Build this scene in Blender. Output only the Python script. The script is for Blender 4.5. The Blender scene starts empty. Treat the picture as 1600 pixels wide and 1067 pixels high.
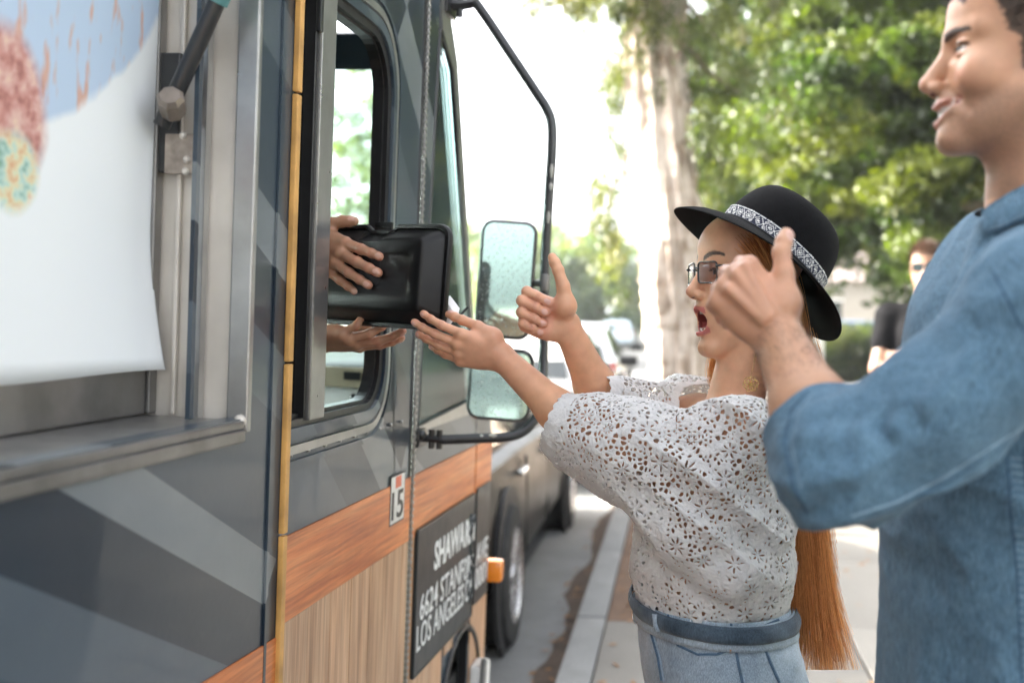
import bpy, bmesh, math, random
import numpy as np
from math import radians, pi, sin, cos, atan, degrees
from mathutils import Vector, Matrix
from mathutils.bvhtree import BVHTree
from mathutils.geometry import tessellate_polygon

random.seed(7)
RNG = np.random.default_rng(11)
SC = bpy.context.scene
COL = SC.collection

# ------------------------------------------------------------------ camera
FPX = 40 / 36 * 1600
CAMZ = 1.42
YAW = atan(290 / FPX)
PIT = atan((533.5 - 497) / FPX)
cam_d = bpy.data.cameras.new("camera")
cam_d.lens = 40
cam_d.sensor_width = 36
cam_d.clip_start = 0.05
cam_d.clip_end = 3000
cam_d.dof.use_dof = True
cam_d.dof.focus_distance = 2.02
cam_d.dof.aperture_fstop = 2.6
cam = bpy.data.objects.new("camera", cam_d)
cam.location = (0, 0, CAMZ)
cam.rotation_euler = (pi / 2 - PIT, 0, YAW)
COL.objects.link(cam)
SC.camera = cam

# ------------------------------------------------------------------ sky, sun, exposure
SUN_EL, SUN_AZ = 26.0, 7.0
world = bpy.data.worlds.new("World")
SC.world = world
world.use_nodes = True
wn = world.node_tree.nodes
bg = wn["Background"]
sky = wn.new("ShaderNodeTexSky")
sky.sky_type = 'NISHITA'
sky.sun_disc = False
sky.sun_elevation = radians(SUN_EL)
sky.sun_rotation = radians(270 + SUN_AZ)
sky.air_density = 0.45
sky.dust_density = 5.0
sky.ozone_density = 0.4
_hs = wn.new("ShaderNodeHueSaturation")          # thin high haze: a paler sky
_hs.inputs['Saturation'].default_value = 0.22
world.node_tree.links.new(sky.outputs[0], _hs.inputs['Color'])
world.node_tree.links.new(_hs.outputs[0], bg.inputs[0])
bg.inputs[1].default_value = 0.15
sun_d = bpy.data.lights.new("sun", 'SUN')
sun_d.energy = 2.2
sun_d.angle = radians(0.6)
sun_d.color = (1.0, 0.88, 0.70)
sun = bpy.data.objects.new("sun", sun_d)
_s = Vector((-cos(radians(SUN_AZ)) * cos(radians(SUN_EL)), sin(radians(SUN_AZ)) * cos(radians(SUN_EL)), sin(radians(SUN_EL))))
sun.rotation_euler = _s.to_track_quat('Z', 'Y').to_euler()
COL.objects.link(sun)
vs = SC.view_settings
vs.view_transform = 'Standard'
vs.look = 'None'
vs.exposure = 3.45
vs.gamma = 1.0
vs.use_curve_mapping = False
SC.cycles.max_bounces = 8
SC.cycles.transparent_max_bounces = 16
SC.cycles.use_denoising = True

# ------------------------------------------------------------------ frames
def rotm(a, ax):
    return np.array(Matrix.Rotation(a, 3, ax.upper()))
RC = rotm(YAW, 'z') @ rotm(pi / 2 - PIT, 'x')
CAM = np.array([0, 0, CAMZ])
CR, CU, CB = RC[:, 0], RC[:, 1], RC[:, 2]      # right, up, back of the photographer
def pt(px, py, d):
    """the real point d metres out that the photograph shows at (px, py)"""
    return CAM + RC @ np.array([(px - 800) / FPX * d, -(py - 533.5) / FPX * d, -d])
def ray(px, py):
    return RC @ np.array([(px - 800) / FPX, -(py - 533.5) / FPX, -1.0])
TYAW = -(atan(360 / FPX) - atan(290 / FPX))
TL = 0.79
RT = rotm(TYAW, 'z') @ rotm(radians(2.2), 'y')
TO = CAM + rotm(TYAW, 'z') @ np.array([-TL, 0, 0]) - RT @ np.array([0, 0, 1.54])
MT = Matrix.Translation(Vector(TO)) @ Matrix(RT.tolist()).to_4x4()
def tk(px, py, xo=0.0):
    """truck coordinates (along, up) of a spot on the truck side seen at (px, py)"""
    c = RT.T @ (CAM - TO); dl = RT.T @ ray(px, py)
    p = c + (xo - c[0]) / dl[0] * dl
    return float(p[1]), float(p[2])
def tky(px, py, yo):
    c = RT.T @ (CAM - TO); dl = RT.T @ ray(px, py)
    p = c + (yo - c[1]) / dl[1] * dl
    return Vector((float(p[0]), float(p[1]), float(p[2])))
def tloc(p):
    return RT.T @ (np.asarray(p) - TO)
def nrm(v):
    v = np.asarray(v, float); return v / np.linalg.norm(v)

# ------------------------------------------------------------------ object helpers
def thing(name, label, cat, M=None, group=None, kind=None):
    o = bpy.data.objects.new(name, None)
    COL.objects.link(o)
    o.empty_display_size = 0.1
    if M is None: M = Matrix.Identity(4)
    if not isinstance(M, Matrix): M = Matrix.Translation(Vector(M))
    o.matrix_basis = M
    tag(o, label, cat, group, kind)
    return o
def tag(o, label=None, cat=None, group=None, kind=None):
    if label: o['label'] = label
    if cat: o['category'] = cat
    if group: o['group'] = group
    if kind: o['kind'] = kind
    return o
def link(name, me, mat=None, parent=None, world_space=False, smooth=False):
    o = bpy.data.objects.new(name, me)
    COL.objects.link(o)
    if mat is not None and len(me.materials) == 0:
        me.materials.append(mat)
    if parent is not None:
        o.parent = parent
        if world_space:
            M = parent.matrix_basis.copy(); q = parent.parent
            o.matrix_parent_inverse = M.inverted()
    if smooth:
        me.polygons.foreach_set('use_smooth', np.ones(len(me.polygons), bool))
    return o
def obj(name, bm, mat=None, parent=None, world_space=False, smooth=False, auto=None):
    me = bpy.data.meshes.new(name)
    bm.normal_update()
    bm.to_mesh(me); bm.free()
    o = link(name, me, mat, parent, world_space, smooth)
    if auto: autosmooth(me, auto)
    return o
def autosmooth(me, ang=35):
    me.polygons.foreach_set('use_smooth', np.ones(len(me.polygons), bool))
    try: me.set_sharp_from_angle(angle=radians(ang))
    except Exception: pass
def np_mesh(name, V, F):
    """fast mesh from arrays: F (n,3) or (n,4)"""
    me = bpy.data.meshes.new(name)
    V = np.asarray(V, np.float32); F = np.asarray(F, np.int32)
    n, k = F.shape
    me.vertices.add(len(V)); me.vertices.foreach_set('co', V.ravel())
    me.loops.add(n * k); me.loops.foreach_set('vertex_index', F.ravel())
    me.polygons.add(n)
    me.polygons.foreach_set('loop_start', np.arange(0, n * k, k, dtype=np.int32))
    me.polygons.foreach_set('loop_total', np.full(n, k, np.int32))
    me.update(calc_edges=True)
    return me
def set_col(me, C, name='Col'):
    a = me.color_attributes.new(name, 'FLOAT_COLOR', 'POINT')
    C = np.asarray(C, np.float32)
    if C.shape[1] == 3: C = np.c_[C, np.ones(len(C), np.float32)]
    a.data.foreach_set('color', C.ravel())

def bm_box(bm, lo, hi, bev=0.0, M=None):
    r = bmesh.ops.create_cube(bm, size=1)
    vs_ = r['verts']
    for v in vs_:
        v.co = Vector([lo[i] + (v.co[i] + .5) * (hi[i] - lo[i]) for i in range(3)])
    if bev > 0:
        es = list({e for v in vs_ for e in v.link_edges})
        g = bmesh.ops.bevel(bm, geom=vs_ + es, offset=bev, segments=2, affect='EDGES', profile=.6)
        vs_ = list({v for f in g['faces'] for v in f.verts} | {v for v in vs_ if v.is_valid})
    if M is not None:
        for v in vs_: v.co = M @ v.co
    return vs_
def box(name, lo, hi, mat, parent=None, bev=0.0, M=None, world_space=False):
    bm = bmesh.new(); bm_box(bm, lo, hi, bev, M)
    return obj(name, bm, mat, parent, world_space)
def bm_tube(bm, pts, rad, n=10, closed=False, cap=True):
    P = [Vector(p) for p in pts]
    rr = rad if hasattr(rad, '__len__') else [rad] * len(P)
    m = len(P); rings = []
    up = None
    for i in range(m):
        if closed: t = (P[(i + 1) % m] - P[i - 1])
        else: t = P[min(i + 1, m - 1)] - P[max(i - 1, 0)]
        t.normalize()
        if up is None:
            up = t.orthogonal().normalized()
        up = (up - t * up.dot(t)).normalized()
        s = t.cross(up)
        rings.append([bm.verts.new(P[i] + (up * cos(2 * pi * j / n) + s * sin(2 * pi * j / n)) * rr[i]) for j in range(n)])
    for i in range(m if closed else m - 1):
        a, b = rings[i], rings[(i + 1) % m]
        for j in range(n):
            bm.faces.new((a[j], a[(j + 1) % n], b[(j + 1) % n], b[j]))
    if cap and not closed:
        bm.faces.new(rings[0][::-1]); bm.faces.new(rings[-1])
    return rings
def tube(name, pts, rad, mat, parent=None, n=10, closed=False, world_space=False):
    bm = bmesh.new(); bm_tube(bm, pts, rad, n, closed)
    return obj(name, bm, mat, parent, world_space, auto=50)
def smooth_path(P, sub=6):
    P = [Vector(p) for p in P]; out = []
    for i in range(len(P) - 1):
        p0, p1, p2, p3 = P[max(i - 1, 0)], P[i], P[i + 1], P[min(i + 2, len(P) - 1)]
        for k in range(sub):
            t = k / sub
            out.append(.5 * ((2 * p1) + (p2 - p0) * t + (2 * p0 - 5 * p1 + 4 * p2 - p3) * t * t + (3 * p1 - p0 - 3 * p2 + p3) * t ** 3))
    out.append(P[-1]); return out
def rrect(a0, a1, b0, b1, r, seg=6):
    """rounded rectangle outline, counter-clockwise; r one value or four (bl, br, tr, tl)"""
    if not hasattr(r, '__len__'): r = [r] * 4
    out = []
    for (cx, cy, ang, q) in ((a0 + r[0], b0 + r[0], 180, r[0]), (a1 - r[1], b0 + r[1], 270, r[1]), (a1 - r[2], b1 - r[2], 0, r[2]), (a0 + r[3], b1 - r[3], 90, r[3])):
        n = seg if q > 1e-4 else 0
        for k in range(n + 1):
            t = radians(ang + 90 * k / max(n, 1)); out.append((cx + q * cos(t), cy + q * sin(t)))
    return out
def bm_plate(bm, outer, holes, x0, x1, ax=0):
    """flat plate between x0 and x1 with holes; outline in the other two axes"""
    def P(x, a, b):
        v = [a, b]; v.insert(ax, x); return Vector(v)
    loops = [outer] + holes
    flat = [p for l in loops for p in l]
    A = [bm.verts.new(P(x0, *p)) for p in flat]; B = [bm.verts.new(P(x1, *p)) for p in flat]
    if not holes:
        tris = tessellate_polygon([[Vector((a, b, 0)) for a, b in outer]])
        for t in tris:
            for L_ in (A, B):
                try: bm.faces.new([L_[i] for i in t])
                except ValueError: pass
    else:
        # zip the outline and the hole together by angle round the hole's middle
        hl = holes[0]; cx = sum(q[0] for q in hl) / len(hl); cy = sum(q[1] for q in hl) / len(hl)
        no, nh = len(outer), len(hl)
        ang_ = lambda q: math.atan2(q[1] - cy, q[0] - cx)
        io = sorted(range(no), key=lambda i: ang_(outer[i])); ih = sorted(range(nh), key=lambda i: ang_(hl[i]))
        ao = [ang_(outer[i]) for i in io] + [ang_(outer[io[0]]) + 2 * pi]; ah = [ang_(hl[i]) for i in ih] + [ang_(hl[ih[0]]) + 2 * pi]
        for L_ in (A, B):
            i = j = 0
            while i < no or j < nh:
                if j >= nh or (i < no and ao[i + 1] < ah[j + 1]):
                    t = (L_[io[i % no]], L_[io[(i + 1) % no]], L_[no + ih[j % nh]]); i += 1
                else:
                    t = (L_[io[i % no]], L_[no + ih[j % nh]], L_[no + ih[(j + 1) % nh]]); j += 1
                bm.faces.new(t)
    o = 0
    for l in loops:
        n = len(l)
        for i in range(n):
            j = (i + 1) % n
            bm.faces.new((A[o + i], A[o + j], B[o + j], B[o + i]))
        o += n
    if holes: bmesh.ops.remove_doubles(bm, verts=bm.verts[:], dist=1e-5)
    bmesh.ops.recalc_face_normals(bm, faces=bm.faces[:])
def plate(name, outer, holes, x0, x1, mat, parent=None, ax=0, bev=0):
    bm = bmesh.new(); bm_plate(bm, outer, holes, x0, x1, ax)
    o = obj(name, bm, mat, parent)
    return o
def lathe(bm, prof, n=24, M=None):
    rings = []
    for r, z in prof:
        rings.append([bm.verts.new((M @ Vector((r * cos(2 * pi * j / n), r * sin(2 * pi * j / n), z))) if M else Vector((r * cos(2 * pi * j / n), r * sin(2 * pi * j / n), z))) for j in range(n)])
    for a, b in zip(rings, rings[1:]):
        for j in range(n):
            bm.faces.new((a[j], a[(j + 1) % n], b[(j + 1) % n], b[j]))
    bm.faces.new(rings[0][::-1]); bm.faces.new(rings[-1])

# ------------------------------------------------------------------ materials
def mat_new(name):
    m = bpy.data.materials.new(name); m.use_nodes = True
    return m, m.node_tree.nodes, m.node_tree.links, m.node_tree.nodes['Principled BSDF']
def coord(N, Lk, kind='Object', scale=(1, 1, 1), rot=(0, 0, 0)):
    c = N.new('ShaderNodeTexCoord'); mp = N.new('ShaderNodeMapping')
    mp.inputs['Scale'].default_value = scale; mp.inputs['Rotation'].default_value = rot
    Lk.new(c.outputs[kind], mp.inputs[0]); return mp.outputs[0]
def ramp(N, Lk, src, stops, interp='LINEAR'):
    r = N.new('ShaderNodeValToRGB'); r.color_ramp.interpolation = interp
    e = r.color_ramp.elements
    while len(e) > 1: e.remove(e[-1])
    e[0].position = stops[0][0]; e[0].color = (*stops[0][1], 1)
    for p, c in stops[1:]:
        x = e.new(p); x.color = (*c, 1)
    Lk.new(src, r.inputs[0]); return r.outputs[0]
def noise(N, Lk, vec, scale, detail=4, rough=.55):
    t = N.new('ShaderNodeTexNoise'); t.inputs['Scale'].default_value = scale
    t.inputs['Detail'].default_value = detail; t.inputs['Roughness'].default_value = rough
    Lk.new(vec, t.inputs['Vector']); return t.outputs['Fac']
def bump(N, Lk, B, h, strength=.3, dist=.002):
    b = N.new('ShaderNodeBump'); b.inputs['Strength'].default_value = strength; b.inputs['Distance'].default_value = dist
    Lk.new(h, b.inputs['Height']); Lk.new(b.outputs[0], B.inputs['Normal']); return b
def mixc(N, Lk, f, a, b, mode='MIX'):
    m = N.new('ShaderNodeMix'); m.data_type = 'RGBA'; m.blend_type = mode
    for s, v in ((m.inputs[0], f), (m.inputs[6], a), (m.inputs[7], b)):
        if isinstance(v, (int, float)): s.default_value = v
        elif isinstance(v, tuple): s.default_value = (*v, 1) if len(v) == 3 else v
        else: Lk.new(v, s)
    return m.outputs[2]
def plain(name, c, rough=.5, metal=0., var=.15, scale=8., bmp=0., bscale=60., coat=0., spec=None):
    """base colour with uneven tone and fine relief"""
    m, N, Lk, B = mat_new(name)
    v = coord(N, Lk)
    n = noise(N, Lk, v, scale)
    lo = tuple(max(0, x * (1 - var)) for x in c); hi = tuple(min(1, x * (1 + var)) for x in c)
    Lk.new(ramp(N, Lk, n, [(.3, lo), (.7, hi)]), B.inputs['Base Color'])
    rr = N.new('ShaderNodeMapRange'); rr.inputs[3].default_value = max(.02, rough - .08); rr.inputs[4].default_value = min(1, rough + .1)
    Lk.new(noise(N, Lk, v, scale * 3), rr.inputs[0]); Lk.new(rr.outputs[0], B.inputs['Roughness'])
    B.inputs['Metallic'].default_value = metal
    if coat: B.inputs['Coat Weight'].default_value = coat; B.inputs['Coat Roughness'].default_value = .05
    if spec is not None: B.inputs['Specular IOR Level'].default_value = spec
    if bmp: bump(N, Lk, B, noise(N, Lk, v, bscale, 6), bmp, .003)
    return m
def glass(name, tint, rough=.02, dust=.12, ior=1.55):
    """thin pane: tinted see-through plus mirror-like reflection and dust"""
    m, N, Lk, B = mat_new(name)
    N.remove(B); out = N['Material Output']
    tr = N.new('ShaderNodeBsdfTransparent'); tr.inputs[0].default_value = (*tint, 1)
    gl = N.new('ShaderNodeBsdfGlossy'); gl.inputs['Roughness'].default_value = rough
    fr = N.new('ShaderNodeFresnel'); fr.inputs[0].default_value = ior
    mx = N.new('ShaderNodeMixShader'); Lk.new(fr.outputs[0], mx.inputs[0]); Lk.new(tr.outputs[0], mx.inputs[1]); Lk.new(gl.outputs[0], mx.inputs[2])
    df = N.new('ShaderNodeBsdfDiffuse'); df.inputs[0].default_value = (.55, .62, .6, 1)
    v = coord(N, Lk)
    d1 = noise(N, Lk, v, 160, 3); d2 = noise(N, Lk, v, 3, 3)
    mm = N.new('ShaderNodeMath'); mm.operation = 'MULTIPLY'; Lk.new(ramp(N, Lk, d1, [(.55, (.25,) * 3), (.72, (1,) * 3)]), mm.inputs[0]); Lk.new(d2, mm.inputs[1])
    m2 = N.new('ShaderNodeMath'); m2.operation = 'MULTIPLY'; Lk.new(mm.outputs[0], m2.inputs[0]); m2.inputs[1].default_value = dust * 2
    mx2 = N.new('ShaderNodeMixShader'); Lk.new(m2.outputs[0], mx2.inputs[0]); Lk.new(mx.outputs[0], mx2.inputs[1]); Lk.new(df.outputs[0], mx2.inputs[2])
    Lk.new(mx2.outputs[0], out.inputs[0])
    return m
def vcol(name, rough=.5, sss=0., bmp=0., bscale=300., spec=.5, coat=0., var=.1, vscale=40):
    m, N, Lk, B = mat_new(name)
    a = N.new('ShaderNodeAttribute'); a.attribute_name = 'Col'
    v = coord(N, Lk)
    n = noise(N, Lk, v, vscale, 5)
    c = mixc(N, Lk, 1.0, a.outputs[0], ramp(N, Lk, n, [(.3, (1 - var,) * 3), (.7, (1 + var, 1 + var * .9, 1 + var * .85))]), 'MULTIPLY')
    Lk.new(c, B.inputs['Base Color'])
    B.inputs['Roughness'].default_value = rough; B.inputs['Specular IOR Level'].default_value = spec
    if sss:
        B.inputs['Subsurface Weight'].default_value = sss; B.inputs['Subsurface Radius'].default_value = (1, .35, .2); B.inputs['Subsurface Scale'].default_value = .006
    if bmp: bump(N, Lk, B, noise(N, Lk, v, bscale, 4), bmp, .001)
    if coat: B.inputs['Coat Weight'].default_value = coat
    return m
# ================================================================== GROUND, ROAD, PAVEMENT
MS = Matrix.Rotation(radians(0.95), 4, 'Z')          # the street's own direction
def smat(loc, rz=0): return MS @ Matrix.Translation(Vector(loc)) @ Matrix.Rotation(rz, 4, 'Z')
ROADZ = -0.12

def ground_mat(name, c, var=.18, s1=.6, s2=40, rough=.85, stain=None, bmp=.4):
    m, N, Lk, B = mat_new(name)
    v = coord(N, Lk)
    a = ramp(N, Lk, noise(N, Lk, v, s1, 6, .6), [(.3, tuple(x * (1 - var) for x in c)), (.7, tuple(x * (1 + var) for x in c))])
    f = ramp(N, Lk, noise(N, Lk, v, s2 * 4, 3), [(.35, (.72,) * 3), (.65, (1.12,) * 3)])
    col = mixc(N, Lk, 1.0, a, f, 'MULTIPLY')
    if stain:
        col = mixc(N, Lk, ramp(N, Lk, noise(N, Lk, v, 2.3, 5), [(.55, (0,) * 3), (.72, (.6,) * 3)]), col, stain)
    Lk.new(col, B.inputs['Base Color']); B.inputs['Roughness'].default_value = rough
    bump(N, Lk, B, noise(N, Lk, v, s2 * 5, 5), bmp, .004)
    return m
M_ASPH = ground_mat('asphalt', (.06, .063, .066), .2, .8, 50, .9)
M_CONC = ground_mat('paving_concrete', (.155, .147, .132), .14, 1.3, 30, .88, (.13, .122, .108))
M_CURB = ground_mat('kerb_concrete', (.20, .203, .20), .18, 2.0, 30, .88, (.12, .12, .115))
M_GUT = ground_mat('gutter_concrete', (.20, .205, .205), .2, 1.5, 30, .9, (.12, .115, .105))
M_SOIL = ground_mat('bare_soil', (.13, .08, .052), .3, 6, 25, .95, (.08, .05, .035), .9)
M_LITTER = ground_mat('gutter_litter', (.075, .052, .038), .4, 9, 25, .95, (.03, .022, .017), 1.0)
M_EARTH = ground_mat('dry_ground', (.23, .21, .16), .25, .3, 10, .95)

def sheet(name, pts, z, mat, kind='structure', parent=None):
    bm = bmesh.new()
    bm.faces.new([bm.verts.new(MS @ Vector((x, y, z))) for x, y in pts])
    o = obj(name, bm, mat, parent)
    if kind: o['kind'] = kind
    return o
sheet('ground', [(-900, -300), (900, -300), (900, 1600), (-900, 1600)], -0.17, M_EARTH)
sheet('road', [(-10.4, -60), (-.475, -60), (-.475, 34), (60, 34), (60, 43), (-.475, 43), (-.475, 700), (-10.4, 700)], ROADZ, M_ASPH)
sheet('gutter', [(-.93, -12), (-.475, -12), (-.475, 33.5), (-.93, 33.5)], ROADZ + .004, M_GUT)
# ragged strip of wet leaf dirt beside the kerb
bm = bmesh.new()
L_, R_ = [], []
for i in range(140):
    y = -2 + i * .15
    w = .085 + .025 * sin(i * .37 + 2 * sin(i * .11)) + random.uniform(-.02, .02) - (.03 if y > 9 else 0)
    L_.append(bm.verts.new(MS @ Vector((-.50 - w, y, ROADZ + .007)))); R_.append(bm.verts.new(MS @ Vector((-.478 + random.uniform(-.015, 0), y, ROADZ + .012))))
for i in range(139): bm.faces.new((L_[i], R_[i], R_[i + 1], L_[i + 1]))
o = obj('gutter_dirt', bm, M_LITTER); tag(o, kind='structure')
M_MARK = ground_mat('road_paint', (.62, .62, .58), .12, 4, 40, .7)
M_YEL = ground_mat('yellow_kerb_paint', (.62, .45, .10), .12, 4, 40, .7)
bm = bmesh.new()
for k in range(9):
    x0 = -9.6 + k * 1.02
    for f in [[(x0, 29.2), (x0 + .55, 29.2), (x0 + .55, 32.2), (x0, 32.2)]]:
        bm.faces.new([bm.verts.new(MS @ Vector((a, b, ROADZ + .005))) for a, b in f])
o = obj('crosswalk_marking', bm, M_MARK); tag(o, kind='structure')
bm = bmesh.new()
for k in range(30):
    y0 = -8 + k * 7.5
    bm.faces.new([bm.verts.new(MS @ Vector((a, b, ROADZ + .005))) for a, b in [(-5.4, y0), (-5.28, y0), (-5.28, y0 + 3), (-5.4, y0 + 3)]])
o = obj('lane_marking', bm, M_MARK); tag(o, kind='structure')

kerb = thing('kerb', None, None, MS, kind='structure')
def shared(name, me, mat, parent, loc, rz=0, scale=None):
    o = link(name, me, mat, parent)
    o.location = loc; o.rotation_euler = (random.uniform(-.002, .002), random.uniform(-.002, .002), rz)
    if scale: o.scale = scale
    return o
def block_mesh(name, sx, sy, sz, bev, mat):
    bm = bmesh.new(); bm_box(bm, (0, 0, -sz), (sx, sy, 0), bev)
    me = bpy.data.meshes.new(name); bm.to_mesh(me); bm.free(); me.materials.append(mat); autosmooth(me, 30); return me
kme = block_mesh('kerb_stone', .14, 1.49, .16, .014, M_CURB)
for k in range(24):
    shared('kerb_stone', kme, M_CURB, kerb, (-.475, -3.6 + k * 1.5, .002 + random.uniform(-.002, .002)))
pav = thing('pavement', None, None, MS, kind='structure')
bm = bmesh.new()
bm.faces.new([bm.verts.new((x, y, -.035)) for x, y in [(-.34, -12), (5.2, -12), (5.2, 33), (-.34, 33)]])
obj('pavement_bed', bm, M_SOIL, pav)
sm1 = block_mesh('paving_slab', 1.085, 1.49, .05, .008, M_CONC)
sm2 = block_mesh('paving_slab', 1.49, 1.49, .05, .008, M_CONC)
for k in range(22):
    y = -3.65 + k * 1.5
    if not (5.4 < y + .75 < 9.0):
        shared('paving_slab', sm1, M_CONC, pav, (-.33, y, random.uniform(-.003, .002)))
    for j in range(3):
        shared('paving_slab', sm2, M_CONC, pav, (.765 + j * 1.5, y, random.uniform(-.003, .003)))
sheet('tree_well_soil', [(-.33, 5.36), (.755, 5.36), (.755, 9.8), (-.33, 9.8)], -.012, M_SOIL)
sheet('lawn', [(5.2, -12), (40, -12), (40, 33), (5.2, 33)], -.01, ground_mat('lawn_grass', (.07, .10, .035), .35, 2, 40, .95))
sheet('far_pavement', [(-16, -60), (-10.4, -60), (-10.4, 300), (-16, 300)], 0, M_CONC)
box('far_kerb', (-10.55, -60, -.17), (-10.38, 300, .003), M_CURB, None, .015, M=MS)['kind'] = 'structure'
box('yellow_kerb', (-10.36, 45, -.17), (-6.6, 46.2, .02), M_YEL, None, .02, M=MS)['kind'] = 'structure'
# loose leaf litter in the soil and gutter
def scatter_leaves(name, areas, n, mat):
    V, F = [], []
    for i in range(n):
        x0, x1, y0, y1, z = areas[i % len(areas)]
        c = Vector((random.uniform(x0, x1), random.uniform(y0, y1), z)); a = random.uniform(0, 6.3); s = random.uniform(.012, .03)
        d = Vector((cos(a), sin(a), random.uniform(-.1, .3))) * s; e = Vector((-sin(a), cos(a), random.uniform(0, .5))) * s * .4
        b = len(V); V += [MS @ (c - d), MS @ (c + e), MS @ (c + d), MS @ (c - e)]; F.append((b, b + 1, b + 2, b + 3))
    o = link(name, np_mesh(name, V, F), mat); tag(o, kind='stuff', label='dry brown fallen leaves lying in the gutter and bare soil', cat='leaf litter'); return o
scatter_leaves('fallen_leaves', [(-.63, -.48, 3, 20, ROADZ + .02), (-.33, .75, 5.4, 9.8, 0), (-.33, 1.5, 3.5, 10, .006)], 900, plain('dry_leaf', (.19, .10, .045), .8, 0, .5, 30))

# ================================================================== TREES
def leaf_mat(name, trans=.40):
    m, N, Lk, B = mat_new(name)
    out = N['Material Output']
    a = N.new('ShaderNodeAttribute'); a.attribute_name = 'Col'
    Lk.new(a.outputs[0], B.inputs['Base Color']); B.inputs['Roughness'].default_value = .42
    t = N.new('ShaderNodeBsdfTranslucent'); 
    c2 = mixc(N, Lk, 1.0, a.outputs[0], (1.55, 1.65, .5), 'MULTIPLY'); Lk.new(c2, t.inputs[0])
    mx = N.new('ShaderNodeMixShader'); mx.inputs[0].default_value = trans
    Lk.new(B.outputs[0], mx.inputs[1]); Lk.new(t.outputs[0], mx.inputs[2]); Lk.new(mx.outputs[0], out.inputs[0])
    return m
M_LEAF = leaf_mat('leaf')
M_BARK = plain('grey_bark', (.16, .125, .095), .9, 0, .35, 6, .8, 20)
def leaves(name, C, Rr, per, size, aspect, cols, mat, parent, droop=.3, rng=RNG, hang=0.):
    """many single leaves spread through clumps: C (m,3) centres, Rr (m,3) radii"""
    m = len(C); n = m * per
    idx = np.repeat(np.arange(m), per)
    u = rng.normal(size=(n, 3)); u /= np.linalg.norm(u, axis=1)[:, None]
    rad = rng.random((n, 1)) ** .45
    p = C[idx] + u * rad * Rr[idx]
    d = rng.normal(size=(n, 3)) * (1 - hang); d[:, 2] -= droop + hang * 1.5; d += u * .6 * (1 - hang)
    d /= np.linalg.norm(d, axis=1)[:, None]
    w = np.cross(d, rng.normal(size=(n, 3))); w /= np.linalg.norm(w, axis=1)[:, None]
    nn = np.cross(d, w)
    s = size * rng.uniform(.6, 1.25, (n, 1))
    V = np.stack([p - d * s * .5, p + w * s * aspect * .5 + nn * s * .08, p + d * s * .5, p - w * s * aspect * .5 + nn * s * .08], 1).reshape(-1, 3)
    F = np.arange(n * 4).reshape(n, 4)
    me = np_mesh(name, V, F)
    cols = np.array(cols)
    ci = rng.integers(0, len(cols), m)[idx]
    c = cols[ci] * rng.uniform(.75, 1.25, (n, 1))
    set_col(me, np.repeat(c, 4, 0))
    o = link(name, me, mat, parent, world_space=True); o['kind'] = 'stuff'
    return o
def limb(bm, a, b, ra, rb, wob=.08, n=8):
    a, b = Vector(a), Vector(b); P = []; R = []
    L_ = (b - a).length
    for i in range(7):
        t = i / 6
        P.append(a.lerp(b, t) + Vector((random.uniform(-1, 1), random.uniform(-1, 1), random.uniform(-.5, .5))) * wob * L_ * .3 * (t * (1 - t) * 3)); R.append(ra + (rb - ra) * t)
    bm_tube(bm, P, R, n)
def crown_clumps(c, r, n, cr, rng, inner=.55, pw=1.):
    u = rng.normal(size=(n, 3)); u /= np.linalg.norm(u, axis=1)[:, None]
    u = np.sign(u) * np.abs(u) ** pw; u /= (np.abs(u) ** 3).sum(1)[:, None] ** (1 / 3)
    rad = inner + (1 - inner) * rng.random((n, 1)) ** .7
    C = np.array(c) + u * rad * np.array(r)
    Rr = np.array([cr, cr, cr * .62]) * rng.uniform(.65, 1.3, (n, 1))
    return C, Rr
def broad_tree(loc, h0, rad, label, group, nclump, per, size, cols, cr=.5, seed=1, inner=.5, pw=1., hang=0):
    rng = np.random.default_rng(seed)
    W = MS @ Vector(loc)
    t = thing('broadleaf_tree', label, 'tree', W, group)
    c = (W[0], W[1], W[2] + h0 + rad[2])
    C, Rr = crown_clumps(c, rad, nclump, cr, rng, inner, pw)
    leaves('crown', C, Rr, per, size, .55, cols, M_LEAF, t, .3, rng, hang)
    bm = bmesh.new()
    limb(bm, (W[0], W[1], W[2] - .1), (W[0] + .1, W[1], W[2] + h0 + rad[2] * .5), .13 + rad[0] * .04, .1 + rad[0] * .02, .2, 10)
    obj('trunk', bm, M_BARK, t, True, auto=60)
    for k in range(9):
        bm = bmesh.new()
        a = random.uniform(0, 6.3); z0 = W[2] + h0 + rad[2] * random.uniform(.1, .5)
        limb(bm, (W[0] + .05, W[1], z0), (W[0] + cos(a) * rad[0] * .7, W[1] + sin(a) * rad[1] * .7, z0 + rad[2] * random.uniform(.1, .9)), .09, .02, .3, 6)
        obj('branch', bm, M_BARK, t, True, auto=60)
    return t
FIC = [(.045, .072, .010), (.068, .095, .012), (.028, .050, .008), (.10, .12, .016), (.02, .038, .007)]
broad_tree((4.2, 15.0, 0), 1.72, (4.1, 3.0, 3.3), 'large dense dark green tree behind the hat and the black-shirted man', None, 430, 420, .125, FIC, .46, 3, .35, .62)
broad_tree((5.0, 22.0, 0), 1.5, (5.2, 3.0, 3.6), 'dark green tree standing right behind the large dense tree', None, 260, 170, .24, FIC, .8, 6, .3, .7)
broad_tree((9.6, 12.5, 0), 1.6, (3.4, 3.2, 3.2), 'dense green tree on the lawn at the far right behind the denim shirt', None, 150, 200, .16, FIC, .7, 4)
broad_tree((9.5, 3.0, 0), 1.8, (3.2, 3.4, 3.0), 'dense green tree on the lawn level with the food truck', None, 120, 170, .18, FIC, .75, 5)
HAZY = [(.10, .15, .085), (.085, .13, .08), (.12, .165, .08), (.14, .17, .07)]
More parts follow.
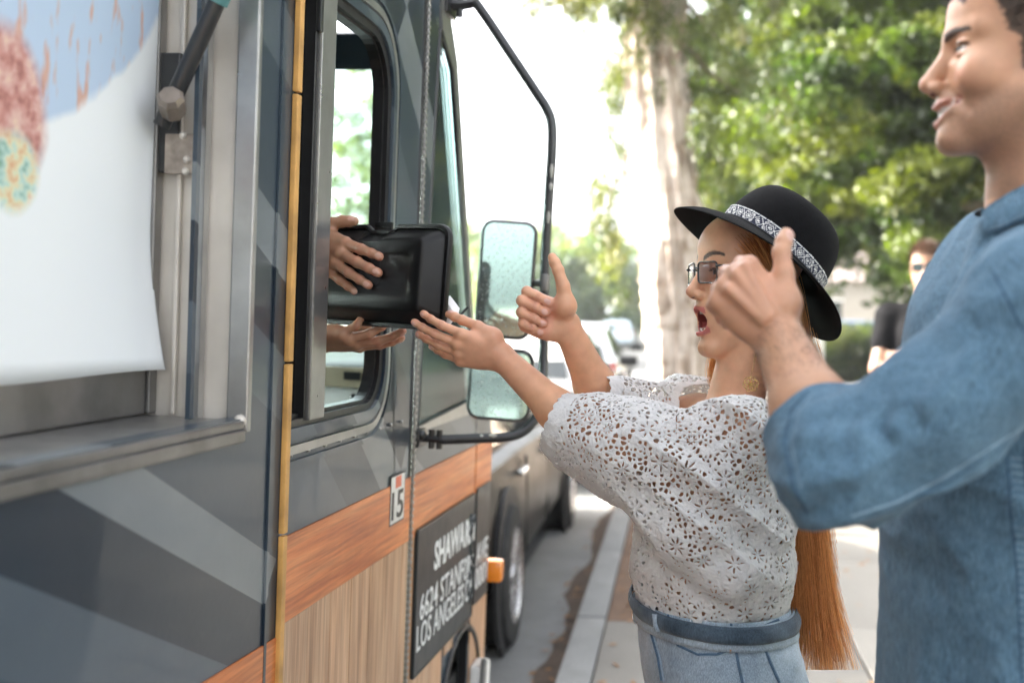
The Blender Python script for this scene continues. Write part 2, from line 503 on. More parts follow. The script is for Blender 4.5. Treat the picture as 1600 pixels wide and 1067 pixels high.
far_sp = [(-4.5, 62, 0, .6, 4.0, 2.6), (-7.6, 60, 0, .8, 3.0, 2.5), (.2, 66, 0, .5, 4.2, 2.1), (-10.5, 74, 0, 1.0, 4.5, 3.4), (4.8, 64, 0, .6, 4.0, 2.4)]
far_lab = ['hazy green tree behind the thumb at the far end of the street', 'hazy green tree just right of the upper mirror, far down the street', 'hazy green tree next to the pale trunk, far down the street', 'tall hazy tree at the far end of the street behind the mirror', 'hazy green tree hidden behind the pale trunk, far down the street']
for i, (x, y, z, h0, rx, rz) in enumerate(far_sp):
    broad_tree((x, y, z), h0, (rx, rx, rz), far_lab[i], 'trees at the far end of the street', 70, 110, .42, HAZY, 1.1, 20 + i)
lf = [(-14.5, 22, 2.2, 2.1, 2.6), (-13.3, 33, 1.5, 2.2, 3.6), (-12.4, 40, 1.5, 2.3, 4.7), (-14, 8, 2.2, 2.4, 3.0), (-14.2, -4, 2.0, 2.6, 3.0), (-13, -14, 1.8, 2.8, 3.2), (-4.6, -24, 1.6, 3.6, 4.2), (-8.5, -19, 1.6, 3.2, 4.0)]  # last two: unseen trees added behind the camera to fill the mirrors
ll = ['street tree across the road seen through the truck windscreen', 'tall thin tree across the road just left of the upper mirror', 'wide tree farther along across the road behind the mirrors', 'street tree across the road beside the food truck', 'street tree across the road behind the camera', 'leafy tree across the road far behind the camera', 'unseen tall tree added behind the camera to fill the truck mirrors', 'second unseen tall tree added behind the camera to fill the mirrors']
for i, (x, y, h0, rx, rz) in enumerate(lf):
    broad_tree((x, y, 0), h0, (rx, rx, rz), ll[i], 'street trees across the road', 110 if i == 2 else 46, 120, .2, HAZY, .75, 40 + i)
broad_tree((3.2, -9, 0), 2.4, (2.8, 2.8, 2.6), 'leafy street tree on the pavement far behind the camera', None, 60, 130, .2, FIC, .8, 60)

# the paper-bark tree beside the kerb
def paperbark():
    base = pt(1058, 500, 8.9); base = Vector((base[0], base[1], 0))
    top = Vector(pt(1008, 0, 8.95)); top2 = top + (top - Vector(pt(1030, 250, 8.92))) * 1.0
    t = thing('paperbark_tree', 'pale peeling-bark tree trunk with wispy olive foliage standing by the kerb', 'tree', base)
    m, N, Lk, B = mat_new('paper_bark')
    v = coord(N, Lk, 'Object', (7, 7, 3.2))
    n1 = noise(N, Lk, v, 1.6, 7, .65); n2 = noise(N, Lk, coord(N, Lk, 'Object', (14, 14, 3)), 2.2, 5, .6)
    c1 = ramp(N, Lk, n1, [(.28, (.13, .085, .06)), (.42, (.36, .28, .22)), (.55, (.56, .48, .41)), (.75, (.66, .59, .52))])
    c2 = mixc(N, Lk, ramp(N, Lk, n2, [(.54, (0,) * 3), (.68, (.65,) * 3)]), c1, (.40, .26, .17))
    Lk.new(c2, B.inputs['Base Color']); B.inputs['Roughness'].default_value = .9
    bump(N, Lk, B, n1, .9, .03)
    # trunk surface with lobes and vertical plates of loose bark
    nz, na = 150, 96
    ks = [Vector(pt(x, y, 8.92)) for x, y in ((1066, 790), (1060, 600), (1052, 450), (1041, 300), (1027, 140), (1017, 0))] + [top2]
    ks[0] = base - Vector((0, 0, .1))
    cl = smooth_path(ks, 25)
    rs = np.interp(np.linspace(0, 6, len(cl)), range(7), [.28, .200, .190, .178, .165, .15, .11])
    rng = np.random.default_rng(5)
    V = []; F = []
    m_ = len(cl)
    plates = [(rng.uniform(0, 2 * pi), rng.uniform(0, m_), rng.uniform(.12, .4), rng.uniform(8, 26), rng.uniform(.008, .03)) for _ in range(210)]
    A = np.linspace(0, 2 * pi, na, endpoint=False)
    H = np.zeros((m_, na))
    I, J = np.meshgrid(np.arange(m_), A, indexing='ij')
    H += .018 * np.sin(3 * J + I * .02) + .012 * np.sin(7 * J + 1.3 + np.sin(I * .07) * .8) + .007 * np.sin(13 * J + I * .05)
    for a, z, wa, wz, h in plates:
        da = np.abs((J - a + pi) % (2 * pi) - pi); dz = (I - z) / wz
        msk = (da < wa) & (np.abs(dz) < 1)
        H = np.where(msk, H + h * (1 - .5 * (dz + 1) / 2), H)
    H += rng.normal(size=H.shape) * .0025
    for i in range(m_):
        c = cl[i]; r = rs[i] + H[i]
        V += [(c[0] + r[j] * cos(A[j]), c[1] + r[j] * sin(A[j]), c[2]) for j in range(na)]
    ii, jj = np.meshgrid(np.arange(m_ - 1), np.arange(na), indexing='ij')
    F = np.stack([ii * na + jj, ii * na + (jj + 1) % na, (ii + 1) * na + (jj + 1) % na, (ii + 1) * na + jj], -1).reshape(-1, 4)
    link('trunk', np_mesh('trunk', V, F), m, t, True, True)
    # hanging loose strips of bark
    bm = bmesh.new()
    for k in range(70):
        i = rng.integers(25, m_ - 10); a = rng.uniform(0, 2 * pi); c = cl[i]; r = rs[i] + .02
        L_ = rng.uniform(.08, .3); w = rng.uniform(.008, .03)
        prev = None
        for s in range(5):
            q = s / 4; rr = r + .03 * q * rng.uniform(.5, 1.4)
            p = Vector((c[0] + rr * cos(a), c[1] + rr * sin(a), c[2] - L_ * q)); tw = Vector((-sin(a), cos(a), 0)) * w * (1 - .5 * q)
            row = (bm.verts.new(p - tw), bm.verts.new(p + tw))
            if prev: bm.faces.new((prev[0], prev[1], row[1], row[0]))
            prev = row
    o = obj('bark_strip', bm, m, t, True); o['kind'] = 'stuff'
    tips = []
    for (x, y, d) in ((850, 10, 8.0), (905, -30, 8.6), (960, 40, 8.5), (1120, 60, 8.8), (1160, 150, 9.2), (1090, 200, 9.0), (1030, -60, 8.4), (950, 330, 9.4), (965, 180, 9.3), (1180, -40, 9.2), (1070, 330, 9.3), (900, -120, 9.0), (1130, 260, 9.4)):
        a = cl[min(m_ - 1, int(np.interp(y - 150, [-400, 0, 600], [m_ - 1, m_ - 28, 40])))]
        b = Vector(pt(x, y, d)); bm = bmesh.new(); limb(bm, a, b, .035, .008, .35, 6); tips.append(np.array(b))
        obj('branch', bm, M_BARK, t, True, auto=60)
    C = []
    def clump(x, y, d, sx, sy, n):
        for _ in range(n):
            C.append(pt(x + rng.normal() * sx, y + rng.normal() * sy, d + rng.normal() * .35))
    clump(1115, 60, 9.0, 50, 70, 46); clump(1090, 190, 9.2, 34, 60, 30); clump(985, 20, 8.6, 40, 30, 24); clump(880, 0, 8.3, 34, 18, 12)
    clump(960, 130, 9.2, 10, 50, 12); clump(948, 300, 9.3, 16, 45, 9); clump(955, 400, 9.3, 14, 25, 8); clump(1130, -60, 9, 90, 40, 40); clump(935, -60, 8.6, 60, 30, 30); clump(1075, 320, 9.5, 20, 50, 14)
    C = np.array(C); Rr = np.tile([.13, .13, .17], (len(C), 1)) * rng.uniform(.6, 1.3, (len(C), 1))
    leaves('crown', C, Rr, 95, .075, .2, [(.085, .105, .030), (.07, .09, .030), (.11, .125, .038), (.05, .07, .025), (.10, .10, .04)], M_LEAF, t, .3, rng, .5)
paperbark()

# hedge, shrubs, pillar, far house
def hedge(loc, size, label, n, seed, name='hedge', cols=None):
    rng = np.random.default_rng(seed); W = MS @ Vector(loc)
    t = thing(name, label, 'hedge' if name == 'hedge' else 'shrub', W)
    C = np.array(W) + rng.uniform(-.5, .5, (n, 3)) * np.array(size) + np.array([0, 0, size[2] / 2])
    leaves('foliage', C, np.full((n, 3), .28), 90, .11, .6, cols or FIC, M_LEAF, t, .1, rng)
    for k in range(5):
        bm = bmesh.new(); limb(bm, (W[0] + random.uniform(-.4, .4) * size[0], W[1], W[2] - .05), (W[0] + random.uniform(-.45, .45) * size[0], W[1], W[2] + size[2] * .7), .03, .01)
        obj('stem', bm, M_BARK, t, True)
hedge((4.1, 26.5, 0), (2.3, 1.2, 1.1), 'clipped green hedge behind the hat brim and beside the white pillar', 130, 70)
hedge((6.1, 24.5, 0), (1.1, .9, 1.0), 'small yellow-green shrub at the elbow of the black-shirted man', 60, 71, 'shrub', [(.14, .15, .04), (.17, .17, .05), (.10, .12, .03)])
hedge((10, 30, 0), (8, 1.4, 1.9), 'long dark hedge running behind the big tree', 260, 72)
hedge((8.4, 6.5, 0), (1.2, 7, 1.2), 'low hedge along the lawn opposite the food truck', 220, 73)
M_STUCCO = plain('pale_stucco', (.34, .31, .27), .85, 0, .08, 3, .3, 80)
M_WHITEP = plain('white_paint', (.74, .73, .70), .5, 0, .05, 5, .15, 80)
M_DARKGL = plain('dark_window', (.02, .028, .03), .08, 0, .2, 2, 0, 60, .0, .8)
M_ROOF = plain('roof_shingle', (.16, .13, .12), .9, 0, .25, 8, .6, 40)
t = thing('gate_pillar', 'pale square pillar at the end of the clipped hedge', 'pillar', smat((2.95, 25.6, 0)))
box('shaft', (-.18, -.18, 0), (.18, .18, 1.22), M_WHITEP, t, .015); box('cap', (-.24, -.24, 1.22), (.24, .24, 1.32), M_WHITEP, t, .02); box('plinth', (-.23, -.23, -.02), (.23, .23, .16), M_WHITEP, t, .015)
def house(loc, sx, sy, h, label, seed, rz=0):
    rr = random.Random(seed)
    t = thing('house', label, 'house', smat(loc, rz), 'houses beyond the trees')
    wl = box('wall', (-sx / 2, -sy / 2, -.1), (sx / 2, sy / 2, h), M_STUCCO, t)
    bm = bmesh.new()
    a = [(-sx / 2 - .4, -sy / 2 - .4, h), (sx / 2 + .4, -sy / 2 - .4, h), (sx / 2 + .4, sy / 2 + .4, h), (-sx / 2 - .4, sy / 2 + .4, h)]
    b = [(-sx / 2 + sy * .35, 0, h + 1.5), (sx / 2 - sy * .35, 0, h + 1.5)]
    A = [bm.verts.new(q) for q in a]; Bv = [bm.verts.new(q) for q in b]
    for f in ((A[0], A[1], Bv[1], Bv[0]), (A[1], A[2], Bv[1]), (A[2], A[3], Bv[0], Bv[1]), (A[3], A[0], Bv[0]), (A[3], A[2], A[1], A[0])): bm.faces.new(f)
    obj('roof', bm, M_ROOF, t)
    for k in range(3):
        x = -sx / 2 + sx * (k + .5) / 3
        if k == 1:
            d = box('door', (x - .5, -sy / 2 - .03, 0), (x + .5, -sy / 2 + .02, 2.1), M_DARKGL, t); box('door_frame', (x - .58, -sy / 2 - .02, 2.1), (x + .58, -sy / 2 + .03, 2.2), M_WHITEP, t)
        else:
            w = box('window', (x - .7, -sy / 2 - .02, 1.0), (x + .7, -sy / 2 + .02, 2.1), M_DARKGL, t)
            box('frame', (x - .78, -sy / 2 - .05, .92), (x + .78, -sy / 2 - .025, 1.0), M_WHITEP, w); box('frame', (x - .78, -sy / 2 - .05, 2.1), (x + .78, -sy / 2 - .025, 2.18), M_WHITEP, w); box('frame', (x - .02, -sy / 2 - .05, 1.002), (x + .02, -sy / 2 - .025, 2.098), M_WHITEP, w)
    return t
house((9.5, 37.5 + 14, 0), 11, 8, 2.9, 'pale single-storey house half hidden behind the hedge and big tree', 1)
house((17, 5, 0), 13, 8, 3.0, 'pale house across the lawn to the right of the pavement', 2, radians(-90))
house((-21, 14, 0), 12, 8, 3.0, 'pale house across the road seen through the truck', 3, radians(90))
house((-21, 36, 0), 13, 8, 3.0, 'pale house farther along across the road', 4, radians(90))

# ================================================================== CARS
M_TYRE = plain('tyre_rubber', (.022, .022, .022), .85, 0, .3, 20, .3, 90)
M_ALLOY = plain('alloy', (.55, .55, .56), .25, .9, .1, 10)
M_CHROME = plain('chrome', (.75, .75, .76), .12, 1.0, .05, 10)
M_BLKPL = plain('black_plastic', (.02, .02, .021), .5, 0, .2, 20, .1, 200)
M_CGLASS = plain('car_glass', (.012, .016, .017), .03, 0, .1, 1, 0, 60, 0, .7)
M_RED = plain('red_lens', (.45, .03, .02), .15, 0, .1, 10, 0, 60, .5)
def paint(name, c, metal=.3):
    return plain(name, c, .25, metal, .06, 3, .02, 8, .9)
def wheel_into(parent, x, y, r, side):
    M = Matrix.Translation((x, y, r)) @ Matrix.Rotation(side * pi / 2, 4, 'Y')
    bm = bmesh.new(); lathe(bm, [(r * .62, -.1), (r * .93, -.1), (r, -.075), (r, .075), (r * .95, .1), (r * .70, .108), (r * .66, .09), (r * .64, -.05)], 36, M)
    w = obj('wheel', bm, M_TYRE, parent, auto=40)
    bm = bmesh.new(); lathe(bm, [(r * .05, .02), (r * .60, .02), (r * .62, .085), (r * .67, .10), (r * .68, .09), (r * .64, .0)], 36, M)
    bmesh.ops.recalc_face_normals(bm, faces=bm.faces[:])
    obj('rim', bm, M_BLKPL, w, auto=40)
    bm = bmesh.new()
    for k in range(10):
        a = 2 * pi * (k // 2) / 5 + (.16 if k % 2 else -.16)
        bm_box(bm, (r * .1, -.018, .06), (r * .64, .018, .092), .004, M @ Matrix.Rotation(a, 4, 'Z'))
    lathe(bm, [(.001, .1), (r * .16, .1), (r * .18, .06)], 16, M)
    lathe(bm, [(r * .62, .06), (r * .62, .096), (r * .67, .104), (r * .69, .09)], 36, M)
    obj('spoke', bm, M_ALLOY, w, auto=40)
def car(M, mat, label, L=4.85, W=1.84, H=1.46, wb=2.95, ro=1.0, wr=.335, suv=False, group='cars parked along the street', dup_of=None):
    """local axes: x right, y forward from the rear axle, z up"""
    t = thing('parked_car', label, 'car', M, group)
    hw = W / 2; y0 = -ro; y1 = y0 + L
    zb, zh, zt = .22, .72, .95
    st = [(y0, .80, .42, .86, .62), (y0 + .06, .88, .34, .96, .62), (y0 + .3, .95, .26, .97, .6), (y0 + .8, .985, .24, .95, .6), (0 + .6, 1, .23, .96, .6), (wb * .5, 1, .22, .94, .6), (wb - .3, 1, .23, .92, .6), (wb, .985, .24, .88, .6), (y1 - .45, .95, .25, .79, .58), (y1 - .12, .84, .3, .70, .55), (y1, .70, .36, .60, .5)]
    bm = bmesh.new(); rings = []
    for (y, ww, zbo, zto, zm) in st:
        w = hw * ww
        prof = [(w * .55, zbo), (w * .93, zbo + .01), (w * .985, zbo + .10), (w, zm * .9), (w * .995, zm + (zto - zm) * .45), (w * .955, zto - .05), (w * .86, zto), (w * .4, zto + .025), (0, zto + .03)]
        full = [(-x, z) for x, z in prof[:-1]] + [(x, z) for x, z in prof[::-1]]
        rings.append([bm.verts.new((x, y, z)) for x, z in full])
    k = len(rings[0])
    for a, b in zip(rings, rings[1:]):
        for j in range(k): bm.faces.new((a[j], a[(j + 1) % k], b[(j + 1) % k], b[j]))
    bm.faces.new(rings[0]); bm.faces.new(rings[-1][::-1])
    bmesh.ops.recalc_face_normals(bm, faces=bm.faces[:])
    body = obj('body', bm, mat, t, auto=32)
    # cabin
    cb = [(y0 + .55, .98), (wb * .5, .95), (wb + .15, .90)]
    gy = [(y0 + (.2 if suv else .45), y0 + (.45 if suv else 1.15)), (wb * .35, wb * .3), (wb + .25, wb - .75)]
    bm = bmesh.new()
    base = []; roof = []
    n = 9
    for i in range(n + 1):
        f = i / n
        yb = y0 + (.18 if suv else .5) + f * (wb + .22 - y0 - (.18 if suv else .5))
        yr = y0 + (.5 if suv else 1.15) + f * (wb - .75 - y0 - (.5 if suv else 1.15))
        zr = H - .055 * (2 * f - 1.05) ** 2 - .0
        base.append((yb, hw * .90 - .05 * abs(2 * f - 1) ** 3, .93 - .03 * f)); roof.append((yr, hw * .66 - .03 * abs(2 * f - 1) ** 3, zr))
    rows = []
    for (yb, wbk, zb_), (yr, wr_, zr) in zip(base, roof):
        rows.append([bm.verts.new(q) for q in ((-wbk, yb, zb_), (-wr_ - .02, yr, zr - .05), (-wr_ + .06, yr, zr), (0, yr, zr + .02), (wr_ - .06, yr, zr), (wr_ + .02, yr, zr - .05), (wbk, yb, zb_))])
    for a, b in zip(rows, rows[1:]):
        for j in range(6): bm.faces.new((a[j], a[j + 1], b[j + 1], b[j]))
    bm.faces.new(rows[0]); bm.faces.new(rows[-1][::-1])
    bmesh.ops.recalc_face_normals(bm, faces=bm.faces[:])
    obj('roof', bm, mat, t, auto=40)
    def quad_glass(name, q, off, mt=M_CGLASS):
        bm = bmesh.new(); Q = [Vector(p) for p in q]
        nn = (Q[1] - Q[0]).cross(Q[3] - Q[0]).normalized()
        c = sum(Q, Vector()) / 4
        if nn.dot(c - Vector((0, wb * .4, .8))) < 0: nn = -nn
        A = [bm.verts.new(p + nn * off) for p in Q]; Bq = [bm.verts.new(p + nn * (off - .02)) for p in Q]
        bm.faces.new(A); bm.faces.new(Bq[::-1])
        for i in range(4): bm.faces.new((A[i], A[(i + 1) % 4], Bq[(i + 1) % 4], Bq[i]))
        bmesh.ops.recalc_face_normals(bm, faces=bm.faces[:])
        return obj(name, bm, mt, t)
    def lerp3(a, b, f): return tuple(a[i] + (b[i] - a[i]) * f for i in range(3))
    def sp(i, s, f):   # point on the cabin side
        a = (s * base[i][1], base[i][0], base[i][2]); b = (s * (roof[i][1] + .02), roof[i][0], roof[i][2] - .05); return lerp3(a, b, f)
    for s in (-1, 1):
        for (i0, i1) in ((1, 3), (3, 6), (6, 8)):
            e = .02
            q = [sp(i0, s, .10), sp(i1, s, .10), sp(i1, s, .93), sp(i0, s, .93)]
            q[0] = lerp3(q[0], q[1], .04); q[3] = lerp3(q[3], q[2], .04); q[1] = lerp3(q[1], q[0], .04); q[2] = lerp3(q[2], q[3], .04)
            quad_glass('side_window', q, .006)
        bm = bmesh.new(); bm_box(bm, (s * (hw + .02) - .02 * s - .06 + .06 * s, wb - .42, .97), (s * (hw + .02) + .08 * s + .06 + .06 * s, wb - .30, 1.10) if s > 0 else (s * hw - .05, wb - .30, 1.10), .03)
        mir = obj('door_mirror', bm, M_BLKPL, t, auto=40)
        for yy in (.35, 1.35):
            h = box('door_handle', (s * hw * 1.0 - .018, yy, .80), (s * hw * 1.0 + .018, yy + .2, .83), M_CHROME, t, .008)
        for yy in (-.38 + .0, .62, 1.62, 2.45):
            if .4 < yy < 2.6: box('door_seam', (s * hw * .992 - .006, yy - .004, .32), (s * hw * .992 + .008, yy + .004, .88), M_BLKPL, t)
        for yy in (0, wb):
            bm = bmesh.new(); lathe(bm, [(.001, -.01), (wr + .065, -.01), (wr + .07, .012), (.001, .014)], 36, Matrix.Translation((s * (hw - .012), yy, wr + .01)) @ Matrix.Rotation(s * pi / 2, 4, 'Y'))
            obj('wheel_arch', bm, M_BLKPL, t)
            wheel_into(t, s * (hw - .075), yy, wr, s)
        quad_glass('headlight', [(s * hw * .62, y1 - .06, .58), (s * hw * .9, y1 - .25, .60), (s * hw * .92, y1 - .3, .72), (s * hw * .64, y1 - .12, .69)], .02, M_ALLOY)
        quad_glass('tail_light', [(s * hw * .5, y0 + .0, .72), (s * hw * .92, y0 + .1, .74), (s * hw * .93, y0 + .14, .90), (s * hw * .52, y0 + .03, .88)], .03, M_RED)
    q = [(-base[0][1] * .85, base[0][0], base[0][2] + .04), (base[0][1] * .85, base[0][0], base[0][2] + .04), (roof[0][1] * .92, roof[0][0], roof[0][2] - .07), (-roof[0][1] * .92, roof[0][0], roof[0][2] - .07)]
    quad_glass('rear_window', q, .008)
    q = [(-base[-1][1] * .9, base[-1][0], base[-1][2] + .04), (base[-1][1] * .9, base[-1][0], base[-1][2] + .04), (roof[-1][1] * .92, roof[-1][0], roof[-1][2] - .07), (-roof[-1][1] * .92, roof[-1][0], roof[-1][2] - .07)]
    quad_glass('windscreen', q, .008)
    box('bumper', (-hw * .8, y0 - .05, .40), (hw * .8, y0 + .1, .58), mat, t, .03)
    box('number_plate', (-.16, y0 - .06, .62), (.16, y0 - .03, .74), M_WHITEP, t, .004)
    return t
sedan = car(smat((-1.70, 5.28, ROADZ), radians(.2)), plain('bronze_black_paint', (.010, .009, .008), .3, 0, .1, 3, 0, 8, 0, .16), 'dark glossy sedan parked right in front of the food truck', L=4.95, wb=3.02)
for ch in sedan.children:                       # a low-roofed saloon
    if ch.name.split('.')[0] not in ('wheel', 'wheel_arch'):
        for v in ch.data.vertices: v.co.z = .3 + (v.co.z - .3) * .9
car(smat((-1.66, 11.0, ROADZ), radians(-1)), paint('white_car_paint', (.5, .5, .49), 0), 'white car with a red tail light parked ahead of the dark sedan')
car(smat((-1.75, 17.2, ROADZ)), paint('silver_paint', (.42, .43, .45), .5), 'silver car parked third in line along the kerb')
fc = [((-9.4, 40, ROADZ), pi, 'grey car parked across the road beyond the crossing', (.24, .25, .27)), ((-6.2, 52, ROADZ), pi, 'white car coming down the street in the distance', (.7, .7, .7)), ((-3.0, 56, ROADZ), 0, 'pale blue car far down the street near the trees', (.42, .52, .60)), ((-9.3, 20, ROADZ), pi, 'tan car parked across the road, seen through the truck', (.42, .36, .28))]
for loc, rz, lab, c in fc:
    car(smat(loc, rz), paint('car_paint', c, .2), lab)
car(smat((6.6, 33.0 + 4.5, ROADZ), pi / 2), paint('blue_paint', (.10, .16, .24), .3), 'blue-grey car on the side street behind the clipped hedge')

# ================================================================== HAZE in the street air
hz_m = bpy.data.materials.new('haze'); hz_m.use_nodes = True
_n = hz_m.node_tree.nodes; _n.remove(_n['Principled BSDF'])
_v = _n.new('ShaderNodeVolumePrincipled'); _v.inputs['Color'].default_value = (.86, .93, .95, 1); _v.inputs['Density'].default_value = .0007; _v.inputs['Anisotropy'].default_value = .3
hz_m.node_tree.links.new(_v.outputs[0], _n['Material Output'].inputs['Volume'])
hzo = box('haze', (-950, -350, -1.2), (950, 1650, 16.0), hz_m); tag(hzo, kind='stuff')
SC.cycles.volume_bounces = 0
# ================================================================== THE FOOD TRUCK  (x outward, y forward, z up; side of the cab is x = 0)
TRK = thing('food_truck', 'grey food truck with orange wood stripe and plank print parked at the kerb', 'food truck', MT)
def camo_mat():
    m, N, Lk, B = mat_new('grey_wrap')
    v = coord(N, Lk)
    sx = N.new('ShaderNodeSeparateXYZ'); Lk.new(v, sx.inputs[0])
    def lin(a, b, c):
        q = N.new('ShaderNodeMath'); q.operation = 'MULTIPLY'; q.inputs[1].default_value = a; Lk.new(sx.outputs[1], q.inputs[0])
        r = N.new('ShaderNodeMath'); r.operation = 'MULTIPLY_ADD'; r.inputs[1].default_value = b; Lk.new(sx.outputs[2], r.inputs[0]); Lk.new(q.outputs[0], r.inputs[2])
        s = N.new('ShaderNodeMath'); s.operation = 'ADD'; s.inputs[1].default_value = c; Lk.new(r.outputs[0], s.inputs[0])
        f = N.new('ShaderNodeMath'); f.operation = 'FRACT'; Lk.new(s.outputs[0], f.inputs[0]); return f.outputs[0]
    D, Mi, G, Lg = (.016, .027, .042), (.035, .053, .074), (.066, .088, .112), (.145, .168, .186)
    a = ramp(N, Lk, lin(.80, .98, .30), [(0, G), (.22, Mi), (.40, Lg), (.55, D), (.78, Mi), (.9, G)], 'CONSTANT')
    b = ramp(N, Lk, lin(.9, 1.9, .15), [(0, Mi), (.3, G), (.5, D), (.72, Lg), (.88, Mi)], 'CONSTANT')
    k = ramp(N, Lk, lin(.55, -.42, .55), [(0, (0,) * 3), (.5, (1,) * 3)], 'CONSTANT')
    c = mixc(N, Lk, k, a, b)
    dirt = ramp(N, Lk, noise(N, Lk, coord(N, Lk, 'Object', (1, 1.2, 2.5)), 3, 6, .6), [(.35, (.88,) * 3), (.7, (1.1, 1.08, 1.04))])
    Lk.new(mixc(N, Lk, 1.0, c, dirt, 'MULTIPLY'), B.inputs['Base Color'])
    B.inputs['Roughness'].default_value = .33; B.inputs['Specular IOR Level'].default_value = .35; B.inputs['Coat Weight'].default_value = .28; B.inputs['Coat Roughness'].default_value = .05
    n1 = noise(N, Lk, v, 3.2, 2, .4)
    bb = N.new('ShaderNodeBump'); bb.inputs['Strength'].default_value = .35; bb.inputs['Distance'].default_value = .012; Lk.new(n1, bb.inputs['Height'])
    b2 = N.new('ShaderNodeBump'); b2.inputs['Strength'].default_value = .08; b2.inputs['Distance'].default_value = .002; Lk.new(noise(N, Lk, v, 70, 3), b2.inputs['Height']); Lk.new(bb.outputs[0], b2.inputs['Normal'])
    Lk.new(b2.outputs[0], B.inputs['Normal']); Lk.new(bb.outputs[0], B.inputs['Coat Normal'])
    return m
M_WRAP = camo_mat()
def wood_mat(name, cols, along, scale=1., rough=.35, coat=.5):
    """printed wood grain; along = axis the grain follows (1 or 2)"""
    m, N, Lk, B = mat_new(name)
    sc = [14, 14, 14]; sc[along] = .9
    v = coord(N, Lk, 'Object', tuple(scale * s for s in sc))
    n1 = noise(N, Lk, v, 2.2, 7, .62)
    sc2 = [60, 60, 60]; sc2[along] = 2
    n2 = noise(N, Lk, coord(N, Lk, 'Object', tuple(scale * s for s in sc2)), 2.0, 4, .6)
    c = ramp(N, Lk, n1, [(.28, cols[0]), (.45, cols[1]), (.6, cols[2]), (.78, cols[3])])
    c = mixc(N, Lk, 1.0, c, ramp(N, Lk, n2, [(.35, (.72, .70, .68)), (.6, (1.1,) * 3)]), 'MULTIPLY')
    oi = N.new('ShaderNodeObjectInfo'); 
    c = mixc(N, Lk, 1.0, c, ramp(N, Lk, oi.outputs['Random'], [(0, (.86, .88, .90)), (1, (1.08, 1.04, 1.0))]), 'MULTIPLY')
    Lk.new(c, B.inputs['Base Color']); B.inputs['Roughness'].default_value = rough; B.inputs['Coat Weight'].default_value = coat; B.inputs['Coat Roughness'].default_value = .12
    b1 = N.new('ShaderNodeBump'); b1.inputs['Strength'].default_value = .3; b1.inputs['Distance'].default_value = .01; Lk.new(noise(N, Lk, coord(N, Lk), 5, 3), b1.inputs['Height']); Lk.new(b1.outputs[0], B.inputs['Normal'])
    return m
M_ORANGE = wood_mat('orange_wood_print', [(.40, .095, .018), (.56, .165, .040), (.66, .235, .075), (.72, .31, .12)], 1, 1., .42, .18)
M_PLANK = wood_mat('grey_plank_print', [(.30, .16, .085), (.48, .285, .165), (.58, .375, .235), (.63, .45, .31)], 2, 1., .45, .15)
M_STEEL = plain('brushed_steel', (.60, .56, .51), .42, .3, .16, 6, .12, 30)
M_STEELD = plain('dull_steel', (.24, .235, .23), .38, .8, .25, 9, .2, 40)
M_RUB = plain('black_rubber', (.012, .012, .013), .35, 0, .2, 10, .05, 100)
M_BLKM = plain('black_painted_metal', (.022, .023, .025), .32, .1, .3, 25, .1, 150, .3)
M_CHIP = plain('worn_chips', (.45, .43, .40), .5, .3, .2, 30)
M_TRIM = plain('satin_trim', (.36, .36, .355), .3, .75, .15, 12, .1, 60)
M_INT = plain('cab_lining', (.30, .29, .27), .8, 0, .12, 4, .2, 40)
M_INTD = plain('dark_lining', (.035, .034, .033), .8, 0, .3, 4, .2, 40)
M_GOLD = plain('ochre_edge', (.60, .33, .10), .5, .1, .3, 14, .4, 60)
M_TEAL = glass('teal_glass', (.87, .965, .95), .01, .07, 1.2)
M_TINT = glass('dark_tinted_glass', (.25, .26, .26), .008, .03)
M_MIRR, N_, Lk_, B_ = mat_new('mirror_glass')
B_.inputs['Metallic'].default_value = 1; B_.inputs['Base Color'].default_value = (.40, .56, .52, 1)
_v = coord(N_, Lk_)
B_.inputs['Roughness'].default_value = .03
_g = N_.new('ShaderNodeBsdfDiffuse'); _g.inputs[0].default_value = (.62, .68, .64, 1)
_m = N_.new('ShaderNodeMixShader'); _f = N_.new('ShaderNodeMath'); _f.operation = 'MULTIPLY_ADD'; _f.inputs[1].default_value = .8; _f.inputs[2].default_value = .10
Lk_.new(ramp(N_, Lk_, noise(N_, Lk_, _v, 190, 2, .5), [(.60, (0,) * 3), (.70, (1,) * 3)]), _f.inputs[0]); Lk_.new(_f.outputs[0], _m.inputs[0])
Lk_.new(B_.outputs[0], _m.inputs[1]); Lk_.new(_g.outputs[0], _m.inputs[2]); Lk_.new(_m.outputs[0], N_['Material Output'].inputs[0])
M_SIGN = plain('dark_sign_vinyl', (.022, .028, .031), .34, 0, .12, 6, .12, 14, .15, .3)
M_LETTER = plain('white_letter_vinyl', (.72, .74, .74), .4, 0, .05, 20)
M_BLKL = plain('black_letter_vinyl', (.015, .015, .015), .4, 0, .05, 20)
M_STICK = plain('sticker_vinyl', (.62, .63, .62), .3, 0, .06, 20, 0, 60, .3)
M_STICKO = plain('orange_sticker_vinyl', (.62, .10, .03), .3, 0, .06, 20)
M_AMBER = plain('amber_lens', (.80, .24, .02), .15, 0, .1, 30, .1, 200, .7)

K = 0.79 / 0.92                 # distances measured on the photograph
def ym(v): return v * K
def zm(z): return 1.54 - (1.54 - z) * K
YH = ym(3.155)                  # hinge line
YN = ym(4.235)                  # nose
BX = .075                       # how far the kitchen body stands proud of the cab
YB = tk(447, 500, BX)[0]        # front edge of the kitchen body
zs0, zs1 = zm(.90), zm(1.083)   # wood stripe
WZ0, WZ1 = zm(1.305), zm(2.262)
WY0, WY1 = ym(1.86), ym(2.845)
ROOFC = zm(2.56)
TW = 2.12

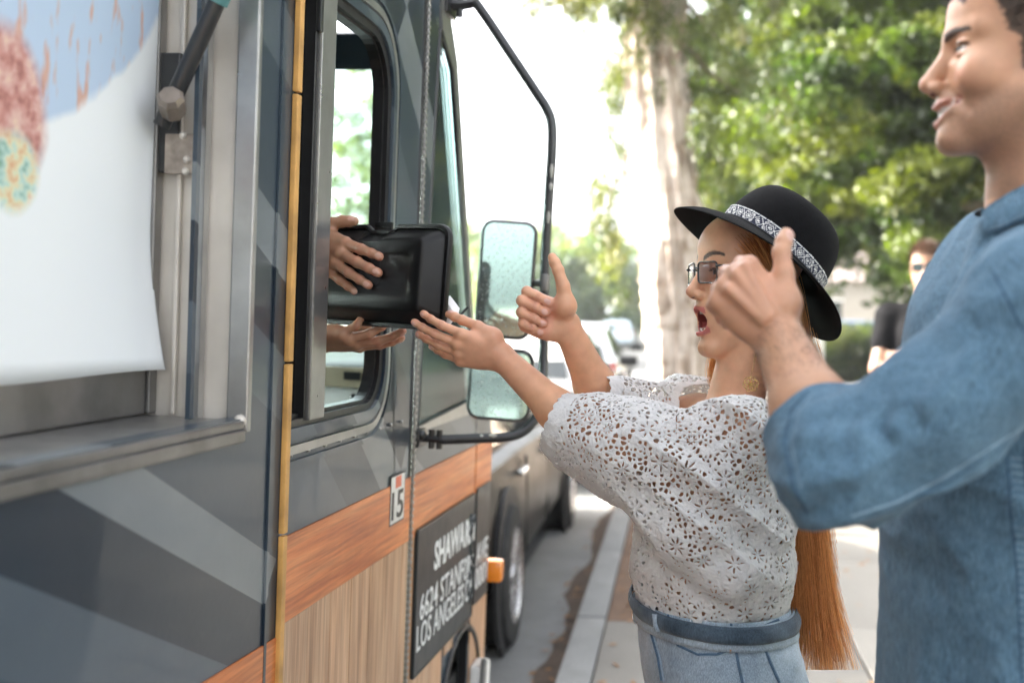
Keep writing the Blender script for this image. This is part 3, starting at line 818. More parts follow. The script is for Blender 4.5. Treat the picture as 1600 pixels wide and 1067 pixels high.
# --- cab side wall with the sliding-window opening
plate('cab_side', [(YB - .05, .36), (YH - .006, .36), (YH - .006, ROOFC), (YB - .05, ROOFC)], [rrect(WY0, WY1, WZ0, WZ1, [.02, .10, .13, .02], 8)], -.018, 0, M_WRAP, TRK)
# raised outer rails round the window
def ring(name, y0, y1, z0, z1, r, w, x0, x1, mat, parent, seg=8, lip=None):
    rr = r if hasattr(r, '__len__') else [r] * 4
    o = plate(name, rrect(y0 - w, y1 + w, z0 - w, z1 + w, [q + w for q in rr], seg), [rrect(y0, y1, z0, z1, rr, seg)], x0, x1, mat, parent)
    return o
fr = ring('window_frame', WY0 + .004, WY1 - .004, WZ0 + .004, WZ1 - .004, [.02, .10, .13, .02], .022, -.01, .011, M_WRAP, TRK)
ring('window_rail', WY0 - .028, WY1 + .028, WZ0 - .028, WZ1 + .028, [.03, .12, .15, .03], .016, -.001, .007, M_TRIM, fr)
ring('window_rail', WY0 - .056, WY1 + .056, WZ0 - .056, WZ1 + .056, [.04, .14, .17, .04], .012, -.001, .006, M_WRAP, fr)
ring('rubber_seal', WY0 + .030, WY1 - .026, WZ0 + .018, WZ1 - .020, [.02, .09, .12, .02], .022, -.022, .004, M_RUB, fr)
ring('rubber_channel', WY0 + .040, WY1 - .034, WZ0 + .026, WZ1 - .026, [.02, .08, .11, .02], .010, -.030, -.006, M_RUB, fr)
# sliding sash post and dark pane
yp0, yp1 = ym(2.318), ym(2.405)
po = box('sash_post', (yp0 and -.03, yp0, WZ0 + .012), (.012, yp1, WZ1 - .012), M_TRIM, TRK, .004)
box('rubber_strip', (-.032, yp0 - .014, WZ0 + .012), (.004, yp0 - .001, WZ1 - .012), M_RUB, po)
box('rubber_strip', (-.032, yp1 + .001, WZ0 + .012), (.002, yp1 + .010, WZ1 - .012), M_RUB, po)
box('latch', (-.02, yp0 - .012, zm(2.15)), (.012, yp0 + .006, zm(2.24)), M_BLKM, po, .003)
box('sliding_pane', (-.022, WY0 + .03, WZ0 + .012), (-.016, yp0 - .004, WZ1 - .014), M_TINT, TRK)
bm = bmesh.new()
for i in range(9):
    for z in (WZ0 - .045,): bmesh.ops.create_uvsphere(bm, u_segments=8, v_segments=5, radius=.0045, matrix=Matrix.Translation((.004, ym(2.24) + i * .085, z)))
o = obj('rivet', bm, M_TRIM, fr); o['kind'] = 'stuff'

# --- printed stripe and planks on the cab side
def quadplate(name, pts, x0, x1, mat, parent=None):
    return plate(name, pts, [], x0, x1, mat, parent or TRK)
quadplate('wood_stripe', [(YB - .04, zs0), (YH - .010, zs0), (YH - .010, zs1), (YB - .04, zs1)], .0, .0035, M_ORANGE)
pw = .122
yy = YB - .04
while yy < YH - .02:
    y2 = min(yy + pw, YH - .010)
    quadplate('wood_plank', [(yy + .0012, .37), (y2 - .0012, .37), (y2 - .0012, zs0 - .001), (yy + .0012, zs0 - .001)], 0, .0030 + random.uniform(-.0004, .0004), M_PLANK)
    yy = y2
# --- piano hinge
hg = tube('door_hinge', [(.004, YH, .30), (.004, YH, ROOFC - .06)], .0048, M_STEELD, TRK, 10)
bm = bmesh.new()
z = .32
while z < ROOFC - .08:
    bm_box(bm, (.0, YH - .0055, z), (.0100, YH + .0055, z + .007), .001); z += .0165
o = obj('hinge_knuckle', bm, M_TRIM, hg); o['kind'] = 'stuff'
box('door_gap', (-.03, YH - .022, .30), (.0012, YH - .007, ROOFC), M_RUB, TRK)

# --- front corner panel with raked quarter window
v_bl, v_br, v_tr, v_tl = (ym(3.215), zm(1.222)), (ym(3.955), zm(1.258)), (ym(3.463), zm(2.312)), (ym(3.315), zm(2.405))
BELT = zm(1.205)
fp = quadplate('corner_panel', [(YH + .006, .36), (ym(3.60), .36), (ym(3.62), .46), (ym(3.72), .56), (ym(3.86), .60), (ym(3.965), .60), (ym(3.965), BELT), (YH + .006, BELT)], -.035, 0, M_WRAP)
quadplate('nose_panel', [(ym(3.975), .36), (YN, .36), (YN, zm(1.10)), (ym(4.18), BELT), (ym(3.975), BELT)], -.035, 0, M_WRAP)
box('panel_gap', (-.03, ym(3.966), .36), (-.004, ym(3.974), BELT - .01), M_RUB, TRK)
quadplate('hinge_pillar', [(YH + .006, BELT), (v_bl[0], BELT), (v_tl[0] - .02, ROOFC), (YH + .006, ROOFC)], -.035, 0, M_WRAP)
quadplate('front_pillar', [(v_br[0] + .001, BELT + .001), (v_br[0] + .028, BELT + .001), (v_tr[0] + .035, v_tr[1] + .03), (v_tl[0] + .0, ROOFC), (v_tl[0] - .019, ROOFC), (v_tl[0], v_tl[1]), (v_tr[0], v_tr[1])], -.010, .004, M_TRIM)
quadplate('window_sill', [(v_bl[0] + .001, BELT + .001), (v_br[0], BELT + .001), (v_br[0], v_br[1]), (v_bl[0] + .001, v_bl[1])], -.010, .004, M_TRIM)
q = plate('quarter_window', [v_bl, v_br, v_tr, v_tl], [], -.014, -.009, M_TEAL, TRK)
def seam_tube(name, P, r, m, parent): return tube(name, P, r, m, parent, 6)
tube('window_seal', [(-.004, *v_bl), (-.004, *v_br), (-.004, *v_tr), (-.004, *v_tl)], .006, M_RUB, q, 6, True)
# stripe and planks ahead of the hinge
quadplate('wood_stripe', [(YH + .010, zs0), (ym(3.96), zs0), (ym(3.96), zs1), (YH + .010, zs1)], .0, .0035, M_ORANGE)
quadplate('wood_stripe', [(ym(3.978), zs0), (YN - .003, zs0), (YN - .003, zs1), (ym(3.978), zs1)], .0, .0035, M_ORANGE)
for a, b, zl in ((YH + .010, YH + .04, .37), (YH + .042, YH + .14, .37), (YH + .142, YH + .25, .37), (YH + .252, YH + .36, .37), (ym(3.605), ym(3.72), .585), (ym(3.722), ym(3.84), .612), (ym(3.842), ym(3.963), .612), (ym(3.978), ym(4.09), .37), (ym(4.092), YN - .004, .37)):
    quadplate('wood_plank', [(a, zl), (b, zl), (b, zs0 - .001), (a, zs0 - .001)], 0, .0030, M_PLANK)
bm = bmesh.new()
arch = [(ym(3.55), .36)] + [(ym(3.60) + .22 - .24 * cos(t), .36 + .245 * sin(t)) for t in np.linspace(.1, pi - .1, 14)]
bm_tube(bm, [(.002, y, z) for y, z in arch], .010, 8); obj('arch_trim', bm, M_RUB, TRK)
# dark sign panel
SY0, SY1, SZ0, SZ1 = ym(3.205), ym(3.952), zm(.472), zm(.918)
sg = plate('sign_panel', rrect(SY0, SY1, SZ0, SZ1, .012, 4), [], .0036, .0105, M_SIGN, TRK)
sg2 = plate('sign_panel', rrect(ym(3.985), ym(4.205), zm(.50), zm(.925), .010, 4), [], .0036, .0095, M_SIGN, TRK)
bm = bmesh.new(); bm_tube(bm, [(.0105, *p) for p in rrect(SY0 + .004, SY1 - .004, SZ0 + .004, SZ1 - .004, .010, 4)], .0028, 6, True); obj('sign_edge', bm, M_TRIM if False else M_SIGN, sg)
def text(name, s, y0, y1, z, h, x, mat, parent, bold=0., clip=None, shear=0., ext=.0007):
    cu = bpy.data.curves.new(name, 'FONT'); cu.body = s; cu.size = 1; cu.offset = bold; cu.extrude = .004; cu.resolution_u = 3; cu.shear = shear
    o = bpy.data.objects.new(name, cu); COL.objects.link(o)
    dg = bpy.context.evaluated_depsgraph_get(); me = bpy.data.meshes.new_from_object(o.evaluated_get(dg)); bpy.data.objects.remove(o)
    n = len(me.vertices); V = np.zeros(n * 3, np.float32); me.vertices.foreach_get('co', V); V = V.reshape(-1, 3)
    lo, hi = V.min(0), V.max(0)
    u = (V[:, 0] - lo[0]) / (hi[0] - lo[0]) * (y1 - y0) + y0
    w = (V[:, 1] - lo[1]) / (hi[1] - lo[1]) * h + z
    t = np.where(V[:, 2] > 0, ext, -ext)
    P = np.stack([x + t, u, w], 1)
    me.vertices.foreach_set('co', P.astype(np.float32).ravel()); me.update(); me.materials.clear()
    return link(name, me, mat, parent)
# wrinkled vinyl between the two halves: letters there are torn and crooked
text('lettering', 'SHAWA', ym(3.407), ym(3.80), zm(.752), .092 * K, .0108, M_LETTER, sg, .028)
text('lettering', '6624 STANF', ym(3.262), ym(3.80), zm(.633), .079 * K, .0108, M_LETTER, sg, .004)
text('lettering', 'LOS ANGELES', ym(3.236), ym(3.815), zm(.546), .079 * K, .0108, M_LETTER, sg, .004)
text('lettering', 'AVE', ym(3.998), ym(4.185), zm(.640), .079 * K, .0098, M_LETTER, sg2, .004)
text('lettering', '0001', ym(3.992), ym(4.19), zm(.553), .079 * K, .0098, M_LETTER, sg2, .004)
text('lettering', 'RM', ym(3.81), ym(3.945), zm(.748), .092 * K, .0112, M_LETTER, sg, .028)
text('lettering', 'ORD', ym(3.805), ym(3.945), zm(.629), .079 * K, .0112, M_LETTER, sg, .004)
text('lettering', 'CA', ym(3.84), ym(3.94), zm(.545), .079 * K, .0112, M_LETTER, sg, .004)
# wrinkles: thin buckled ridges of the sign film, part dark part carrying torn letter white
rw = random.Random(3)
for k in range(16):
    z0 = zm(rw.uniform(.54, .84)); y0 = ym(rw.uniform(3.84, 3.93))
    P = [(.0112 + rw.uniform(.0, .004), y0 + .022 * (j / 4 - .5) * rw.uniform(.6, 1.6), z0 + .035 * (j / 4 - .5) + rw.uniform(-.004, .004)) for j in range(5)]
    tube('vinyl_wrinkle', P, [.0008, .003, .0038, .003, .0008], M_SIGN, sg, 6)
# number sticker
st0, st1 = tk(608, 742), tk(628, 815)
Y0, Y1 = tk(607, 780)[0], tk(629, 780)[0]; Z1 = tk(618, 740)[1]; Z0 = tk(618, 816)[1]
stk = plate('number_sticker', [(Y0, Z0), (Y1, Z0), (Y1, Z1), (Y0, Z1)], [], .0036, .0044, M_BLKL, TRK)
e = .004
plate('sticker_face', [(Y0 + e, Z0 + e), (Y1 - e, Z0 + e), (Y1 - e, Z1 - e), (Y0 + e, Z1 - e)], [], .0044, .0050, M_STICK, stk)
h = Z1 - Z0
text('lettering', '15', Y0 + .012, Y1 - .012, Z0 + .10 * h, .56 * h, .0054, M_BLKL, stk, .01)
plate('sticker_square', [(Y0 + .33 * (Y1 - Y0), Z0 + .72 * h), (Y0 + .72 * (Y1 - Y0), Z0 + .72 * h), (Y0 + .72 * (Y1 - Y0), Z0 + .95 * h), (Y0 + .33 * (Y1 - Y0), Z0 + .95 * h)], [], .0051, .0055, M_STICKO, stk)

# --- nose, windscreen, roof, far side, floor
wsb, wst = (v_br[0] + .022, BELT), (v_tr[0] + .03, v_tr[1] + .05)
bm = bmesh.new()
def q4(bm, a, b, c, d): bm.faces.new([bm.verts.new(x) for x in (a, b, c, d)])
bm_box(bm, (-TW, YN - .02, .36), (-.036, YN, zm(1.08))); obj('nose', bm, M_WRAP, TRK)
bm = bmesh.new(); bm_plate(bm, [(YN, zm(1.08)), (ym(4.18), BELT), (wsb[0], BELT + .004), (wsb[0] - .03, BELT - .03), (YN - .03, zm(1.05))], [], -TW, -.036); obj('cowl', bm, M_WRAP, TRK)
def slant(y0, z0, y1, z1, t):  # profile of a sheet leaning from (y0,z0) to (y1,z1)
    d = Vector((z1 - z0, -(y1 - y0))).normalized() * t
    return [(y0, z0), (y1, z1), (y1 - d[0], z1 - d[1]), (y0 - d[0], z0 - d[1])]
def wpt(f): return (wsb[0] + (wst[0] - wsb[0]) * f, wsb[1] + (wst[1] - wsb[1]) * f)
for xa, xb in ((-1.03, -.02), (-TW + .06, -1.09)):
    bm = bmesh.new(); a, b = wpt(.03), wpt(.97); bm_plate(bm, slant(*a, *b, .006), [], xa, xb); obj('windscreen', bm, M_TEAL, TRK)
for xa, xb in ((-1.09, -1.03), (-TW, -TW + .06)):
    bm = bmesh.new(); bm_plate(bm, slant(*wsb, *wst, .035), [], xa, xb); obj('screen_pillar', bm, M_RUB if xa > -1.2 and xa < -1 else M_TRIM, TRK)
bm = bmesh.new(); bm_plate(bm, slant(*wpt(.97), *wpt(1.06), .04), [], -TW, -.036); obj('screen_header', bm, M_WRAP, TRK)
box('cab_roof', (-TW, YB - .05, ROOFC), (.004, ym(3.45), ROOFC + .04), M_WRAP, TRK, .01)
box('roof_visor', (-TW, ym(3.40), ROOFC - .04), (.002, ym(3.52), ROOFC + .01), M_WRAP, TRK, .01)
box('headliner', (-TW + .03, YB - .04, ROOFC - .07), (-.036, ym(3.36), ROOFC - .05), M_INT, TRK)
plate('far_side', [(YB - .05, .36), (YN, .36), (YN, BELT), (wst[0], ROOFC), (YB - .05, ROOFC)], [[(ym(2.4), BELT + .05), (ym(3.75), BELT + .05), (ym(3.4), ROOFC - .2), (ym(2.4), ROOFC - .2)]], -TW - .03, -TW, M_WRAP, TRK)
plate('far_window', [(ym(2.38), BELT + .03), (ym(3.77), BELT + .03), (ym(3.42), ROOFC - .18), (ym(2.38), ROOFC - .18)], [], -TW - .02, -TW - .014, M_TEAL, TRK)
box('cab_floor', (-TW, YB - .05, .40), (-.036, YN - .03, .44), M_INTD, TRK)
# dashboard seen through the open window
db = box('dashboard', (-TW + .02, ym(3.62), zm(1.05)), (-.05, wsb[0] - .06, zm(1.335)), M_WHITEP, TRK, .012)
dy = ym(3.62)
a = tky(555, 606, dy); b = tky(555, 574, dy)
box('dash_band', (-TW + .03, dy - .012, a[2]), (-.06, dy - .001, b[2]), plain('tan_dash', (.30, .25, .17), .6, 0, .15, 8, .2, 50), db, .003)
a0, b0 = tky(540, 578, dy), tky(566, 572, dy)
box('dash_slot', (a0[0] , dy - .016, b[2] - .035), (b0[0], dy - .0125, b[2] - .012), M_RUB, db)
a0 = tky(553, 622, dy - .03); 
bm = bmesh.new(); bmesh.ops.create_uvsphere(bm, u_segments=12, v_segments=8, radius=.014, matrix=Matrix.Translation(a0)); bm_tube(bm, [a0, a0 + Vector((.09, .028, -.02))], .004, 8)
obj('dash_lever', bm, M_BLKM, db, auto=50)
bm = bmesh.new(); c0 = Vector((-1.55, ym(3.42), zm(1.36)))
bm_tube(bm, [c0 + Vector((.21 * cos(t), .10 * sin(t), .18 * sin(t))) for t in np.linspace(0, 2 * pi, 24, endpoint=False)], .013, 8, True); bm_tube(bm, [c0, c0 + Vector((0, .25, -.2))], .02, 8); bm_tube(bm, [c0 - Vector((.21, 0, 0)), c0 + Vector((.21, 0, 0))], .012, 6)
obj('steering_wheel', bm, M_BLKM, TRK, auto=50)
# wiper
P = [tky(548, 556, wsb[0] + .02), tky(600, 548, wsb[0] + .02)]
tube('wiper', [Vector((-.25, wsb[0] + .005, BELT + .05)), Vector((-.75, wsb[0] - .02, BELT + .13))], .006, M_BLKM, TRK, 6)
# bumper, marker lamp, lower rocker
box('front_bumper', (-TW + .02, YN + .005, .42), (-.03, YN + .075, .62), M_STEELD, TRK, .02)
box('step', (-.30, YB, .30), (-.02, YH, .35), M_STEELD, TRK, .005)
lm = tky(773, 890, YN + .02)
bm = bmesh.new(); bm_box(bm, (-.03, YN - .01, lm[2] - .036), (lm[0] + .028, YN + .045, lm[2] + .036), .012); lo = obj('marker_lamp', bm, M_AMBER, TRK, auto=40)
# cowl-side tow bracket (white) at the wheel opening
bt = tk(735, 1015); 
bm = bmesh.new(); bm_box(bm, (.004, ym(3.98), .25), (.05, ym(4.10), tk(745, 1022)[1]), .012); obj('mud_guard', bm, M_WHITEP, TRK, auto=40)
tube('guard_edge', [(.045, ym(3.975), .25), (.05, ym(3.985), tk(738, 1020)[1]), (.03, ym(4.11), tk(752, 1026)[1] + .004)], .010, M_TRIM, TRK, 8)
def truck_wheel(x, y):
    M = Matrix.Translation((x, y, .37)) @ Matrix.Rotation(pi / 2 * (1 if x > -1 else -1), 4, 'Y')
    bm = bmesh.new(); lathe(bm, [(.2, -.12), (.34, -.12), (.37, -.09), (.37, .09), (.345, .12), (.22, .125), (.2, .08)], 32, M); w = obj('wheel', bm, M_TYRE, TRK, auto=40)
    bm = bmesh.new(); lathe(bm, [(.02, .02), (.09, .06), (.19, .05), (.21, .12), (.225, .124), (.22, .06)], 24, M); obj('rim', bm, M_STEELD, w, auto=40)
for x in (-.18, -TW + .18):
    truck_wheel(x, ym(3.60) + .22); truck_wheel(x, -1.2)

# --- mirror arm
yb = ym(3.38)
pth = [tky(*p, yb) for p in ((700, 10), (740, 6))] 
arm_px = [(742, 3), (760, 28), (800, 88), (838, 145), (855, 172), (862, 196), (862, 240), (856, 330), (851, 430), (849, 560), (846, 610), (838, 650), (818, 674), (790, 683), (740, 685), (690, 687)]
P = []
for i, (x, y) in enumerate(arm_px):
    f = min(1, max(0, (i - 9) / 6)); P.append(tky(x, y, ym(3.36) * (1 - f) + ym(3.22) * f))
am = tube('mirror_arm', smooth_path(P, 4), .0125, M_BLKM, TRK, 12)
for i, (x, y, l) in enumerate(((858, 268, .035), (857, 292, .018), (853, 340, .03), (770, 684, .02), (752, 685, .012))):
    p = tky(x - 1 + 2, y, ym(3.35) if y < 600 else ym(3.25)); bm = bmesh.new()
    d = Vector((0, 0, l)) if y < 600 else Vector((l, 0, 0)); nn = Vector((.006, -.0085, .0)) if y < 600 else Vector((0, -.008, .007))
    bm_tube(bm, [p + nn - d * .5, p + nn + d * .1, p + nn + d * .5], [.002, .0055, .002], 6); obj('chipped_paint', bm, M_CHIP, am)
bt = tky(700, 8, yb); 
bm = bmesh.new(); a = Vector((.0, yb, bt[2])); e_ = tky(742, 4, yb)
bm_tube(bm, [a - Vector((0, .0, .0)), a.lerp(e_, .5) + Vector((0, 0, -.004)), e_ + Vector((.01, 0, .0))], [.018, .014, .013], 8)
bm_box(bm, (-.002, yb - .05, bt[2] - .03), (.012, yb + .05, bt[2] + .03), .004)
bm_tube(bm, [a.lerp(e_, .45) + Vector((0, 0, -.035)), a.lerp(e_, .45) + Vector((0, 0, .02))], .009, 8); obj('mirror_bracket', bm, M_BLKM, TRK, auto=40)
bb = tky(662, 684, ym(3.22)); bm = bmesh.new()
bm_box(bm, (0, bb[1] - .035, bb[2] - .022), (.012, bb[1] + .04, bb[2] + .022), .004); bm_tube(bm, [(.0, bb[1], bb[2]), tuple(P[-1])], .010, 8)
for dx in (0.035, .055): bm_tube(bm, [(dx, bb[1], bb[2] - .025), (dx, bb[1], bb[2] + .022)], .008, 8); 
bmesh.ops.create_uvsphere(bm, u_segments=10, v_segments=6, radius=.013, matrix=Matrix.Translation((.014, bb[1] - .02, bb[2] + .01)))
obj('mirror_bracket', bm, M_BLKM, TRK, auto=40)
def mirror(px0, px1, py0, py1, lab, tilt, yv):
    a = tky(px0, py1, yv); b = tky(px1, py0, yv); c = (a + b) / 2
    w, h = (b[0] - a[0]) / 2, (b[2] - a[2]) / 2
    M = Matrix.Translation(c) @ Matrix.Rotation(tilt, 4, 'Z') @ Matrix.Rotation(radians(2), 4, 'Y')
    bm = bmesh.new()
    def loop(s, y, r): return [bm.verts.new(M @ Vector((x, y, z))) for x, z in rrect(-w + s, w - s, -h + s, h - s, r, 6)]
    rs = [loop(.006, -.004, .03), loop(0, .004, .034), loop(0, .025, .034), loop(.012, .05, .03), loop(.04, .07, .02)]
    for A, Bq in zip(rs, rs[1:]):
        n = len(A)
        for i in range(n): bm.faces.new((A[i], A[(i + 1) % n], Bq[(i + 1) % n], Bq[i]))
    bm.faces.new(rs[-1]); bm.faces.new(rs[0][::-1])
    bmesh.ops.recalc_face_normals(bm, faces=bm.faces[:])
    hs = obj('side_mirror', bm, M_BLKM, TRK, auto=40)
    bm = bmesh.new(); bm_plate(bm, rrect(-w + .0095, w - .0095, -h + .0095, h - .0095, .024, 6), [], -.0065, -.0045, 1)
    for v in bm.verts: v.co = M @ v.co
    obj('mirror_glass', bm, M_MIRR, hs)
    j = tky(px1 + 3, (py0 + py1) / 2 + 6, yv)
    bm = bmesh.new(); bm_tube(bm, [j - Vector((.03, -.03, 0)), tky(852, (py0 + py1) / 2 + 6, ym(3.36))], .009, 8); bm_box(bm, tuple(tky(846, (py0 + py1) / 2 + 18, ym(3.36)) + Vector((0, -.02, 0))), tuple(tky(858, (py0 + py1) / 2 - 8, ym(3.36)) + Vector((0, .02, 0))), .003); obj('mirror_clamp', bm, M_STEELD, hs, auto=40)
mirror(744, 838, 345, 528, '', radians(10), ym(3.36))
mirror(730, 833, 546, 655, '', radians(7), ym(3.34))

# --- kitchen body: wall with serving opening, gutter edge, recess
OY1 = tk(393, 400, BX)[0]; OZ0 = tk(375, 655, BX)[1]
ROOFB = 2.95; YR = -2.6
RX = BX - .165
plate('body_side', [(YR, .42), (YB, .42), (YB, ROOFB), (YR, ROOFB)], [[(-1.6, OZ0), (OY1, OZ0), (OY1, 2.55), (-1.6, 2.55)]], BX - .03, BX, M_WRAP, TRK)
box('body_front', (-TW - BX, YB - .004 - .03, .42), (BX - .031, YB - .004, ROOFB), M_WRAP, TRK) if False else None
plate('body_front', [(-TW - BX, ROOFC + .05), (BX - .032, ROOFC + .05), (BX - .032, ROOFB), (-TW - BX, ROOFB)], [], YB - .03, YB - .002, M_WRAP, TRK, 1)
box('body_corner', (-.001, YB - .03, .42), (BX - .032, YB - .003, ROOFC + .049), M_WRAP, TRK)
box('body_roof', (-TW - BX, YR, ROOFB), (BX, YB, ROOFB + .05), M_WRAP, TRK, .01)
box('far_body_side', (-TW - BX, YR, .42), (-TW - BX + .03, YB - .031, ROOFB), M_WRAP, TRK)
box('body_back', (-TW - BX + .031, YR - .03, .42), (BX, YR - .001, ROOFB), M_WRAP, TRK)
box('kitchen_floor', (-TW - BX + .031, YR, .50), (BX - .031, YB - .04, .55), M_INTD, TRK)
# weathered ochre edge with breaks
z = .42; 
ge = None
while z < ROOFB - .02:
    h = random.uniform(.22, .5); z2 = min(z + h, ROOFB)
    o = box('edge_strip', (BX + .0005, YB - .006, z + .002), (BX + .011 + random.uniform(-.0015, .001), YB + .012, z2 - .002), M_GOLD, TRK, .002); z = z2
box('corner_trim', (BX + .0005, YB - .055, .42), (BX + .004, YB - .046, ROOFB), M_WRAP, TRK)
# recess
rec = box('recess_back', (RX - .02, -1.6, OZ0 - .02), (RX, OY1 + .002, 2.56), M_STEEL, TRK)
jm = box('recess_jamb', (RX + .001, OY1 + .001, OZ0 - .01), (BX - .031, OY1 + .02, 2.56), M_STEEL, TRK)
box('recess_head', (RX + .001, -1.6, 2.551), (BX - .031, OY1, 2.57), M_STEEL, TRK)
box('sill', (RX + .001, -1.6, OZ0 - .015), (BX + .004, OY1 - .012, OZ0 - .002), M_STEELD, TRK, .004)
box('sill_lip', (BX + .0005, -1.6, OZ0 - .034), (BX + .006, OY1 - .014, OZ0 - .0155), M_STEELD, TRK, .003)
box('jamb_trim', (BX - .028, OY1 - .010, OZ0 - .02), (BX + .006, OY1 + .004, 2.56), M_TRIM, TRK, .003)
box('jamb_trim', (RX + .002, OY1 - .022, OZ0), (RX + .02, OY1 - .001, 2.55), M_STEELD, TRK, .003)
box('jamb_fold', (RX + .045, OY1 - .008, OZ0), (RX + .052, OY1 - .0002, 2.55), M_STEEL, TRK, .002)
bm = bmesh.new()
bmesh.ops.create_uvsphere(bm, u_segments=10, v_segments=6, radius=.010, matrix=Matrix.Translation((BX - .005, OY1 - .012, OZ0 - .004))); obj('corner_weld', bm, M_STEEL, TRK, auto=60)
# back-splash band under the poster and rivets
box('splash_band', (RX + .0005, -1.6, OZ0), (RX + .014, OY1 - .024, OZ0 + .075), M_STEELD, TRK, .003)
# stripe on the body, sloping down to the rear
s1 = tk(416, 1004, BX); s2 = tk(304, 1067, BX); sl = (s1[1] - s2[1]) / (s1[0] - s2[0])
def sz(y): return s1[1] + sl * .55 * (y - s1[0])
plate('wood_stripe', [(YR, sz(YR) - .2), (YB - .002, sz(YB) - .2), (YB - .002, sz(YB)), (YR, sz(YR))], [], BX, BX + .003, M_ORANGE, TRK)
yy = YR
while yy < YB - .03:
    y2 = min(yy + .16, YB - .002); plate('wood_plank', [(yy + .001, .43), (y2 - .001, .43), (y2 - .001, sz(y2) - .201), (yy + .001, sz(yy) - .201)], [], BX, BX + .0028, M_PLANK, TRK); yy = y2
# awning strut and its bracket on the jamb
def jp(px, py, y): return tky(px, py, y)
yj = OY1 - .05
a = jp(262, 175, yj); b = jp(345, -10, yj - .01)
st = tube('awning_strut', [a + (a - b) * .12, b + (b - a) * 2.4], .013, M_BLKM, TRK, 12)
tube('strut_rod', [a.lerp(b, .92), b + (b - a) * .75], .0165, plain('teal_strut', (.10, .26, .27), .4, .2, .15, 20), st, 12)
p0, p1 = jp(232, 270, OY1 - .004), jp(300, 85, OY1 - .004)
bk = box('strut_bracket', (min(p0[0], p1[0]), OY1 - .016, p0[2]), (max(p0[0], p1[0]) - .012, OY1 - .0005, p1[2]), M_BLKM, TRK, .003)
p0, p1 = jp(258, 272, OY1 - .02), jp(306, 210, OY1 - .02)
box('bracket_plate', (p0[0], OY1 - .024, p0[2]), (p1[0], OY1 - .017, p1[2]), plain('scuffed_plate', (.34, .29, .25), .5, .4, .35, 40, .3, 60), bk, .002)
p0 = jp(268, 162, yj - .02)
bm = bmesh.new(); lathe(bm, [(.001, -.02), (.018, -.02), (.020, -.008), (.020, .012), (.015, .02), (.001, .021)], 8, Matrix.Translation(p0) @ Matrix.Rotation(pi / 2 - .5, 4, 'X') @ Matrix.Rotation(.3, 4, 'Y')); obj('strut_bolt', bm, plain('worn_bolt', (.25, .21, .18), .4, .5, .2, 40, .2, 100), bk, auto=30)
for x, y in ((286, 212), (292, 250), (290, 268)):
    p = jp(x, y, OY1 - .025); bm = bmesh.new(); bmesh.ops.create_uvsphere(bm, u_segments=8, v_segments=6, radius=.006, matrix=Matrix.Translation(p)); obj('rivet', bm, M_STEEL, bk, auto=60)

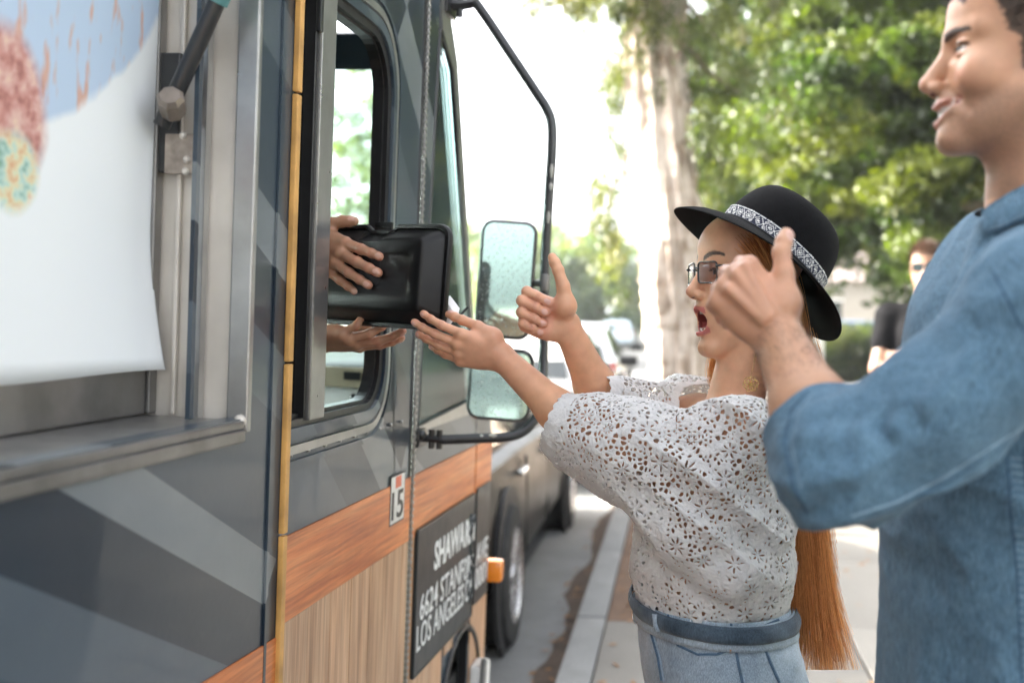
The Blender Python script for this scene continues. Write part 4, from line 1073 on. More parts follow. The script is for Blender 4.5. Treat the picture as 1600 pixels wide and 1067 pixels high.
# --- poster hanging in the recess: paper sheet with a printed wrap
def poster():
    t = None
    xo = RX + .022
    yr, zt, zb_ = tk(246, 300, xo)[0], 2.5, tk(150, 585, xo)[1]
    y0 = -1.2
    ny, nz = 70, 46
    V = []; C = []
    WH = np.array((.74, .77, .79))
    rng = np.random.default_rng(8)
    cy_ = tk(20, 150, xo)
    for j in range(nz + 1):
        for i in range(ny + 1):
            f = i / ny; g = j / nz
            y = y0 + (yr - y0) * (1 - (1 - f) ** 1.6); z = zb_ + (zt - zb_) * g
            cur = max(0, 1 - g * 5) * max(0, (f - .72) / .28)
            x = xo + .012 * sin(y * 3.1) * (1 - g) + .030 * cur ** 1.5
            V.append((x, y + .006 * cur, z - .004 * cur + .004 * sin(y * 9) * (1 if j == 0 else 0)))
    F = []
    for j in range(nz):
        for i in range(ny):
            a = j * (ny + 1) + i; F.append((a, a + 1, a + ny + 2, a + ny + 1))
    me = np_mesh('menu_poster', V, F)
    m, N, Lk, B = mat_new('poster_print')
    v = coord(N, Lk)
    sx = N.new('ShaderNodeSeparateXYZ'); Lk.new(v, sx.inputs[0])
    def msk(cy, cz, ry, rz, rot, soft, wob=.06):
        mp = N.new('ShaderNodeMapping'); mp.vector_type = 'TEXTURE'; mp.inputs['Location'].default_value = (0, cy, cz); mp.inputs['Rotation'].default_value = (rot, 0, 0); mp.inputs['Scale'].default_value = (1e3, ry, rz)
        Lk.new(v, mp.inputs[0])
        ln = N.new('ShaderNodeVectorMath'); ln.operation = 'LENGTH'; Lk.new(mp.outputs[0], ln.inputs[0])
        ad = N.new('ShaderNodeMath'); ad.operation = 'MULTIPLY_ADD'; ad.inputs[1].default_value = wob * 4; Lk.new(noise(N, Lk, v, 9, 3), ad.inputs[0]); Lk.new(ln.outputs['Value'], ad.inputs[2])
        hf = N.new('ShaderNodeMath'); hf.operation = 'MULTIPLY'; hf.inputs[1].default_value = .4; Lk.new(ad.outputs[0], hf.inputs[0])
        return ramp(N, Lk, hf.outputs[0], [(.4 * (1 + wob * 2 - soft), (1,) * 3), (.4 * (1 + wob * 2), (0,) * 3)])
    A = tk(150, 120, xo); Bq = tk(30, 170, xo); Cq = tk(35, 265, xo); G1 = tk(60, 55, xo); T1 = tk(300, 20, xo)
    wrapm = msk(A[0] - .10, A[1] + .10, .33, .17, radians(28), .06)
    stripes = ramp(N, Lk, noise(N, Lk, coord(N, Lk, 'Object', (1, 26, 7)), 2.0, 3, .5), [(.56, (.42, .53, .68)), (.66, (.55, .34, .28))])
    cc = mixc(N, Lk, wrapm, tuple(WH), stripes)
    fill = ramp(N, Lk, noise(N, Lk, v, 42, 4, .6), [(.30, (.22, .07, .06)), (.45, (.48, .22, .19)), (.6, (.62, .40, .36)), (.75, (.70, .58, .40))])
    cc = mixc(N, Lk, msk(Bq[0] - .015, Bq[1], .085, .11, radians(20), .25), cc, fill)
    sal = ramp(N, Lk, noise(N, Lk, v, 50, 4, .6), [(.32, (.16, .30, .22)), (.45, (.42, .60, .56)), (.55, (.66, .62, .40)), (.72, (.58, .26, .14))])
    cc = mixc(N, Lk, msk(Cq[0] - .01, Cq[1] - .005, .06, .055, 0, .3), cc, sal)
    cc = mixc(N, Lk, msk(T1[0] - .05, T1[1] + .13, .12, .16, radians(30), .05), cc, (.60, .58, .50))
    Lk.new(cc, B.inputs['Base Color']); B.inputs['Roughness'].default_value = .55
    o = link('menu_poster', me, m)
    o.matrix_world = MT; o.matrix_basis = MT
    sm = o.modifiers.new('thick', 'SOLIDIFY'); sm.thickness = .0008; sm.offset = 0
    me.polygons.foreach_set('use_smooth', np.ones(len(me.polygons), bool))
    tag(o, 'white menu poster with a wrap sandwich photo taped in the serving hatch, lower corner curling', 'poster')
poster()
# ================================================================== PEOPLE: smooth-union surfaces
class Body:
    def __init__(s): s.pr = []
    def cap(s, a, b, ra, rb=None, k=.01, op=1, flat=None):
        """tapered limb; flat = (axis, factor) squashes the cross-section along axis"""
        a, b = np.asarray(a, float), np.asarray(b, float); rb = ra if rb is None else rb
        r = max(ra, rb)
        s.pr.append(('c', (a, b, ra, rb, flat), np.minimum(a, b) - r, np.maximum(a, b) + r, k, op)); return s
    def ell(s, c, rad, ax=None, k=.01, op=1):
        c = np.asarray(c, float); rad = np.asarray(rad, float) * np.ones(3)
        A = np.eye(3) if ax is None else np.asarray(ax, float)      # rows = axes
        e = np.sqrt(((A * rad[:, None]) ** 2).sum(0))
        s.pr.append(('e', (c, rad, A), c - e, c + e, k, op)); return s
    @staticmethod
    def ev(p, P):
        t, q = p[0], p[1]
        if t == 'c':
            a, b, ra, rb, flat = q
            d = b - a; L2 = float(d @ d) + 1e-12
            v = P - a
            h = np.clip((v @ d) / L2, 0, 1)
            v = v - h[..., None] * d
            r = ra + (rb - ra) * h
            if flat is not None:
                n, f = flat; vn = v @ n
                v = v + (vn * (1 / f - 1))[..., None] * n
                return (np.sqrt((v * v).sum(-1)) - r) * min(1., f + .15)
            return np.sqrt((v * v).sum(-1)) - r
        c, rad, A = q
        v = (P - c) @ A.T / rad
        k0 = np.sqrt((v * v).sum(-1)) + 1e-9; v = v / rad
        k1 = np.sqrt((v * v).sum(-1)) + 1e-9
        return k0 * (k0 - 1) / k1
    @staticmethod
    def comb(cur, d, k, op):
        if op > 0:
            h = np.clip(.5 + .5 * (cur - d) / k, 0, 1)
            return cur + (d - cur) * h - k * h * (1 - h)
        h = np.clip(.5 - .5 * (cur + d) / k, 0, 1)
        return cur + (-d - cur) * h + k * h * (1 - h)
    def value(s, P, margin=.05):
        cur = np.full(P.shape[:-1], 9.)
        for p in s.pr:
            m = np.all((P > p[2] - p[4] - margin) & (P < p[3] + p[4] + margin), -1)
            if m.any(): cur[m] = s.comb(cur[m], s.ev(p, P[m]), p[4], p[5])
        return cur
    def mesh(s, res, disp=None, bs=8):
        size = bs * res
        blocks = set()
        for p in s.pr:
            if p[5] < 0: continue
            lo = np.floor((p[2] - p[4] - res) / size).astype(int); hi = np.floor((p[3] + p[4] + res) / size).astype(int)
            g = np.stack(np.meshgrid(*[np.arange(lo[i], hi[i] + 1) for i in range(3)], indexing='ij'), -1).reshape(-1, 3)
            # drop corners of the box far from this piece
            d = s.ev(p, (g + .5) * size)
            for q in g[d < size * 1.5 + p[4] + .015]: blocks.add((int(q[0]), int(q[1]), int(q[2])))
        Bk = np.array(sorted(blocks)); cen = (Bk + .5) * size
        v = s.value(cen, size * .9)
        Bk = Bk[np.abs(v) < size * 1.15 + .02]
        nB = len(Bk); n1 = bs + 1
        off = np.stack(np.meshgrid(*[np.arange(n1)] * 3, indexing='ij'), -1).reshape(-1, 3)
        P0 = (Bk * bs)
        val = np.full((nB, n1 ** 3), 9., np.float32)
        lo_b, hi_b = Bk * size, (Bk + 1) * size
        for p in s.pr:
            mg = p[4] + 2.5 * res
            ix = np.nonzero(np.all((hi_b > p[2] - mg) & (lo_b < p[3] + mg), 1))[0]
            for ch in range(0, len(ix), 600):
                j = ix[ch:ch + 600]
                P = ((P0[j][:, None, :] + off[None]) * res)
                val[j] = s.comb(val[j], s.ev(p, P), p[4], p[5])
        if disp is not None:
            for ch in range(0, nB, 600):
                P = ((P0[ch:ch + 600][:, None, :] + off[None]) * res); val[ch:ch + 600] -= disp(P)
        Vg = val.reshape(nB, n1, n1, n1)
        cs = np.stack([Vg[:, dx:dx + bs, dy:dy + bs, dz:dz + bs] for dx in (0, 1) for dy in (0, 1) for dz in (0, 1)], -1)
        act = (cs.min(-1) < 0) & (cs.max(-1) >= 0)
        b, x, y, z = np.nonzero(act)
        c8 = cs[b, x, y, z]
        ijk = P0[b] + np.stack([x, y, z], 1)
        pos = np.zeros((len(b), 3)); cnt = np.zeros(len(b))
        cor = np.array([(dx, dy, dz) for dx in (0, 1) for dy in (0, 1) for dz in (0, 1)], float)
        for i in range(8):
            for a_ in range(3):
                j = i | (4, 2, 1)[a_]
                if j == i: continue
                u, w = c8[:, i], c8[:, j]; m = (u < 0) != (w < 0)
                t = u[m] / (u[m] - w[m])
                pos[m] += cor[i] + (cor[j] - cor[i]) * t[:, None]; cnt[m] += 1
        V = (ijk + pos / cnt[:, None]) * res
        mn = ijk.min(0) - 2; dims = ijk.max(0) - mn + 4
        key = lambda q: ((q[:, 0] - mn[0]) * dims[1] + (q[:, 1] - mn[1])) * dims[2] + (q[:, 2] - mn[2])
        K_ = key(ijk); o = np.argsort(K_); Ks = K_[o]
        faces = []
        for a_ in range(3):
            m = (c8[:, 0] < 0) != (c8[:, (4, 2, 1)[a_]] < 0)
            q = ijk[m]; u = np.zeros(3, int); w = np.zeros(3, int); u[(a_ + 1) % 3] = 1; w[(a_ + 2) % 3] = 1
            idx = []; ok = np.ones(len(q), bool)
            for dd in (0 * u, u, u + w, w):
                kk = key(q - dd); pz = np.clip(np.searchsorted(Ks, kk), 0, len(Ks) - 1); ok &= Ks[pz] == kk; idx.append(o[pz])
            f = np.stack(idx, 1); neg = c8[m, 0] < 0
            f[~neg] = f[~neg][:, ::-1]
            faces.append(f[ok])
        F = np.concatenate(faces)
        used = np.unique(F); re = np.full(len(V), -1); re[used] = np.arange(len(used))
        return V[used], re[F]
def normals(V, F):
    n = np.cross(V[F[:, 2]] - V[F[:, 0]], V[F[:, 3 if F.shape[1] > 3 else 1]] - V[F[:, 1 if F.shape[1] > 3 else 0]])
    N = np.zeros_like(V)
    for i in range(F.shape[1]): np.add.at(N, F[:, i], n)
    return N / (np.linalg.norm(N, axis=1)[:, None] + 1e-12)
def hash3(I):
    I = I.astype(np.int64); h = (I[..., 0] * 73856093) ^ (I[..., 1] * 19349663) ^ (I[..., 2] * 83492791)
    h = (h ^ (h >> 13)) * 1274126177; h = h ^ (h >> 16)
    return np.stack([(h & 1023), ((h >> 10) & 1023), ((h >> 20) & 1023)], -1) / 1023.
def worley(P, cell, jit=.9):
    Q = P / cell; I = np.floor(Q).astype(int)
    f1 = np.full(len(P), 9.); f2 = f1.copy()
    for dx in (-1, 0, 1):
        for dy in (-1, 0, 1):
            for dz in (-1, 0, 1):
                J = I + np.array([dx, dy, dz]); d = np.sqrt(((J + .5 + (hash3(J) - .5) * jit - Q) ** 2).sum(-1))
                f2 = np.where(d < f1, f1, np.minimum(f2, d)); f1 = np.minimum(f1, d)
    return f1 * cell, f2 * cell
def vnoise(P):
    I = np.floor(P).astype(int); f = P - I; f = f * f * (3 - 2 * f); r = 0
    for dx in (0, 1):
        for dy in (0, 1):
            for dz in (0, 1):
                w = (f[..., 0] if dx else 1 - f[..., 0]) * (f[..., 1] if dy else 1 - f[..., 1]) * (f[..., 2] if dz else 1 - f[..., 2])
                r = r + w * hash3(I + np.array([dx, dy, dz]))[..., 0]
    return r * 2 - 1
def smooth01(a, b, x):
    t = np.clip((x - a) / (b - a), 0, 1); return t * t * (3 - 2 * t)

class Frame:
    def __init__(s, o, x, y, z, sc=1.): s.o = np.asarray(o, float); s.x, s.y, s.z = nrm(x), nrm(y), nrm(z); s.sc = sc
    def __call__(s, x, y, z): return s.o + s.sc * (x * s.x + y * s.y + z * s.z)
    def loc(s, P): v = np.asarray(P) - s.o; return np.stack([v @ s.x, v @ s.y, v @ s.z], -1) / s.sc
    def ax(s): return np.array([s.x, s.y, s.z])
def frame_from(o, x, yhint, sc=1.):
    x = nrm(x); y = np.asarray(yhint, float); y = nrm(y - x * (y @ x)); return x, y
CREASE = []
def hand(S, wrist, X, Yh, dorsal, sc, curl, thumb, thick=1., spread=.04, nails=None, knuck=.3):
    """five fingers on a palm. X wrist->fingers, Yh thumb side, dorsal = approx back-of-hand direction
       curl: per finger (index..little) three bend angles in degrees; thumb: four world points"""
    X = nrm(X); Y = nrm(np.asarray(Yh) - X * (np.asarray(Yh) @ X)); Z = np.cross(X, Y)
    if Z @ np.asarray(dorsal) < 0: Z = -Z
    H = Frame(wrist, X, Y, Z, sc)
    mc = [(.088, .027, .001), (.091, .007, .004), (.085, -.013, .002), (.076, -.031, -.003)]
    ln = [(.042, .025, .021), (.047, .029, .022), (.043, .027, .022), (.034, .020, .019)]
    fr = [(.0098, .0088, .0078, .0066), (.0100, .009, .0080, .0068), (.0096, .0085, .0076, .0064), (.0085, .0075, .0068, .0058)]
    K_ = sc * thick
    for i, (m, w) in enumerate(zip(mc, (.012, .005, -.003, -.011))):
        S.cap(H(.004, w * 1.15, -.002), H(*m), .0155 * K_, .0118 * K_, .014 * sc)
    S.ell(H(.045, .0, -.008), np.array([.045, .034, .013]) * K_, H.ax(), .014 * sc)
    S.ell(H(.050, -.024, -.009), np.array([.032, .014, .013]) * K_, H.ax(), .012 * sc)
    tips = []
    for i in range(4):
        p = np.array(m_ := mc[i], float); ang = 0; sp = spread * (1.0, .15, -.7, -1.5)[i]
        if knuck: S.ell(H(p[0] + .001, p[1], p[2] + .005), np.array([.0092, .0082, .0075]) * K_, H.ax(), .008 * sc)
        for j in range(3):
            ang += radians(curl[i][j])
            d = np.array([cos(ang) * cos(sp), sin(sp), -sin(ang)])
            q = p + d * ln[i][j]
            S.cap(H(*p), H(*q), fr[i][j] * K_, fr[i][j + 1] * K_, .0035 * sc)
            CREASE.append((H(*q), H.x * d[0] + H.y * d[1] + H.z * d[2], fr[i][j + 1] * 1.7 * K_, j))
            if j < 2: S.ell(H(*q), np.array([fr[i][j + 1] * 1.05] * 3) * K_, H.ax(), .003 * sc)
            if j == 2:
                up = np.array([sin(ang), 0, cos(ang)])
                S.ell(H(*(p + d * ln[i][j] * .8)), np.array([fr[i][3] * 1.12] * 3) * K_, H.ax(), .004 * sc)
                nc = H(*(p + d * ln[i][j] * .86 + up * fr[i][3] * .80)); A = np.array([H.x * d[0] + H.y * d[1] + H.z * d[2], H.y, H.x * up[0] + H.z * up[2]])
                S.ell(nc, np.array([.0058, .0048, .0020]) * K_, A, .0008 * sc)
                if nails is not None: nails.append((nc, A, .0062 * K_))
            p = q
        tips.append(H(*p))
    t = [np.asarray(q, float) for q in thumb]
    S.cap(H(.015, .012, -.006), t[0], .015 * K_, .0150 * K_, .012 * sc)
    S.cap(t[0], t[1], .0160 * K_, .0115 * K_, .014 * sc)
    S.cap(t[0], H(.06, .015, -.008), .012 * K_, .009 * K_, .018 * sc)
    S.cap(t[1], t[2], .0110 * K_, .0098 * K_, .005 * sc)
    S.cap(t[2], t[3], .0098 * K_, .0078 * K_, .003 * sc)
    S.ell(t[2], .0104 * K_, None, .003 * sc); S.ell(t[2] + (t[3] - t[2]) * .55, .0102 * K_, None, .004 * sc)
    return H, t
def thumb_nail(S, t, out, K_, nails):
    d = nrm(t[3] - t[2]); o = nrm(np.asarray(out) - d * (np.asarray(out) @ d)); A = np.array([d, np.cross(o, d), o])
    nc = t[2] + (t[3] - t[2]) * .82 + o * .0078 * K_
    S.ell(nc, np.array([.0075, .0062, .002]) * K_, A, .0008); nails.append((nc, A, .0078 * K_))

def head(S, H, mouth='rest', open_=0., neck=None, nr=.052, male=False, ears=True):
    f = H; A = H.ax(); c = H.sc
    E = lambda p, r, k=.01, op=1, ax=None: S.ell(f(*p), np.array(r) * c, A if ax is None else ax, k * c, op)
    C = lambda a, b, ra, rb=None, k=.01, op=1: S.cap(f(*a), f(*b), ra * c, (ra if rb is None else rb) * c, k * c, op)
    E((-.020, 0, .042), (.094, .074, .086), .02)
    E((.040, 0, .045), (.047, .060, .052), .03)
    E((.028, 0, -.025), (.056, .060, .072), .03)
    jw = .056 if male else .050
    for s in (-1, 1):
        C((-.012, s * jw, -.058 - open_ * .25), (.058, s * .014, (-.097 if male else -.104) - open_), .019 if male else .015, .016 if male else .013, .028)
        E((.050, s * .041, -.024), (.022, .021, .017), .02)
        C((.079, s * .010, .019), (.055, s * .050, .021), .010 if male else .0075, .008, .014)
    E((.020, 0, (-.079 if male else -.085) - open_ * .6), (.050, .044, .026), .025)
    cz = -.1015 if male else -.109
    cx_ = .0745 if male else .068
    C((cx_, -.011, cz - open_ * .85), (cx_, .011, cz - open_ * .85), .0165 if male else .0135, None, .016)
    E((.060, 0, -.062 - open_ * .3), (.030, .034, .03 + open_ * .5), .02)
    sq = .0014 if mouth == 'smile' else 0
    for s in (-1, 1):
        E((.094, s * .031, -.001), (.0235 if male else .022, .018, .0125 if male else .0115), .012, -1)
        E((.0655, s * .032, -.0005), (.0122, .0122, .0122), .0015)
        # lids
        E((.0665, s * .0325, .0072 - sq), (.0135, .0165, .0052), .003)
        E((.0660, s * .0325, -.0088 + sq * .8), (.0130, .0160, .0040), .003)
    C((.077, 0, .014), (.103, 0, -.032), .0075, .0098, .012)
    E((.1045, 0, -.0365), (.0105, .0108, .0095), .006)
    for s in (-1, 1):
        E((.093, s * .0125, -.0415), (.0115, .0070, .0078), .006)
        E((.099, s * .0062, -.0478), (.0052, .0030, .0036), .003, -1)
    if mouth == 'open':
        o = open_
        E((.074, 0, -.066), (.022, .026, .013), .012)
        C((.0895, 0, -.0655), (.077, .021, -.069), .0058, .0034, .004); C((.0895, 0, -.0655), (.077, -.021, -.069), .0058, .0034, .004)
        C((.086, 0, -.0775 - o), (.076, .020, -.074 - o * .6), .0062, .0036, .005); C((.086, 0, -.0775 - o), (.076, -.020, -.074 - o * .6), .0062, .0036, .005)
        E((.083, 0, -.0715 - o * .5), (.036, .0185, .0045 + o * .5), .004, -1)
        for k in range(-4, 5):
            S.ell(f(.0815 - .0009 * k * k * .6, k * .0046, -.0705), np.array([.0028, .0026, .0038]) * c, A, .0014)
        for k in range(-3, 4):
            S.ell(f(.0765 - .0009 * k * k * .6, k * .0044, -.0720 - o), np.array([.0026, .0024, .0022]) * c, A, .0018)
        E((.058, 0, -.077 - o * .78), (.022, .014, .006), .004)
    elif mouth == 'smile':
        E((.074, 0, -.064), (.022, .028, .016), .012)
        def path(pts, rs, k, op=1):
            for s in (-1, 1):
                for (a_, b_), (r0, r1) in zip(zip(pts, pts[1:]), zip(rs, rs[1:])):
                    C((a_[0], s * a_[1], a_[2]), (b_[0], s * b_[1], b_[2]), r0, r1, k, op)
        path([(.0935, 0, -.0640), (.0895, .014, -.0625), (.0805, .0255, -.0585), (.067, .034, -.0545)], (.0036, .0034, .0028, .0016), .004)
        path([(.0900, 0, -.0830), (.0862, .014, -.0797), (.0780, .0245, -.0720), (.066, .033, -.0580)], (.0046, .0042, .0034, .0018), .005)
        for s in (-1, 1): E((.052, s * .046, -.036), (.022, .016, .017), .014)
        path([(.0985, 0, -.0735), (.0930, .014, -.0712), (.0840, .0262, -.0655), (.071, .0345, -.0565)], (.0074, .0068, .0050, .0020), .0012, -1)
        for s in (-1, 1): C((.086, s * .0205, -.043), (.064, s * .0435, -.072), .0036, .0026, .010, -1)
        for k in range(-6, 7):
            S.ell(f(.0880 - .00040 * k * k, k * .0042, -.0690 + .00024 * k * k), np.array([.0030, .0025, .0050]) * c, A, .0006)
    else:
        for s in (-1, 1):
            C((.0885, 0, -.067), (.074, s * .023, -.071), .0052, .003, .004); C((.0865, 0, -.077), (.074, s * .021, -.073), .006, .003, .004)
    if ears:
        for s in (-1, 1):
            ax = np.array([nrm(H.x * .95 - H.y * s * -.25), nrm(H.y * s), H.z])
            ax = np.array([nrm(H.x + H.y * s * -.35), nrm(H.y * s + H.x * .35), H.z])
            S.ell(f(-.012, s * .077, -.006), np.array([.018, .0062, .031]) * c, ax, .004)
            S.ell(f(-.008, s * .084, -.004), np.array([.010, .005, .019]) * c, ax, .004, -1)
            S.ell(f(-.008, s * .077, -.033), np.array([.008, .006, .009]) * c, ax, .005)
    if neck is not None:
        nb = np.asarray(neck)
        S.cap(f(-.025, 0, -.055), nb, nr * c, nr * 1.08 * c, .03 * c)
        for s in (-1, 1):
            S.cap(f(-.022, s * .055, -.055), nb + (H.x * .035 + H.y * s * .012) * c, .014 * c, .013 * c, .018 * c)
SKW, SKM = (.68, .37, .225), (.52, .29, .18)
def skin_paint(V, base, N=None):
    C = np.tile(np.array(base), (len(V), 1))
    n = vnoise(V * 28) * .5 + vnoise(V * 70) * .3
    C *= (1 + .10 * n)[:, None]
    C[:, 1:] *= (1 - .05 * np.clip(vnoise(V * 45 + 9), 0, 1))[:, None]
    return C
def put(C, m, col):
    m = np.clip(m, 0, 1)[:, None]; C[:] = C * (1 - m) + np.array(col) * m
def paint_head(C, V, H, mouth, o, lip, brow, iris, male=False):
    L = H.loc(V); x, y, z = L.T
    near = (np.abs(x) < .14) & (np.abs(y) < .1) & (z > -.17) & (z < .16)
    ay = np.abs(y)
    put(C, near * smooth01(.028, .0, np.hypot(ay - .046, z + .032)) * (x > .02) * .35, (.60, .26, .19))
    put(C, near * smooth01(.016, .0, np.hypot(y, z + .036)) * (x > .085) * .35, (.58, .24, .18))
    if male:
        put(C, near * smooth01(-.04, -.062, z) * (x > -.03) * smooth01(.0, .03, x + .02) * (.40 + .18 * vnoise(V * 700)), (.16, .105, .08))
        put(C, near * smooth01(.030, .012, np.hypot(ay * .6, z + .055)) * (x > .06) * .15, (.20, .14, .11))
    # lips
    if mouth == 'open':
        up = smooth01(.0070, .0045, np.abs(z + .0665 + ay * .12)) * (ay < .0225) * (x > .070)
        lo = smooth01(.0085, .0055, np.abs(z + .0775 + o - ay * .35)) * (ay < .0215) * (x > .066)
        put(C, near * np.maximum(up, lo), lip)
        inside = near * (((ay / .0190) ** 2 + ((z + .0715 + o * .5) / (.0052 + o * .5)) ** 2) < 1.02) * (x < .0845) * (x > .02)
        put(C, inside, (.22, .035, .03))
        put(C, near * (z < -.072 - o * .55) * inside * (x < .074), (.46, .11, .10))
        te = near * (ay < .021) * (np.abs(z + .0705) < .0046) * (x > .070) * (x < .0855) * (np.abs(x - (.0815 - .0006 * (ay / .0046) ** 2 * .9)) < .0042)
        put(C, te * inside, (.72, .69, .62))
        te = near * (ay < .016) * (np.abs(z + .0722 + o) < .0034) * (np.abs(x - .0755) < .0040)
        put(C, te * inside, (.68, .65, .58))
    elif mouth == 'smile':
        zc = -.0690 + ay ** 2 * 13
        up = smooth01(.0056, .0038, np.abs(z + .0640 - ay ** 2 * 8)) * (ay < .033) * (x > .060)
        lo = smooth01(.0068, .0048, np.abs(z + .0834 - ay ** 2 * 22)) * (ay < .032) * (x > .060)
        put(C, near * np.maximum(up, lo) * .8, lip)
        gap = near * (ay < .034) * (z < -.0660 + ay ** 2 * 9) * (z > -.0790 + ay ** 2 * 20) * (x < .0875 - ay * ay * 17) * (x > .03)
        put(C, gap, (.09, .02, .02))
        te = near * (ay < .026) * (np.abs(z - zc) < .0052) * (x > .0835 - ay * ay * 23) * (x < .0918 - ay * ay * 22)
        put(C, te, (.62, .58, .52))
    else:
        put(C, near * smooth01(.010, .006, np.abs(z + .072)) * (ay < .022) * (x > .070) * .8, lip)
    # eyes
    for s in (-1, 1):
        e = np.array([.0655, s * .032, -.0005]); q = L - e; r = np.linalg.norm(q, axis=1)
        ball = near * (r < .0129) * (x > .066) * (np.abs(q[:, 2]) < .0072)
        put(C, ball, (.74, .71, .67))
        g = np.hypot(q[:, 1] - s * 0 - (.0035 if male else .002), q[:, 2]); put(C, ball * smooth01(.0062, .0052, g), iris); put(C, ball * smooth01(.0030, .0022, g), (.01, .01, .01))
        lash = near * (y * s > 0) * (x > .058) * (ay > .016) * (ay < .049) * (np.abs(q[:, 2] - (.0062 - 14 * (q[:, 1]) ** 2)) < .0016)
        put(C, lash * .85, (.03, .02, .018))
        bz = z - ((.0165 if male else .0235) + (.003 if male else .010) * np.sin(np.clip((ay - .012) / .044, 0, 1) * pi * .85)); bw = (.0050 if male else .0048) * (1 - .55 * np.clip((ay - .02) / .034, 0, 1))
        put(C, near * smooth01(bw + .0012, bw - .001, np.abs(bz)) * (ay > .013) * (ay < .054) * (x > .03) * (.80 + .2 * vnoise(V * 900)), brow)
    for s in (-1, 1):
        put(C, near * smooth01(.0052, .003, np.linalg.norm(L - np.array([.099, s * .0062, -.0470]), axis=1)), (.10, .035, .03))
    return L
def paint_creases(C, V, amt=1.):
    for q, d, r, j in CREASE:
        m = np.nonzero(np.abs(V - q).max(1) < r * 1.6)[0]; W = V[m] - q; a = W @ d; rr = np.linalg.norm(W, axis=1) < r * 1.4
        Cm = C[m]
        if j < 2:
            for o in (-.0024, 0, .0022): put(Cm, rr * smooth01(.0010, .0003, np.abs(a - o + .0006 * vnoise(V[m] * 500))) * .30 * amt, (.26, .10, .06))
            put(Cm, rr * smooth01(.008, .001, np.abs(a)) * .22 * amt, (.62, .25, .17))
        else: put(Cm, (np.linalg.norm(W, axis=1) < r * 2) * smooth01(-.014, .0, a) * .30 * amt, (.68, .28, .20))
        C[m] = Cm
    CREASE.clear()
def paint_nails(C, V, nails, col=(.66, .42, .34)):
    for c, A, r in nails:
        q = (V - c) @ A.T
        m = (q[:, 0] / r) ** 2 + (q[:, 1] / (r * .82)) ** 2
        put(C, (m < 1) * (np.abs(q[:, 2]) < .0035) * 1.0, col)
M_SKIN = vcol('skin', .43, .2, .35, 520, .5, 0, .08, 45)
def person_part(name, VF, mat, parent, col=None, smooth=True):
    me = np_mesh(name, *VF)
    if col is not None: set_col(me, col)
    return link(name, me, mat, parent, True, smooth)

# clip a quad mesh where s < 0 (keeps s >= 0), cutting cleanly along the zero line
def clip_mesh(V, F, s):
    T = np.concatenate([F[:, [0, 1, 2]], F[:, [0, 2, 3]]]) if F.shape[1] == 4 else F
    ins = s[T] >= 0; n = ins.sum(1)
    full = T[n == 3]; out = [full]
    newV = [V]; base = len(V)
    def inter(a, b):
        nonlocal base
        lo, hi = np.minimum(a, b), np.maximum(a, b)
        key = lo.astype(np.int64) * len(V) + hi
        return key
    keys = []; polys = []
    for cnt in (1, 2):
        t = T[n == cnt]; m = ins[n == cnt]
        if len(t) == 0: continue
        odd = np.argmax(m, 1) if cnt == 1 else np.argmin(m, 1)
        r = np.arange(len(t)); a = t[r, odd]; b = t[r, (odd + 1) % 3]; c = t[r, (odd + 2) % 3]
        polys.append((cnt, a, b, c, inter(a, b), inter(a, c)))
    allk = np.unique(np.concatenate([np.concatenate([p[4], p[5]]) for p in polys])) if polys else np.zeros(0, np.int64)
    lo, hi = allk // len(V), allk % len(V)
    w = s[lo] / (s[lo] - s[hi] + 1e-12)
    NV = V[lo] + (V[hi] - V[lo]) * w[:, None]
    ix = lambda k: np.searchsorted(allk, k) + len(V)
    for cnt, a, b, c, k1, k2 in polys:
        p, q = ix(k1), ix(k2)
        if cnt == 1: out.append(np.stack([a, p, q], 1))
        else: out.append(np.stack([p, b, c], 1)); out.append(np.stack([p, c, q], 1))
    VV = np.concatenate([V, NV]); FF = np.concatenate(out)
    used = np.unique(FF); re = np.full(len(VV), -1); re[used] = np.arange(len(used))
    return VV[used], re[FF], (lo, hi, w, used)

# hair strands as real curves
def hair(name, roots, paths, rad, mat, parent, tip=.3):
    """paths: (n, k, 3) points"""
    n, k, _ = paths.shape
    hc = bpy.data.hair_curves.new(name)
    hc.add_curves([k] * n)
    hc.attributes['position'].data.foreach_set('vector', np.ascontiguousarray(paths, np.float32).ravel())
    r = hc.attributes.new('radius', 'FLOAT', 'POINT') if 'radius' not in hc.attributes else hc.attributes['radius']
    prof = np.linspace(1, tip, k); R_ = np.tile(prof * rad, (n, 1)) * RNG.uniform(.7, 1.2, (n, 1))
    r.data.foreach_set('value', R_.astype(np.float32).ravel())
    hc.materials.append(mat)
    o = bpy.data.objects.new(name, hc); COL.objects.link(o)
    o.parent = parent; o.matrix_parent_inverse = parent.matrix_basis.inverted()
    return o
def hair_mat(name, c1, c2, rough=.38, trans=.25):
    m, N, Lk, B = mat_new(name)
    ci = N.new('ShaderNodeHairInfo')
    col = ramp(N, Lk, ci.outputs['Random'], [(0, c1), (1, c2)])
    Lk.new(col, B.inputs['Base Color']); B.inputs['Roughness'].default_value = rough; B.inputs['Specular IOR Level'].default_value = .55
    t = N.new('ShaderNodeBsdfTranslucent'); Lk.new(col, t.inputs[0])
    mx = N.new('ShaderNodeMixShader'); mx.inputs[0].default_value = trans
    Lk.new(B.outputs[0], mx.inputs[1]); Lk.new(t.outputs[0], mx.inputs[2]); Lk.new(mx.outputs[0], N['Material Output'].inputs[0])
    return m
